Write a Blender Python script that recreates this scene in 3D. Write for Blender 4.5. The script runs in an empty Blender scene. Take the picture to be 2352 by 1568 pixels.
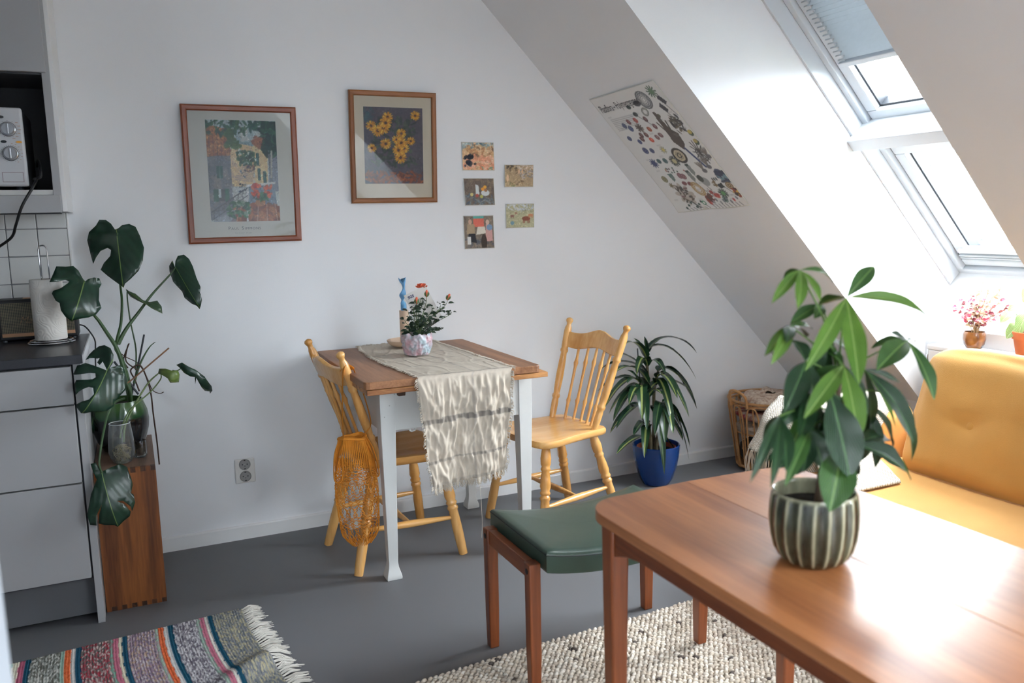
import bpy, bmesh, math, random
import numpy as np
from mathutils import Vector, Matrix, noise, geometry
random.seed(7); np.random.seed(7)
C = bpy.context.scene.collection
SC = bpy.context.scene
PI = math.pi

# ------------------------------------------------------------------ camera
FPX = 1928.57; PITCH = math.radians(8.418); ROLL = math.radians(-1.2846); YAW = math.radians(24.3277)
CAM = Vector((0.0, -3.57324, 1.32))
_F = Vector((math.sin(YAW)*math.cos(PITCH), math.cos(YAW)*math.cos(PITCH), -math.sin(PITCH)))
_R0 = Vector((math.cos(YAW), -math.sin(YAW), 0)); _U0 = _R0.cross(_F)
_R = math.cos(ROLL)*_R0 + math.sin(ROLL)*_U0; _U = math.cos(ROLL)*_U0 - math.sin(ROLL)*_R0
cd = bpy.data.cameras.new('camera'); cam = bpy.data.objects.new('camera', cd); C.objects.link(cam)
cam.matrix_world = Matrix(((_R.x, _U.x, -_F.x, CAM.x), (_R.y, _U.y, -_F.y, CAM.y), (_R.z, _U.z, -_F.z, CAM.z), (0, 0, 0, 1)))
cd.sensor_width = 36.0; cd.lens = FPX/2352*36; cd.clip_start = 0.02; cd.clip_end = 200
cd.dof.use_dof = True; cd.dof.focus_distance = 3.05; cd.dof.aperture_fstop = 3.2
SC.camera = cam

# ------------------------------------------------------------------ world, light, exposure
SC.view_settings.view_transform = 'Standard'; SC.view_settings.look = 'None'
SC.view_settings.exposure = 0.0; SC.view_settings.gamma = 1.0; SC.view_settings.use_curve_mapping = False
SKY = 57.0
wd = bpy.data.worlds.new('overcast_sky'); SC.world = wd; wd.use_nodes = True
_n = wd.node_tree.nodes; _l = wd.node_tree.links
bg = _n['Background']; bg.inputs['Strength'].default_value = SKY
tcw = _n.new('ShaderNodeTexCoord'); sx = _n.new('ShaderNodeSeparateXYZ'); _l.new(tcw.outputs['Generated'], sx.inputs[0])
rw = _n.new('ShaderNodeValToRGB'); _l.new(sx.outputs['Z'], rw.inputs[0])
rw.color_ramp.elements[0].position = 0.0; rw.color_ramp.elements[0].color = (.30, .32, .31, 1)
rw.color_ramp.elements[1].position = 0.6; rw.color_ramp.elements[1].color = (.93, .965, 1.0, 1)
e_ = rw.color_ramp.elements.new(0.02); e_.color = (.84, .90, .95, 1)
_l.new(rw.outputs[0], bg.inputs['Color'])
SC.cycles.max_bounces = 10; SC.cycles.diffuse_bounces = 6; SC.cycles.transparent_max_bounces = 16
SC.cycles.sample_clamp_indirect = 8.0; SC.cycles.caustics_reflective = False; SC.cycles.caustics_refractive = False
SC.cycles.use_denoising = True

# slope coordinates: s runs down the roof slope, o runs outward from the ceiling face
E1 = Vector((.6984, 0, -.7157)); N1 = Vector((.7157, 0, .6984)); P0 = Vector((1.276, 0, 2.5))
def SO(s, o, y): return P0 + E1*s + N1*o + Vector((0, y, 0))
NICHES = [(-.885, -1.795), (-3.85, -5.85)]
FILL_WINDOW = (-1.3, -.5, 1.3, 2.3, -6.4)     # unseen window added behind the camera for fill daylight: x0, x1, z0, z1, y
def sky_portal(name, s, o, y, w, h):
    ld = bpy.data.lights.new(name, 'AREA'); ld.shape = 'RECTANGLE'; ld.size = w; ld.size_y = h
    ld.cycles.is_portal = True
    ob = bpy.data.objects.new(name, ld); C.objects.link(ob); ob.location = SO(s, o, y)
    ob.matrix_world = Matrix((( E1.x, 0, N1.x, ob.location.x), (0, 1, 0, ob.location.y), (E1.z, 0, N1.z, ob.location.z), (0, 0, 0, 1)))
for (ya, yb) in NICHES:
    sky_portal("sky_portal", 1.5, .70, (ya+yb)/2, 2.5, abs(ya-yb)+.04)

ld = bpy.data.lights.new('sky_portal', 'AREA'); ld.shape = 'RECTANGLE'; ld.size = FILL_WINDOW[1]-FILL_WINDOW[0]; ld.size_y = FILL_WINDOW[3]-FILL_WINDOW[2]; ld.cycles.is_portal = True
ob = bpy.data.objects.new('sky_portal', ld); C.objects.link(ob); ob.location = ((FILL_WINDOW[0]+FILL_WINDOW[1])/2, FILL_WINDOW[4]-.13, (FILL_WINDOW[2]+FILL_WINDOW[3])/2); ob.rotation_euler = (PI/2, 0, 0)

# ------------------------------------------------------------------ helpers
def at(px, py, Y=None, Z=None, X=None):
    """point of the room seen at a photo pixel, on the plane y=Y, z=Z or x=X"""
    d = _F + _R*((px-1176)/FPX) - _U*((py-784)/FPX)
    if Y is not None: t = (Y-CAM.y)/d.y
    elif Z is not None: t = (Z-CAM.z)/d.z
    else: t = (X-CAM.x)/d.x
    return CAM + d*t
def lin(c):
    o = []
    for v in c[:3]:
        v = v/255.0; o.append(v/12.92 if v <= .04045 else ((v+.055)/1.055)**2.4)
    return tuple(o)
def lin4(c): return lin(c)+(1.0,)
_mats = {}
def nodes_of(name):
    m = bpy.data.materials.new(name); m.use_nodes = True
    nt = m.node_tree; return m, nt, nt.nodes, nt.links, nt.nodes['Principled BSDF']
def M(name, col, rough=.6, var=.06, vscale=8.0, bump=0.0, bscale=60.0, metal=0.0, spec=.5, coat=0.0, sheen=0.0, trans=0.0, ior=1.45, col2=None, stretch=(1, 1, 1), emit=None, sss=0.0, detail=3.0):
    """plain procedural material: base colour with a soft noise variation and an optional fine bump"""
    if name in _mats: return _mats[name]
    m, nt, N, L, b = nodes_of(name)
    tc = N.new('ShaderNodeTexCoord'); mp = N.new('ShaderNodeMapping'); mp.inputs['Scale'].default_value = stretch
    L.new(tc.outputs['Object'], mp.inputs[0])
    nz = N.new('ShaderNodeTexNoise'); nz.inputs['Scale'].default_value = vscale; nz.inputs['Detail'].default_value = detail
    L.new(mp.outputs[0], nz.inputs['Vector'])
    rp = N.new('ShaderNodeValToRGB'); L.new(nz.outputs['Fac'], rp.inputs[0])
    a = lin(col); c2 = lin(col2) if col2 else None
    if c2:
        rp.color_ramp.elements[0].position = .38; rp.color_ramp.elements[1].position = .62
        rp.color_ramp.elements[0].color = a+(1,); rp.color_ramp.elements[1].color = c2+(1,)
    else:
        rp.color_ramp.elements[0].position = .25; rp.color_ramp.elements[1].position = .75
        rp.color_ramp.elements[0].color = tuple(v*(1-var) for v in a)+(1,)
        rp.color_ramp.elements[1].color = tuple(min(1, v*(1+var)) for v in a)+(1,)
    L.new(rp.outputs[0], b.inputs['Base Color'])
    b.inputs['Roughness'].default_value = rough; b.inputs['Metallic'].default_value = metal
    b.inputs['Specular IOR Level'].default_value = spec; b.inputs['Coat Weight'].default_value = coat
    b.inputs['Sheen Weight'].default_value = sheen; b.inputs['Transmission Weight'].default_value = trans
    b.inputs['IOR'].default_value = ior
    if sss: b.inputs['Subsurface Weight'].default_value = sss; b.inputs['Subsurface Radius'].default_value = (.02, .01, .005)
    if bump:
        n2 = N.new('ShaderNodeTexNoise'); n2.inputs['Scale'].default_value = bscale; n2.inputs['Detail'].default_value = 4
        L.new(mp.outputs[0], n2.inputs['Vector'])
        bp = N.new('ShaderNodeBump'); bp.inputs['Strength'].default_value = bump; bp.inputs['Distance'].default_value = .004
        L.new(n2.outputs['Fac'], bp.inputs['Height']); L.new(bp.outputs[0], b.inputs['Normal'])
    _mats[name] = m; return m
def WOOD(name, c1, c2, axis='x', rough=.4, scale=1.0, rings=9.0, coat=0.0, dist=3.0, c3=None, bump=.08):
    """long-grained timber: noise stretched along the grain under wavy growth rings"""
    if name in _mats: return _mats[name]
    m, nt, N, L, b = nodes_of(name)
    tc = N.new('ShaderNodeTexCoord'); mp = N.new('ShaderNodeMapping')
    s = {'x': (.07, 1, 1), 'y': (1, .07, 1), 'z': (1, 1, .07)}[axis]
    mp.inputs['Scale'].default_value = tuple(v*scale for v in s)
    L.new(tc.outputs['Object'], mp.inputs[0])
    n1 = N.new('ShaderNodeTexNoise'); n1.inputs['Scale'].default_value = rings; n1.inputs['Detail'].default_value = 2; n1.inputs['Distortion'].default_value = dist*.3
    L.new(mp.outputs[0], n1.inputs['Vector'])
    mul = N.new('ShaderNodeMath'); mul.operation = 'MULTIPLY'; mul.inputs[1].default_value = 14.0; L.new(n1.outputs['Fac'], mul.inputs[0])
    sn = N.new('ShaderNodeMath'); sn.operation = 'SINE'; L.new(mul.outputs[0], sn.inputs[0])
    n2 = N.new('ShaderNodeTexNoise'); n2.inputs['Scale'].default_value = rings*14; n2.inputs['Detail'].default_value = 4
    L.new(mp.outputs[0], n2.inputs['Vector'])
    ad = N.new('ShaderNodeMath'); ad.operation = 'MULTIPLY_ADD'; ad.inputs[1].default_value = .22; ad.inputs[2].default_value = .12
    L.new(sn.outputs[0], ad.inputs[0])
    ad2 = N.new('ShaderNodeMath'); ad2.operation = 'MULTIPLY_ADD'; ad2.inputs[1].default_value = .75; L.new(n2.outputs['Fac'], ad2.inputs[0]); L.new(ad.outputs[0], ad2.inputs[2])
    rp = N.new('ShaderNodeValToRGB'); L.new(ad2.outputs[0], rp.inputs[0])
    rp.color_ramp.elements[0].position = .2; rp.color_ramp.elements[1].position = .8
    rp.color_ramp.elements[0].color = lin4(c1); rp.color_ramp.elements[1].color = lin4(c2)
    L.new(rp.outputs[0], b.inputs['Base Color'])
    b.inputs['Roughness'].default_value = rough; b.inputs['Coat Weight'].default_value = coat; b.inputs['Coat Roughness'].default_value = .26
    if bump:
        bp = N.new('ShaderNodeBump'); bp.inputs['Strength'].default_value = bump; bp.inputs['Distance'].default_value = .003
        L.new(n2.outputs['Fac'], bp.inputs['Height']); L.new(bp.outputs[0], b.inputs['Normal'])
    _mats[name] = m; return m
def VCOL(name, rough=.6, spec=.3, bump=0.0, bscale=200):
    """colour read from the mesh's own 'col' attribute (flat prints, woven stripes)"""
    if name in _mats: return _mats[name]
    m, nt, N, L, b = nodes_of(name)
    a = N.new('ShaderNodeAttribute'); a.attribute_name = 'col'; L.new(a.outputs['Color'], b.inputs['Base Color'])
    b.inputs['Roughness'].default_value = rough; b.inputs['Specular IOR Level'].default_value = spec
    if bump:
        n2 = N.new('ShaderNodeTexNoise'); n2.inputs['Scale'].default_value = bscale
        tc = N.new('ShaderNodeTexCoord'); L.new(tc.outputs['Object'], n2.inputs['Vector'])
        bp = N.new('ShaderNodeBump'); bp.inputs['Strength'].default_value = bump; bp.inputs['Distance'].default_value = .004
        L.new(n2.outputs['Fac'], bp.inputs['Height']); L.new(bp.outputs[0], b.inputs['Normal'])
    _mats[name] = m; return m
def LEAF(name, dark, light, rib, rough=.35, veins=9.0, ribw=.035, trans=.0, veinamt=.35, edge=None, bump=.25):
    """leaf blade: u runs along the midrib, v across; lighter midrib, faint side veins"""
    if name in _mats: return _mats[name]
    m, nt, N, L, b = nodes_of(name)
    a = N.new('ShaderNodeAttribute'); a.attribute_name = 'uvw'
    sp = N.new('ShaderNodeSeparateXYZ'); L.new(a.outputs['Vector'], sp.inputs[0])
    av = N.new('ShaderNodeMath'); av.operation = 'ABSOLUTE'; L.new(sp.outputs['Y'], av.inputs[0])
    # side veins: sin of (u - |v|) * n
    su = N.new('ShaderNodeMath'); su.operation = 'SUBTRACT'; L.new(sp.outputs['X'], su.inputs[0]); L.new(av.outputs[0], su.inputs[1])
    mu = N.new('ShaderNodeMath'); mu.operation = 'MULTIPLY'; mu.inputs[1].default_value = veins*2*PI; L.new(su.outputs[0], mu.inputs[0])
    sn = N.new('ShaderNodeMath'); sn.operation = 'SINE'; L.new(mu.outputs[0], sn.inputs[0])
    nz = N.new('ShaderNodeTexNoise'); nz.inputs['Scale'].default_value = 14; nz.inputs['Detail'].default_value = 3
    tc = N.new('ShaderNodeTexCoord'); L.new(tc.outputs['Object'], nz.inputs['Vector'])
    f1 = N.new('ShaderNodeMath'); f1.operation = 'MULTIPLY_ADD'; f1.inputs[1].default_value = veinamt*.5; L.new(sn.outputs[0], f1.inputs[0]); L.new(nz.outputs['Fac'], f1.inputs[2])
    rp = N.new('ShaderNodeValToRGB'); L.new(f1.outputs[0], rp.inputs[0])
    rp.color_ramp.elements[0].position = .3; rp.color_ramp.elements[1].position = .8
    rp.color_ramp.elements[0].color = lin4(dark); rp.color_ramp.elements[1].color = lin4(light)
    lt = N.new('ShaderNodeMath'); lt.operation = 'LESS_THAN'; lt.inputs[1].default_value = ribw; L.new(av.outputs[0], lt.inputs[0])
    mx = N.new('ShaderNodeMix'); mx.data_type = 'RGBA'; L.new(lt.outputs[0], mx.inputs['Factor']); L.new(rp.outputs[0], mx.inputs['A']); mx.inputs['B'].default_value = lin4(rib)
    outc = mx.outputs['Result']
    if edge:
        gt = N.new('ShaderNodeMath'); gt.operation = 'GREATER_THAN'; gt.inputs[1].default_value = edge[1]; L.new(sp.outputs['Z'], gt.inputs[0])
        m2 = N.new('ShaderNodeMix'); m2.data_type = 'RGBA'; L.new(gt.outputs[0], m2.inputs['Factor']); L.new(outc, m2.inputs['A']); m2.inputs['B'].default_value = lin4(edge[0])
        outc = m2.outputs['Result']
    L.new(outc, b.inputs['Base Color']); b.inputs['Roughness'].default_value = rough
    bp = N.new('ShaderNodeBump'); bp.inputs['Strength'].default_value = bump; bp.inputs['Distance'].default_value = .003
    L.new(sn.outputs[0], bp.inputs['Height']); L.new(bp.outputs[0], b.inputs['Normal'])
    if trans:
        tr = N.new('ShaderNodeBsdfTranslucent'); L.new(outc, tr.inputs['Color'])
        ms = N.new('ShaderNodeMixShader'); ms.inputs[0].default_value = trans
        out = N['Material Output']; L.new(b.outputs[0], ms.inputs[1]); L.new(tr.outputs[0], ms.inputs[2]); L.new(ms.outputs[0], out.inputs['Surface'])
    _mats[name] = m; return m
def GLASS(name, tint=(245, 248, 250), refl=.10, pale_refl=0.0):
    """thin pane: lets the light straight through, mirrors a little at grazing angles"""
    if name in _mats: return _mats[name]
    m, nt, N, L, b = nodes_of(name); N.remove(b)
    t = N.new('ShaderNodeBsdfTransparent'); t.inputs[0].default_value = lin4(tint)
    g = N.new('ShaderNodeBsdfGlossy'); g.inputs['Roughness'].default_value = .015
    fr = N.new('ShaderNodeFresnel'); fr.inputs['IOR'].default_value = 1.45
    mu = N.new('ShaderNodeMath'); mu.operation = 'MULTIPLY'; mu.inputs[1].default_value = refl*10; L.new(fr.outputs[0], mu.inputs[0]); mu.use_clamp = True
    ms = N.new('ShaderNodeMixShader'); L.new(mu.outputs[0], ms.inputs[0]); L.new(t.outputs[0], ms.inputs[1]); L.new(g.outputs[0], ms.inputs[2])
    if pale_refl:  # pale diffuse mix stands in for reflections on clear glass
        df = N.new('ShaderNodeBsdfDiffuse'); df.inputs[0].default_value = lin4((214, 220, 222)); m2 = N.new('ShaderNodeMixShader'); m2.inputs[0].default_value = pale_refl
        L.new(ms.outputs[0], m2.inputs[1]); L.new(df.outputs[0], m2.inputs[2]); ms = m2
    L.new(ms.outputs[0], N['Material Output'].inputs['Surface'])
    _mats[name] = m; return m

ORG = {}
class G:
    """collects simple solids; build() links them as ONE mesh object"""
    def __init__(s): s.v = []; s.f = []; s.uv = None
    def add(s, vs, fs):
        o = len(s.v); s.v += [Vector(v) for v in vs]; s.f += [[i+o for i in f] for f in fs]; return s
    def bx(s, x0, x1, y0, y1, z0, z1):
        vs = [(x, y, z) for x in (x0, x1) for y in (y0, y1) for z in (z0, z1)]
        return s.add(vs, [(0, 1, 3, 2), (4, 6, 7, 5), (0, 4, 5, 1), (2, 3, 7, 6), (0, 2, 6, 4), (1, 5, 7, 3)])
    def hexa(s, P):   # eight corners: bottom ring 4, top ring 4
        return s.add(P, [(3, 2, 1, 0), (4, 5, 6, 7), (0, 1, 5, 4), (1, 2, 6, 5), (2, 3, 7, 6), (3, 0, 4, 7)])
    def so(s, s0, s1, o0, o1, y0, y1):
        return s.hexa([SO(s0, o0, y0), SO(s1, o0, y0), SO(s1, o0, y1), SO(s0, o0, y1), SO(s0, o1, y0), SO(s1, o1, y0), SO(s1, o1, y1), SO(s0, o1, y1)])
    def prism(s, poly, fn, a, b):
        """poly of 2-D points; fn(p, q, t) -> 3-D, extruded from t=a to t=b"""
        n = len(poly); vs = [fn(p, q, a) for p, q in poly]+[fn(p, q, b) for p, q in poly]
        return s.add(vs, [tuple(range(n))[::-1], tuple(range(n, 2*n))]+[(i, (i+1) % n, n+(i+1) % n, n+i) for i in range(n)])
    def tube(s, pts, r, n=8, cap=True, closed=False, flat=1.0, up=None):
        pts = [Vector(p) for p in pts]; m = len(pts)
        rr = r if isinstance(r, (list, tuple)) else [r]*m
        vs = []; prev = None
        for i, p in enumerate(pts):
            if closed: t = pts[(i+1) % m]-pts[i-1]
            else: t = pts[min(i+1, m-1)]-pts[max(i-1, 0)]
            if t.length < 1e-9: t = Vector((0, 0, 1))
            t.normalize()
            if prev is None:
                a = up if up is not None else (Vector((0, 0, 1)) if abs(t.z) < .9 else Vector((1, 0, 0)))
                x = t.cross(a).normalized()
            else:
                x = (prev-t*prev.dot(t))
                x = x.normalized() if x.length > 1e-6 else t.orthogonal().normalized()
            prev = x; y = t.cross(x)
            for k in range(n):
                a = 2*PI*k/n; vs.append(p+x*(rr[i]*math.cos(a))+y*(rr[i]*flat*math.sin(a)))
        fs = []
        for i in range(m if closed else m-1):
            j = (i+1) % m
            for k in range(n):
                k2 = (k+1) % n; fs.append((i*n+k, i*n+k2, j*n+k2, j*n+k))
        if cap and not closed: fs += [tuple(range(n))[::-1], tuple((m-1)*n+k for k in range(n))]
        return s.add(vs, fs)
    def lathe(s, prof, n=24, M=None, cap=True):
        vs = []; m = len(prof)
        for r, z in prof:
            for k in range(n):
                a = 2*PI*k/n; p = Vector((r*math.cos(a), r*math.sin(a), z)); vs.append(M @ p if M else p)
        fs = [(i*n+k, i*n+(k+1) % n, (i+1)*n+(k+1) % n, (i+1)*n+k) for i in range(m-1) for k in range(n)]
        if cap:
            if prof[0][0] > 1e-5: fs.append(tuple(range(n))[::-1])
            if prof[-1][0] > 1e-5: fs.append(tuple((m-1)*n+k for k in range(n)))
        return s.add(vs, fs)
    def grid(s, fn, nu, nv):
        vs = [fn(i/(nu-1), j/(nv-1)) for i in range(nu) for j in range(nv)]
        return s.add(vs, [(i*nv+j, (i+1)*nv+j, (i+1)*nv+j+1, i*nv+j+1) for i in range(nu-1) for j in range(nv-1)])
    def ball(s, c, r, n=12, m=8, sc=(1, 1, 1)):
        c = Vector(c)
        prof = [(max(1e-4, math.sin(PI*i/m)), -math.cos(PI*i/m)) for i in range(m+1)]
        Mx = Matrix.Translation(c) @ Matrix.Diagonal((r*sc[0], r*sc[1], r*sc[2], 1))
        return s.lathe(prof, n, Mx, cap=False)
    def build(s, name, mat, parent=None, smooth=40, bevel=0.0, seg=2, local=False, uvw=None, col=None, subd=0, solid=0.0, merge=False):
        me = bpy.data.meshes.new(name)
        org = Vector((0, 0, 0))
        if parent is not None and not local: org = ORG[parent.name]
        me.from_pydata([tuple(v-org) for v in s.v], [], s.f)
        if uvw is not None:
            a = me.attributes.new('uvw', 'FLOAT_VECTOR', 'POINT'); a.data.foreach_set('vector', np.array(uvw, dtype=np.float32).ravel())
        if col is not None:
            a = me.color_attributes.new('col', 'FLOAT_COLOR', 'POINT'); arr = np.ones((len(s.v), 4), np.float32); arr[:, :3] = col; a.data.foreach_set('color', arr.ravel())
        bm = bmesh.new(); bm.from_mesh(me)
        if merge: bmesh.ops.remove_doubles(bm, verts=bm.verts, dist=1e-5)
        if uvw is None and col is None: bmesh.ops.recalc_face_normals(bm, faces=bm.faces)
        bm.to_mesh(me); bm.free()
        if smooth:
            me.shade_smooth()
            if smooth < 180: me.set_sharp_from_angle(angle=math.radians(smooth))
        if mat is not None: me.materials.append(mat)
        ob = bpy.data.objects.new(name, me); C.objects.link(ob)
        if parent is not None: ob.parent = parent
        ORG[ob.name] = org
        if solid:
            md = ob.modifiers.new('solid', 'SOLIDIFY'); md.thickness = solid; md.offset = 0
        if bevel:
            md = ob.modifiers.new('bevel', 'BEVEL'); md.width = bevel; md.segments = seg; md.limit_method = 'ANGLE'; md.angle_limit = math.radians(40)
        if subd:
            md = ob.modifiers.new('subd', 'SUBSURF'); md.levels = subd; md.render_levels = subd
        return ob
def tag(o, label, cat, group=None, kind=None):
    o['label'] = label; o['category'] = cat
    if group: o['group'] = group
    if kind: o['kind'] = kind
    return o
def thing(name, loc, label, cat, group=None, rz=0.0):
    o = bpy.data.objects.new(name, None); C.objects.link(o); o.empty_display_size = .05
    o.location = loc; o.rotation_euler = (0, 0, rz); ORG[o.name] = Vector(loc)
    return tag(o, label, cat, group)
def struct(o, label=None):
    o['kind'] = 'structure'
    if label: o['label'] = label
    return o
def text_geo(g, s, M4, size=1.0, extrude=0.0, shear=0.0, bold=0.0, spacing=1.0, align='LEFT', sx=1.0):
    """lettering as mesh: x to the right, y up in the lettering plane, then M4"""
    cu = bpy.data.curves.new('lettering', 'FONT'); cu.body = s; cu.size = size; cu.extrude = extrude; cu.shear = shear
    cu.offset = bold; cu.space_character = spacing; cu.align_x = align; cu.resolution_u = 3
    ob = bpy.data.objects.new('lettering', cu); C.objects.link(ob)
    dg = bpy.context.evaluated_depsgraph_get(); me = bpy.data.meshes.new_from_object(ob.evaluated_get(dg))
    g.add([M4 @ Vector((v.co.x*sx, v.co.y, v.co.z)) for v in me.vertices], [list(p.vertices) for p in me.polygons])
    bpy.data.objects.remove(ob); bpy.data.curves.remove(cu); bpy.data.meshes.remove(me)
    return g
def frame_M(o, x, y):
    """4x4 with origin o, x axis, y axis (made square), z = x cross y"""
    x = Vector(x).normalized(); z = x.cross(Vector(y)).normalized(); y = z.cross(x)
    o = Vector(o)
    return Matrix(((x.x, y.x, z.x, o.x), (x.y, y.y, z.y, o.y), (x.z, y.z, z.z, o.z), (0, 0, 0, 1)))
def bez(p0, p1, p2, p3, n=10):
    p0, p1, p2, p3 = map(Vector, (p0, p1, p2, p3)); out = []
    for i in range(n+1):
        t = i/n; a = 1-t; out.append(p0*a**3+p1*3*a*a*t+p2*3*a*t*t+p3*t**3)
    return out
def spline(P, n=6):
    """Catmull-Rom through the points"""
    P = [Vector(p) for p in P]; out = []
    for i in range(len(P)-1):
        a, b, c, d = P[max(i-1, 0)], P[i], P[i+1], P[min(i+2, len(P)-1)]
        for k in range(n):
            t = k/n
            out.append(.5*((2*b)+(c-a)*t+(2*a-5*b+4*c-d)*t*t+(3*b-3*c+d-a)*t**3))
    return out+[P[-1]]
def copy_tree(o, loc=None, rz=None, label=None):
    c = o.copy(); C.objects.link(c); ORG[c.name] = ORG.get(o.name, Vector())
    if loc is not None: c.location = loc
    if rz is not None: c.rotation_euler.z = rz
    if label: c['label'] = label
    for ch in list(o.children):
        d = copy_tree(ch); d.parent = c
    return c
def leaf_geo(g, uvw, base, tip, width, nrm, shape=None, nu=9, nv=5, fold=.12, droop=.1, wave=0.0, twist=0.0):
    """blade from base to tip; nrm is the way its upper face looks; shape(u) = half width 0..1"""
    base = Vector(base); tip = Vector(tip); d = tip-base; Ln = d.length; d.normalize()
    n = Vector(nrm); n = (n-d*n.dot(d)); n = n.normalized() if n.length > 1e-5 else d.orthogonal().normalized()
    sd = d.cross(n)
    if shape is None: shape = lambda u: math.sin(PI*min(1, u)**.85)**.8
    ph = random.random()*6
    vs = []
    for i in range(nu):
        u = i/(nu-1); w = max(.0, shape(u))*width*.5
        c = base+d*(Ln*u)+n*(droop*Ln*4*u*(1-u))
        tw = twist*(u-.3); s2 = sd*math.cos(tw)+n*math.sin(tw); n2 = n*math.cos(tw)-sd*math.sin(tw)
        for j in range(nv):
            v = j/(nv-1)*2-1
            p = c+s2*(v*w)+n2*(fold*w*abs(v)*2)+n2*(wave*w*math.sin(u*14+ph+v*2)*abs(v))
            vs.append(p); uvw.append((u, v*max(.15, shape(u)), abs(v)))
    g.add(vs, [(i*nv+j, (i+1)*nv+j, (i+1)*nv+j+1, i*nv+j+1) for i in range(nu-1) for j in range(nv-1)])
def one_leaf(name, mat, parent, *a, **k):
    g = G(); uvw = []; leaf_geo(g, uvw, *a, **k)
    return g.build(name, mat, parent, smooth=180, uvw=uvw)
def raster(w, h, col): return np.ones((h, w, 3))*np.array(col, float)
class Paint:
    """a small numpy canvas for flat prints (unit square, y up), colours 0..255 sRGB"""
    def __init__(s, w, h, col):
        s.w, s.h = w, h; s.a = raster(w, h, col)
        s.X, s.Y = np.meshgrid((np.arange(w)+.5)/w, (np.arange(h)+.5)/h); s.asp = h/w
    def put(s, m, col, al=1.0):
        m = np.clip(m, 0, 1)[..., None]*al; s.a = s.a*(1-m)+np.array(col, float)*m
    def ell(s, cx, cy, rx, ry, col, ang=0.0, al=1.0, ring=None):
        dx = (s.X-cx); dy = (s.Y-cy)*s.asp; c, n = math.cos(ang), math.sin(ang)
        r = np.hypot((dx*c+dy*n)/rx, (-dx*n+dy*c)/ry); e = .7/(max(min(rx, ry), 1e-4)*s.w)
        m = np.clip((1-r)/e+.5, 0, 1)
        if ring: m = m*np.clip((r-ring)/e+.5, 0, 1)
        s.put(m, col, al)
    def poly(s, P, col, al=1.0):
        inside = np.zeros(s.X.shape, bool); n = len(P)
        for i in range(n):
            x1, y1 = P[i]; x2, y2 = P[(i+1) % n]
            if y1 == y2: continue
            c = ((y1 > s.Y) != (y2 > s.Y)) & (s.X < (x2-x1)*(s.Y-y1)/(y2-y1)+x1); inside ^= c
        s.put(inside.astype(float), col, al)
    def line(s, p, q, w, col, al=1.0):
        px, py = p; qx, qy = q; dx, dy = qx-px, (qy-py)*s.asp; L2 = dx*dx+dy*dy+1e-9
        t = np.clip(((s.X-px)*dx+(s.Y-py)*s.asp*dy)/L2, 0, 1)
        d = np.hypot(s.X-px-t*dx, (s.Y-py)*s.asp-t*dy); s.put(np.clip((w-d)*s.w+.5, 0, 1), col, al)
    def dabs(s, n, box, r, cols, al=.8, elong=2.0, rng=None):
        rng = rng or random
        for _ in range(n):
            s.ell(rng.uniform(box[0], box[2]), rng.uniform(box[1], box[3]), r*rng.uniform(.5, 1.3), r*rng.uniform(.5, 1.3)/elong, rng.choice(cols), rng.uniform(0, PI), al)
    def brush(s, n, r, jit, rng):
        """short strokes that pick up the colour under them, a little lighter or darker"""
        for _ in range(n):
            x = rng.random(); y = rng.random(); c = s.a[min(s.h-1, int(y*s.h)), min(s.w-1, int(x*s.w))]; f = 1+rng.uniform(-jit, jit)
            x0, x1 = max(0, int((x-2*r)*s.w)), min(s.w, int((x+2*r)*s.w)+1); y0, y1 = max(0, int((y-2*r/s.asp)*s.h)), min(s.h, int((y+2*r/s.asp)*s.h)+1)
            an = rng.uniform(0, PI); q = r*rng.uniform(.5, 1.2); ca, sa = math.cos(an), math.sin(an)
            dx = s.X[y0:y1, x0:x1]-x; dy = (s.Y[y0:y1, x0:x1]-y)*s.asp
            m = np.clip((1-np.hypot((dx*ca+dy*sa)/q, (-dx*sa+dy*ca)/(q*.38)))*3, 0, 1)[..., None]*.85
            s.a[y0:y1, x0:x1] = s.a[y0:y1, x0:x1]*(1-m)+np.clip(c*f+rng.uniform(-8, 8), 0, 255)*m
    def grain(s, amt): s.a = np.clip(s.a+np.random.normal(0, amt, s.a.shape[:2])[..., None], 0, 255)
    def mesh(s, name, o, ex, ey, parent, mat=None, fn=None):
        """o = lower-left corner, ex/ey = full edge vectors"""
        g = G(); o = Vector(o); ex = Vector(ex); ey = Vector(ey)
        w, h = s.w, s.h
        vs = [(o+ex*(i/(w-1))+ey*(j/(h-1))) if fn is None else fn(i/(w-1), j/(h-1)) for j in range(h) for i in range(w)]
        g.add(vs, [(j*w+i, j*w+i+1, (j+1)*w+i+1, (j+1)*w+i) for j in range(h-1) for i in range(w-1)])
        c = s.a.reshape(-1, 3)/255.0; c = np.where(c <= .04045, c/12.92, ((c+.055)/1.055)**2.4)
        return g.build(name, mat or VCOL('printed_paper', .55), parent, smooth=180, col=c)
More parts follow.
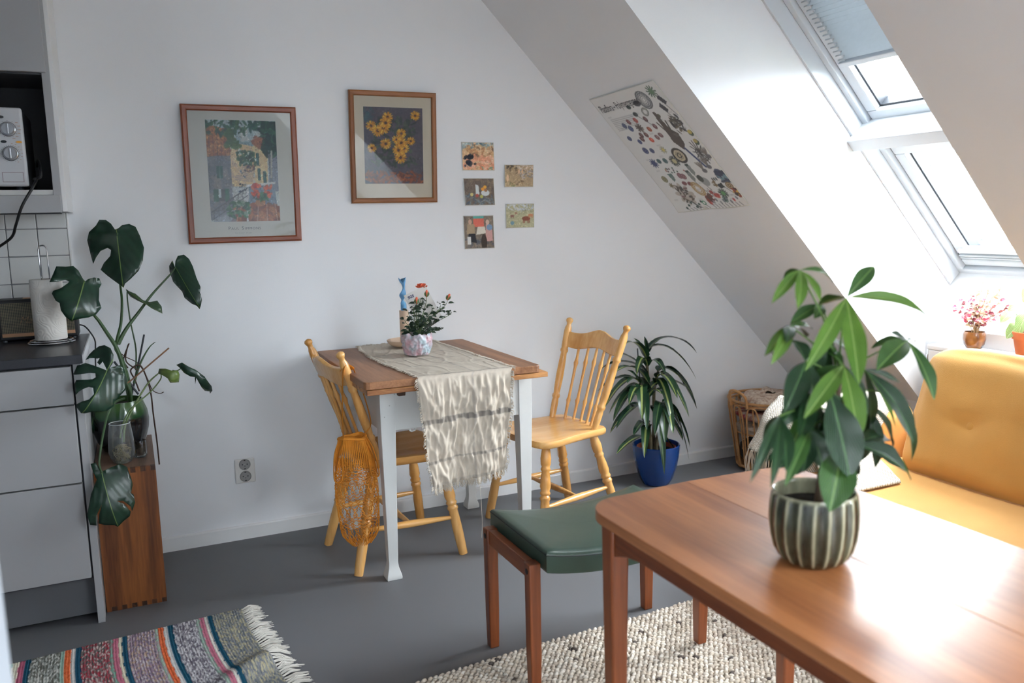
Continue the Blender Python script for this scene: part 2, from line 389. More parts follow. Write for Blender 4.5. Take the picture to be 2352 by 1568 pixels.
# ================================================================== SETTING
WALL = M('wall_paint', (232, 234, 237), .75, .012, 3.0, bump=.06, bscale=240)
CEIL = M('ceiling_paint', (232, 233, 235), .75, .012, 3.0, bump=.06, bscale=240)
TRIMW = M('white_gloss_trim', (230, 231, 231), .35, .01)
def floor_mat():
    m, nt, N, L, b = nodes_of('grey_linoleum')
    tc = N.new('ShaderNodeTexCoord')
    n1 = N.new('ShaderNodeTexNoise'); n1.inputs['Scale'].default_value = 1.3; n1.inputs['Detail'].default_value = 5
    n2 = N.new('ShaderNodeTexNoise'); n2.inputs['Scale'].default_value = 260
    L.new(tc.outputs['Object'], n1.inputs['Vector']); L.new(tc.outputs['Object'], n2.inputs['Vector'])
    rp = N.new('ShaderNodeValToRGB'); L.new(n1.outputs['Fac'], rp.inputs[0])
    rp.color_ramp.elements[0].position = .3; rp.color_ramp.elements[0].color = lin4((94, 95, 99))
    rp.color_ramp.elements[1].position = .7; rp.color_ramp.elements[1].color = lin4((102, 103, 107))
    L.new(rp.outputs[0], b.inputs['Base Color'])
    r2 = N.new('ShaderNodeMapRange'); L.new(n1.outputs['Fac'], r2.inputs[0]); r2.inputs['To Min'].default_value = .56; r2.inputs['To Max'].default_value = .66
    L.new(r2.outputs[0], b.inputs['Roughness']); b.inputs['Specular IOR Level'].default_value = .9
    bp = N.new('ShaderNodeBump'); bp.inputs['Strength'].default_value = .05; bp.inputs['Distance'].default_value = .002; L.new(n2.outputs['Fac'], bp.inputs['Height']); L.new(bp.outputs[0], b.inputs['Normal'])
    return m
XL, YF = -2.6, -6.4
struct(G().bx(XL, 3.5, YF, .12, -.10, 0).build('floor', floor_mat(), smooth=0))
wb = struct(G().prism([(XL, 0), (3.45, 0), (3.45, .30), (1.276, 2.53), (XL, 2.53)], lambda p, q, t: Vector((p, t, q)), 0, .12).build('wall_back', WALL, smooth=0))
gx0, gx1, gz0, gz1, _ = FILL_WINDOW
for poly in ([(XL, 0), (gx0, 0), (gx0, 2.53), (XL, 2.53)], [(gx1, 0), (3.45, 0), (3.45, .30), (1.276, 2.53), (gx1, 2.53)], [(gx0, 0), (gx1, 0), (gx1, gz0), (gx0, gz0)], [(gx0, gz1), (gx1, gz1), (gx1, 2.53), (gx0, 2.53)]):
    struct(G().prism(poly, lambda p, q, t: Vector((p, t, q)), YF-.12, YF).build('wall_front', WALL, smooth=0))
struct(G().bx(XL-.12, XL, YF-.12, .12, 0, 2.53).build('wall_left', WALL, smooth=0))
# sloping ceiling: thick strips between the window niches (their cut sides are the niche cheeks)
ys = [.12]+[v for n in NICHES for v in n]+[YF-.12]
g = G()
for i in range(0, len(ys), 2):
    g = G().so(-.15, 2.95, 0, .64, ys[i+1], ys[i])
    struct(g.build('ceiling', CEIL, smooth=0))
for (ya, yb) in NICHES:
    struct(G().so(-.15, .35, 0, .64, yb, ya).build('ceiling', CEIL, smooth=0))
struct(G().bx(XL-.12, 1.45, YF-.12, .12, 2.5, 2.62).build('ceiling', CEIL, smooth=0))
# knee wall: low outside the niches, up to the sloping sill inside them
for i in range(0, len(ys), 2):
    struct(G().bx(3.30, 3.60, ys[i+1], ys[i], 0, .44).build('wall_right', WALL, smooth=0))
a = SO(2.60, .55, 0); b2 = SO(2.60, .64, 0)
for (ya, yb) in NICHES:
    struct(G().prism([(3.30, 0), (3.30, .785), (a.x, a.z), (b2.x, b2.z), (3.95, .60), (3.95, 0)], lambda p, q, t: Vector((p, t, q)), yb, ya).build('wall_right', WALL, smooth=0))
# baseboards (square top with a fine rounded lip)
def board_profile(h=.06, d=.012): return [(0, 0), (d, 0), (d, h-.006), (d-.003, h-.001), (d-.006, h), (0, h)]
struct(G().prism(board_profile(), lambda p, q, t: Vector((t, -p, q)), .02, 3.30).build('baseboard_back', TRIMW, smooth=0))
struct(G().prism(board_profile(), lambda p, q, t: Vector((3.30-p, t, q)), YF, 0).build('baseboard_right', TRIMW, smooth=0))
struct(G().prism(board_profile(), lambda p, q, t: Vector((XL+p, t, q)), YF, 0).build('baseboard_left', TRIMW, smooth=0))
# edge of the door frame close to the camera
ed = at(24, 1568, Y=-2.62)
struct(G().bx(XL, ed.x-.12, -2.71, -2.61, 0, 2.5).build('wall_left', WALL, smooth=0))   # unseen partition ending in the door frame, added to shade the kitchen
g = G().bx(ed.x-.12, ed.x, -2.72, -2.60, 0, 2.1)
struct(g.build('trim_1', M('door_frame_grey_white', (176, 182, 190), .45, .01), smooth=0, bevel=.006))

# ---- roof windows: lining, frame, sash, gasket, pane, bottom blind rails
WINW = M('window_white', (206, 211, 216), .32, .008)
GASK = M('black_gasket', (42, 46, 52), .5, .05)
PANE = GLASS('window_glass', (250, 252, 253), .05)
def frame4(g, s0, s1, y0, y1, w, o0, o1):
    g.so(s0, s0+w, o0, o1, y0, y1); g.so(s1-w, s1, o0, o1, y0, y1)
    g.so(s0+w, s1-w, o0, o1, y0, y0+w); g.so(s0+w, s1-w, o0, o1, y1-w, y1); return g
wn = 0
for (ya, yb) in NICHES:
    g = G()
    g.so(.35, 2.60, .475, .60, ya-.012, ya); g.so(.35, 2.60, .475, .60, yb, yb+.012); g.so(.35, .362, .475, .60, yb, ya)
    struct(g.build('trim_%d' % (wn+2), WINW, smooth=0, bevel=.002))
    for (s0, s1) in ((.362, 1.735), (1.80, 2.605)):
        wn += 1
        y0, y1 = yb+.012, ya-.012
        w = struct(frame4(G(), s0, s1, y0, y1, .030, .545, .655).build('window_%d' % wn, WINW, smooth=0, bevel=.004))
        ins = .034
        frame4(G(), s0+ins, s1-ins-.004, y0+ins, y1-ins, .052, .565, .645).build('sash', WINW, w, smooth=0, bevel=.006)
        frame4(G(), s0+ins+.052, s1-ins-.056, y0+ins+.052, y1-ins-.052, .009, .590, .640).build('gasket', GASK, w, smooth=0)
        G().so(s0+.09, s1-.095, .615, .627, y0+.09, y1-.09).build('pane', PANE, w, smooth=0)
        frame4(G(), s0+.0305, s1-.0305, y0+.0305, y1-.0305, .003, .585, .650).build('shadow_gap', GASK, w, smooth=0)
    tb = G().so(1.685, 1.745, .440, .60, yb+.001, ya-.001)
    struct(tb.build('trim_%d' % (wn+10), WINW, smooth=0, bevel=.004))
g = G()  # frame of the added window behind the camera, there for fill daylight
for (a_, b_, c_, d_) in ((gx0, gx1, gz0, gz0+.06), (gx0, gx1, gz1-.06, gz1), (gx0, gx0+.06, gz0+.06, gz1-.06), (gx1-.06, gx1, gz0+.06, gz1-.06), ((gx0+gx1)/2-.03, (gx0+gx1)/2+.03, gz0+.06, gz1-.06)): g.bx(a_, b_, YF-.10, YF-.03, c_, d_)
wn += 1; gw = struct(g.build('window_%d' % wn, WINW, smooth=0, bevel=.004)); G().bx(gx0+.05, gx1-.05, YF-.07, YF-.06, gz0+.05, gz1-.05).build('pane', PANE, gw, smooth=0)
# small screw cover on the niche lining
G().lathe([(.006, 0), (.006, .002), (.003, .003)], 12, Matrix.Translation(SO(1.63, .52, -.897)) @ Matrix.Rotation(PI/2, 4, 'X')).build('screw_cap', M('cap_grey', (190, 193, 196), .4), bpy.data.objects['trim_2'])
# ---- blinds
BL = M('pleated_blind_fabric', (196, 202, 205), .8, .03, 40)
_nt = BL.node_tree; _tr = _nt.nodes.new('ShaderNodeBsdfTranslucent'); _tr.inputs['Color'].default_value = lin4((200, 204, 208)); _ms = _nt.nodes.new('ShaderNodeMixShader'); _ms.inputs[0].default_value = .15
_nt.links.new(_nt.nodes['Principled BSDF'].outputs[0], _ms.inputs[1]); _nt.links.new(_tr.outputs[0], _ms.inputs[2]); _nt.links.new(_ms.outputs[0], _nt.nodes['Material Output'].inputs['Surface'])
def blind(sa, sb, npl, label, rail_s):
    t = thing('pleated_blind', SO(sa, .575, -1.34), label, 'blind')
    g = G(); y0, y1 = -1.70, -.955
    P = []
    for i in range(npl*2+1):
        s = sa+(sb-sa)*i/(npl*2); P.append((s, .560 if i % 2 else .578))
    vs = []; 
    for s, o in P: vs += [SO(s, o, y0), SO(s, o, y1)]
    g.add(vs, [(2*i, 2*i+1, 2*i+3, 2*i+2) for i in range(len(P)-1)])
    g.build('pleated_fabric', BL, t, smooth=0, solid=.0008)
    G().so(rail_s, rail_s+.022, .553, .585, y0-.004, y1+.004).build('bottom_rail', WINW, t, smooth=0, bevel=.003)
    return t
blind(.45, 1.385, 46, 'pleated grey blind drawn halfway down the upper roof window', 1.385)
t = blind(2.475, 2.50, 3, 'pleated blind folded up at the foot of the lower roof window', 2.455)
for k in range(3):
    G().so(2.483+k*.014, 2.492+k*.014, .548, .58, -1.70, -.95).build('folded_pleat', BL, t, smooth=0, bevel=.002)
for k in (0, 1):
    G().tube(bez(SO(2.47+k*.03, .56, -.955), SO(2.48+k*.03, .55, -.945), SO(2.485+k*.03, .555, -.945), SO(2.49+k*.03, .56, -.955), 6), .0018, 6).build('guide_clip', GASK, t)
# white catch on the upper sash
G().so(1.700, 1.712, .535, .55, -1.03, -1.00).build('catch', WINW, bpy.data.objects['window_1'], smooth=0, bevel=.002)

# ---- outdoors
LAWN = M('lawn', (120, 128, 105), .9, .15, 1.5)
struct(G().bx(5, 80, -45, 45, -6.2, -6).build('ground', LAWN, smooth=0))
def far_tree(x, y, h, r, seed, label):
    rng = random.Random(seed)
    t = thing('tree', (x, y, -6), label, 'tree', 'trees beyond the roof windows')
    G().tube([(x, y, -6), (x+.1, y, -3), (x, y+.1, h-r)], [.22, .17, .08], 8).build('trunk', M('bark', (96, 88, 80), .9, .2, 20), t)
    g = G(); uvw = []
    for _ in range(900):
        a = rng.uniform(0, 2*PI); q = rng.uniform(-1, 1); rad = r*rng.uniform(.55, 1)**.5*(1+.25*math.sin(3*a+seed))
        c = Vector((x+rad*math.cos(a)*math.sqrt(1-q*q), y+rad*math.sin(a)*math.sqrt(1-q*q), h-r*.2+r*1.25*q))
        d = Vector((rng.gauss(0, 1), rng.gauss(0, 1), rng.gauss(0, 1))).normalized()*.34
        leaf_geo(g, uvw, c-d, c+d, .38, (rng.gauss(0, .4), rng.gauss(0, .4), 1), nu=4, nv=3)
    o = g.build('crown', LEAF('tree_leaf', (140, 148, 142), (172, 178, 172), (170, 176, 170), .7), t, uvw=uvw); o['kind'] = 'stuff'  # leaf greens paled and greyed, outdoor haze put into the colour
far_tree(16, 6.6, .9, 2.6, 1, 'pale rounded tree left of the two seen through the lower roof window')
far_tree(20, -1.2, 1.6, 3.0, 2, 'pale taller tree right of the two seen through the lower roof window')
# ================================================================== KITCHEN
CABW = M('cabinet_laminate', (164, 165, 167), .45, .01)
CABI = M('cabinet_inside_grey', (70, 72, 76), .6, .02)
CTOP = M('worktop_dark_grey', (52, 54, 60), .32, .10, 220)
EDGEB = M('pale_edge_band', (196, 197, 200), .4, .02)
PLIN = M('plinth_grey', (100, 102, 106), .5, .02)
# backsplash tiles on the wall (10 cm tiles with recessed grout)
TILE = M('white_glazed_tile', (218, 219, 218), .22, .01, bump=.03, bscale=12)
GROUT = M('tile_grout', (140, 142, 146), .9, .05, 60)
G().bx(-.995, -.199, -.006, 0, .905, 1.42).build('grout', GROUT, wb, smooth=0)
g = G().bx(-.0485, .0485, -.008, 0, -.0485, .0485)
tm = None
for i in range(8):
    for j in range(5):
        x = -.249-.0995*i+.0005; z = 1.367-.1*j-.001; 
        if tm is None:
            t = g.build('tile', TILE, wb, local=True, bevel=.0018, seg=1); tm = t
        else:
            t = tm.copy(); C.objects.link(t)
        t.location = (x, -.004, z)
G().bx(-.1995, -.193, -.0125, 0, .905, 1.372).build('tile_edge_trim', TRIMW, wb, smooth=0, bevel=.002)

# base cabinet
t = thing('base_cabinet', (-.62, -.30, 0), 'pale grey kitchen base cabinet with three drawers under the dark worktop', 'cabinet')
G().bx(-.191, -.169, -.567, -.002, 0, .885).build('side_panel', CABW, t, smooth=0, bevel=.001)
G().bx(-1.05, -.191, -.55, -.002, .155, .885).build('carcass', CABI, t, smooth=0)
G().bx(-1.05, -.191, -.515, -.50, .018, .17).build('plinth', PLIN, t, smooth=0)
for k, (z0, z1) in enumerate(((.757, .879), (.497, .752), (.170, .492))):
    G().bx(-.795, -.1965, -.585, -.552, z0, z1).build('drawer', CABW, t, smooth=0, bevel=.0015)
    G().bx(-1.05, -.7995, -.585, -.552, z0, z1).build('drawer', CABW, t, smooth=0, bevel=.0015)
G().bx(-1.03, -.99, -.48, -.44, 0, .155).build('leg', CABI, t, smooth=0)
t = thing('worktop', (-.6, -.3, .887), 'dark grey speckled worktop over the drawers with a pale end strip', 'countertop')
G().bx(-1.05, -.160, -.587, -.001, .8865, .916).build('slab', CTOP, t, smooth=0, bevel=.002)
G().bx(-.160, -.156, -.586, -.001, .887, .9155).build('edge_band', EDGEB, t, smooth=0)

# wall cabinet with an open niche
t = thing('wall_cabinet', (-.6, -.18, 1.369), 'grey wall cabinet with an open niche holding the microwave', 'cabinet')
x0, x1, y0 = -1.05, -.187, -.352
G().bx(-.2105, x1, y0, -.002, 1.372, 2.45).build('side_panel', CABW, t, smooth=0, bevel=.001)
G().bx(x0, -.2105, y0+.004, -.002, 1.428, 1.444).build('shelf', M('pale_shelf', (205, 205, 203), .4), t, smooth=0)
G().bx(x0, -.1905, y0-.010, y0+.012, 1.369, 1.4265).build('valance', CABW, t, smooth=0, bevel=.001)
G().bx(x0, -.2105, -.016, -.003, 1.444, 2.45).build('back_panel', CABI, t, smooth=0)
G().bx(x0, -.2105, y0+.004, -.016, 1.815, 1.831).build('niche_top', CABI, t, smooth=0)
G().bx(x0, -.2105, -.06, -.016, 1.369, 1.428).build('hanging_rail', CABI, t, smooth=0)
G().bx(-.79, -.197, y0-.02, y0, 1.820, 2.45).build('door', CABW, t, smooth=0, bevel=.0015)
G().bx(-1.05, -.794, y0-.02, y0, 1.820, 2.45).build('door', CABW, t, smooth=0, bevel=.0015)
G().bx(-.2095, -.2085, y0-.001, y0+.20, 1.45, 1.81).build('lining_strip', M('niche_lining', (150, 152, 152), .5), t, smooth=0)
G().bx(x1, -.174, -.345, -.001, 1.372, 2.45).build('filler_strip', TRIMW, t, smooth=0, bevel=.001)

# microwave
MWW = M('microwave_silver', (196, 198, 202), .38, .01, spec=.5)
t = thing('microwave', (-.52, -.19, 1.446), 'white microwave with two round dials standing in the wall cabinet niche', 'microwave')
G().bx(-.765, -.281, -.325, -.03, 1.458, 1.705).build('case', M('microwave_case', (58, 60, 64), .4), t, smooth=0, bevel=.006)
G().bx(-.382, -.279, -.352, -.325, 1.456, 1.708).build('control_panel', MWW, t, smooth=30, bevel=.008, seg=3)
d = G().bx(-.767, -.386, -.352, -.325, 1.456, 1.708).build('door', MWW, t, smooth=30, bevel=.006)
G().bx(-.735, -.415, -.3535, -.351, 1.49, 1.675).build('door_window', M('dark_door_glass', (22, 24, 28), .1), d, smooth=0)
for fx in (-.74, -.31):
    for fy in (-.30, -.06):
        G().lathe([(.012, 1.444), (.011, 1.459)], 12, Matrix.Translation((fx, fy, 0))).build('foot', GASK, t)
DIALC = M('dial_chrome', (190, 194, 200), .28, .02, metal=.85)
for (kz, nt, kc) in ((1.639, 11, None), (1.561, 24, GASK)):
    Mx = Matrix.Translation((-.322, -.3515, kz)) @ Matrix.Rotation(PI/2, 4, 'X')
    kn = G().lathe([(.0225, 0), (.0225, .004), (.0195, .006), (.0185, .016), (.0165, .018)], 32, Mx).build('dial', DIALC, t)
    G().lathe([(.0237, 0), (.0237, .0025)], 32, Mx).build('dial_ring', kc or M('dial_ring_grey', (96, 88, 92), .4), kn)
    G().bx(-.3255, -.3185, -.3705, -.366, kz-.017, kz+.017).build('dial_grip', DIALC, kn, smooth=0, bevel=.002)
    g = G()
    for k in range(nt):
        a = -.85*PI+1.7*PI*k/(nt-1); r = .0268
        c = Vector((-.322+r*math.sin(a), -.3525, kz+r*math.cos(a)))
        g.bx(c.x-.0014, c.x+.0014, c.y, c.y+.001, c.z-.0005, c.z+.0005)
    g.build('dial_marks', M('print_grey', (90, 90, 96), .5), kn, smooth=0)
g = G()
for k in range(8):
    a = .2+k*.33; g.bx(-.322+.033*math.sin(a)-.0022, -.322+.033*math.sin(a)+.0022, -.3525, -.352, 1.561+.033*math.cos(a)-.0006, 1.561+.033*math.cos(a)+.0006)
for k in range(6):
    a = 0.9+k*.36; g.bx(-.322+.033*math.sin(a)-.004, -.322+.033*math.sin(a)+.004, -.3525, -.352, 1.639+.033*math.cos(a)-.0007, 1.639+.033*math.cos(a)+.0007)
g.build('dial_lettering', M('print_orange_grey', (176, 130, 100), .5), t, smooth=0)
def oval(x, z, rx, rz_, mat, nm):
    Mx = Matrix.Translation((x, -.3519, z)) @ Matrix.Rotation(PI/2, 4, 'X') @ Matrix.Diagonal((rx, rz_, 1, 1))
    G().lathe([(1, 0), (.9, .0012)], 20, Mx).build(nm, mat, t)
oval(-.339, 1.677, .0085, .0048, GASK, 'badge'); oval(-.338, 1.599, .0085, .0048, GASK, 'badge')
oval(-.295, 1.598, .0095, .0036, M('orange_badge', (222, 160, 70), .5), 'orange_badge')
g = G()
for (a, b, c, d2) in ((-.352, -.291, 1.500, 1.5015), (-.352, -.291, 1.470, 1.4715), (-.352, -.3505, 1.470, 1.5015), (-.2925, -.291, 1.470, 1.5015)): g.bx(a, b, -.3528, -.352, c, d2)
g.build('button_outline', M('print_mauve', (140, 120, 126), .5), t, smooth=0)
CBL = M('black_cable', (18, 18, 20), .45)
pts = spline([(-.262, -.20, 1.53), (-.252, -.26, 1.545), (-.243, -.33, 1.52), (-.243, -.352, 1.487), (-.262, -.345, 1.480), (-.255, -.365, 1.475), (-.265, -.40, 1.45), (-.30, -.41, 1.39), (-.325, -.39, 1.33), (-.345, -.36, 1.29), (-.40, -.33, 1.25), (-.48, -.20, 1.19), (-.52, -.04, 1.16)], 8)
tag(G().tube(pts, .0045, 10).build('power_cable', CBL, None), 'black power cable hanging from the microwave across the tiles', 'cable')

# speaker
t = thing('speaker', (-.31, -.07, .9165), 'black speaker with woven brass grille and script lettering against the tiles', 'speaker')
def grille():
    m, nt, N, L, b = nodes_of('woven_grille')
    tc = N.new('ShaderNodeTexCoord'); w1 = N.new('ShaderNodeTexChecker'); w1.inputs['Scale'].default_value = 260
    mp = N.new('ShaderNodeMapping'); mp.inputs['Rotation'].default_value = (0, .79, 0); mp.inputs['Scale'].default_value = (1, .001, 1)
    L.new(tc.outputs['Object'], mp.inputs[0]); L.new(mp.outputs[0], w1.inputs[0])
    w1.inputs[1].default_value = lin4((112, 104, 82)); w1.inputs[2].default_value = lin4((34, 34, 34)); L.new(w1.outputs[0], b.inputs['Base Color']); b.inputs['Roughness'].default_value = .6
    return m
G().bx(-.441, -.188, -.122, -.02, .923, 1.068).build('case', M('black_vinyl', (30, 31, 34), .5, .2, 150, bump=.25, bscale=500), t, smooth=30, bevel=.006, seg=3)
G().bx(-.430, -.199, -.1255, -.121, .934, 1.056).build('grille', grille(), t, smooth=0, bevel=.001)
BRASS = M('brass', (196, 152, 120), .3, .03, metal=.9)
G().bx(-.430, -.199, -.1275, -.125, .936, .948).build('brass_strip', BRASS, t, smooth=0)
g = G(); text_geo(g, 'Marshall', frame_M((-.374, -.1262, .982), (1, 0, 0), (0, 0, 1)), .036, .0006, shear=.40, bold=-.0005, sx=.92); g.build('lettering', M('dull_brass', (132, 108, 86), .4, .03, metal=.7), t, smooth=0)
G().bx(-.36, -.27, -.085, -.06, 1.067, 1.070).build('control_plate', BRASS, t, smooth=0)
for fx in (-.425, -.205):
    for fy in (-.11, -.035): G().lathe([(.008, .9165), (.007, .924)], 10, Matrix.Translation((fx, fy, 0))).build('foot', GASK, t)
pts = spline([(-.19, -.03, .955), (-.172, -.045, .950), (-.155, -.06, .93), (-.141, -.05, .895), (-.142, -.04, .86), (-.147, -.03, .80), (-.150, -.02, .70)], 8)
tag(G().tube(pts, .0026, 8).build('speaker_cable', CBL, None), 'thin black cable looping off the worktop end behind the speaker', 'cable')
# paper towel on its holder
CHR = M('chrome_wire', (200, 202, 206), .12, .02, metal=1.0)
cx, cy = -.270, -.222
t = thing('paper_towel_holder', (cx, cy, .9165), 'chrome wire holder with a looped handle carrying the paper roll', 'holder')
def ring(r, z, n=40): return [(cx+r*math.cos(2*PI*k/n), cy+r*math.sin(2*PI*k/n), z) for k in range(n)]
G().tube(ring(.072, .9205), .0035, 8, closed=True).build('base_ring', CHR, t)
G().tube(ring(.066, .9275), .0030, 8, closed=True).build('upper_ring', CHR, t)
g = G()
P = [(cx-.013, cy, .921), (cx-.013, cy, 1.05), (cx-.013, cy, 1.245)]
P += [(cx-.013*math.cos(a), cy, 1.245+.014*math.sin(a)) for a in [PI*k/10 for k in range(1, 10)]]+[(cx+.013, cy, 1.245), (cx+.013, cy, 1.05), (cx+.013, cy, .921)]
g.tube(P, .0024, 8); g.tube([(cx-.066, cy, .921), (cx+.066, cy, .921)], .0024, 8); g.build('loop_handle', CHR, t)
def towel_mat():
    m, nt, N, L, b = nodes_of('embossed_paper')
    b.inputs['Base Color'].default_value = lin4((226, 222, 216)); b.inputs['Roughness'].default_value = .9
    tc = N.new('ShaderNodeTexCoord'); nz = N.new('ShaderNodeTexNoise'); nz.inputs['Scale'].default_value = 26; nz.inputs['Detail'].default_value = 0
    mu = N.new('ShaderNodeMath'); mu.operation = 'MULTIPLY'; mu.inputs[1].default_value = 60; sn = N.new('ShaderNodeMath'); sn.operation = 'SINE'
    L.new(tc.outputs['Object'], nz.inputs['Vector']); L.new(nz.outputs['Fac'], mu.inputs[0]); L.new(mu.outputs[0], sn.inputs[0])
    bp = N.new('ShaderNodeBump'); bp.inputs['Strength'].default_value = .14; bp.inputs['Distance'].default_value = .002; L.new(sn.outputs[0], bp.inputs['Height']); L.new(bp.outputs[0], b.inputs['Normal'])
    return m
t = thing('paper_towel_roll', (cx, cy, .931), 'white embossed paper towel roll standing on the chrome holder', 'paper roll')
Mx = Matrix.Translation((cx, cy, 0))
G().lathe([(.0195, .931), (.050, .931), (.0515, .934), (.0515, 1.139), (.050, 1.142), (.0195, 1.142), (.0195, .931)], 48, Mx, cap=False).build('paper', towel_mat(), t)
G().lathe([(.019, .932), (.019, 1.141), (.0175, 1.141), (.0175, .932), (.019, .932)], 24, Mx, cap=False).build('core', M('grey_card', (150, 138, 124), .9), t)
# ================================================================== CRATE, MONSTERA, VASE
CR = WOOD('stained_pine', (90, 46, 18), (148, 86, 38), 'z', .5, 1.0, 9, dist=4)
CRD = WOOD('stained_pine_end', (48, 26, 14), (84, 50, 26), 'y', .55, 1.0, 18)
CRT = WOOD('crate_top_board', (92, 70, 56), (128, 100, 82), 'y', .55, 1.0, 12)
t = thing('wooden_crate', (-.072, -.245, 0), 'tall stained wooden crate with finger joints standing beside the drawers', 'crate')
cx0, cx1, cy0, cy1, ch = -.166, .027, -.492, -.015, .498
nf = 12
wF = (cx1-cx0)/nf
g = G(); g.bx(cx0, cx1, cy0, cy0+.016, .016, ch-.016); g.build('front_board', CR, t, smooth=0)
# finger joints top and bottom: fingers of the front board between fingers of top and bottom boards
f1 = None
for k in range(nf):
    for (z0, z1) in ((0, .016), (ch-.016, ch)):
        own = k % 2 == 0
        g = G().bx(cx0+k*wF+.0003, cx0+(k+1)*wF-.0003, cy0-(.0004 if own else 0), cy0+.016, z0, z1+(0 if own else 0))
        g.build('joint_finger', CR if own else CRD, t, smooth=0)
G().bx(cx0, cx1, cy0+.0161, cy1, ch-.016, ch).build('top_board', CRT, t, smooth=0, bevel=.001)
G().bx(cx0, cx1, cy0+.0161, cy1, 0, .016).build('bottom_board', CRT, t, smooth=0)
G().bx(cx0, cx1, cy1-.016, cy1, .016, ch-.016).build('back_board', CR, t, smooth=0)

MPOT = M('green_black_glaze', (16, 20, 20), .12, .3, 6, coat=.4)
def pot_mat():
    m, nt, N, L, b = nodes_of('dipped_green_glaze')
    tc = N.new('ShaderNodeTexCoord'); sp = N.new('ShaderNodeSeparateXYZ'); L.new(tc.outputs['Object'], sp.inputs[0])
    nz = N.new('ShaderNodeTexNoise'); nz.inputs['Scale'].default_value = 18; mp = N.new('ShaderNodeMapping'); mp.inputs['Scale'].default_value = (.4, .4, 3); L.new(tc.outputs['Object'], mp.inputs[0]); L.new(mp.outputs[0], nz.inputs['Vector'])
    ad = N.new('ShaderNodeMath'); ad.operation = 'MULTIPLY_ADD'; ad.inputs[1].default_value = .012; L.new(nz.outputs['Fac'], ad.inputs[0]); L.new(sp.outputs['Z'], ad.inputs[2])
    rp = N.new('ShaderNodeValToRGB'); mr = N.new('ShaderNodeMapRange'); mr.inputs['From Min'].default_value = 0; mr.inputs['From Max'].default_value = .2; L.new(ad.outputs[0], mr.inputs[0]); L.new(mr.outputs[0], rp.inputs[0])
    e = rp.color_ramp.elements; e[0].position = .64; e[0].color = lin4((14, 16, 20)); e[1].position = .70; e[1].color = lin4((34, 68, 40)); x = e.new(.9); x.color = lin4((62, 92, 50))
    L.new(rp.outputs[0], b.inputs['Base Color']); b.inputs['Roughness'].default_value = .14; b.inputs['Coat Weight'].default_value = .3
    return m
SOIL = M('potting_soil', (34, 26, 22), .95, .4, 60, bump=.8, bscale=120)
px, py = -.075, -.205
t = thing('monstera', (px, py, ch), 'monstera in a dipped green and black pot on the wooden crate', 'plant')
Mx = Matrix.Translation((px, py, ch+.0005))
G().lathe([(.055, 0), (.064, .004), (.084, .04), (.095, .08), (.098, .11), (.094, .145), (.083, .178), (.080, .188), (.076, .188), (.078, .17), (.085, .13), (.085, .10)], 40, Mx).build('pot', pot_mat(), t)
G().lathe([(.001, .168), (.05, .170), (.079, .166)], 24, Mx, cap=False).build('soil', SOIL, t)
MLEAF = LEAF('monstera_leaf', (16, 40, 30), (30, 62, 44), (104, 128, 72), .30, 4.0, .016, veinamt=.10, bump=.08)
MLEAF2 = LEAF('monstera_leaf_pale', (34, 58, 36), (58, 84, 48), (120, 140, 84), .4, 4.0, .02, veinamt=.1, bump=.08)
MSTEM = M('monstera_stem', (52, 78, 44), .45, .25, 12)
BRWN = M('aerial_root_brown', (62, 42, 32), .7, .25, 30)
def shape_leaf(name, parent, mat, outline, base, ydepth, tipdepth, nrm_tilt=(0, 0), bulge=.03, cup=.02, lpx=None):
    """split leaf: outline is a ring of photo-plane points laid on a leaning plane; the blade then
       bulges along the midrib (base -> tip) so that it keeps a real, curved shape"""
    pts = []
    b = Vector((base[0][0], base[0][1])); e = Vector((base[1][0], base[1][1])); d = (e-b); L2 = d.length; d.normalize(); nrm = Vector((-d.y, d.x))
    poly = [Vector(p) for p in outline]
    # densify the outline
    dense = []
    n = len(poly)
    for i in range(n):
        a, c = poly[i], poly[(i+1) % n]; k = max(1, int((c-a).length/9))
        for j in range(k): dense.append(a+(c-a)*(j/k))
    n = len(dense)
    inner = []
    xs = [p.x for p in dense]; ysx = [p.y for p in dense]
    step = 9
    rng = random.Random(len(outline))
    def inside(q):
        c = False
        for i in range(n):
            a, f = dense[i], dense[(i+1) % n]
            if (a.y > q.y) != (f.y > q.y) and q.x < (f.x-a.x)*(q.y-a.y)/(f.y-a.y)+a.x: c = not c
        return c
    x = min(xs)
    while x < max(xs):
        y = min(ysx)
        while y < max(ysx):
            q = Vector((x+rng.uniform(-1, 1), y+rng.uniform(-1, 1)))
            if inside(q) and min((q-p).length for p in dense) > 4: inner.append(q)
            y += step
        x += step
    for k in range(1, int(L2/8)):
        q = b+d*(k*8)
        if inside(q): inner.append(q)
    allp = dense+inner
    r = geometry.delaunay_2d_cdt([Vector((p.x, p.y)) for p in allp], [], [list(range(n))], 1, 1e-4)
    V, F = r[0], r[2]
    half = max(abs((p-b).dot(nrm)) for p in dense)
    vs = []; uvw = []
    for p in V:
        q = Vector((p[0], p[1]))-b; u = q.dot(d)/L2; v = q.dot(nrm)
        vn = v/half
        Y = ydepth+(tipdepth-ydepth)*max(0, min(1.2, u))+nrm_tilt[0]*vn
        w = at(p[0], p[1], Y=Y)
        w = w+Vector((0, 1, .25)).normalized()*(cup*abs(vn)**1.3*2-bulge*4*max(0, u)*(1-u) + .004*math.sin(u*9+vn*3)*abs(vn))
        vs.append(w); uvw.append((u, vn, abs(vn)))
    g = G(); g.add(vs, [list(f) for f in F])
    return g.build(name, mat, parent, smooth=180, uvw=uvw, solid=.0006)
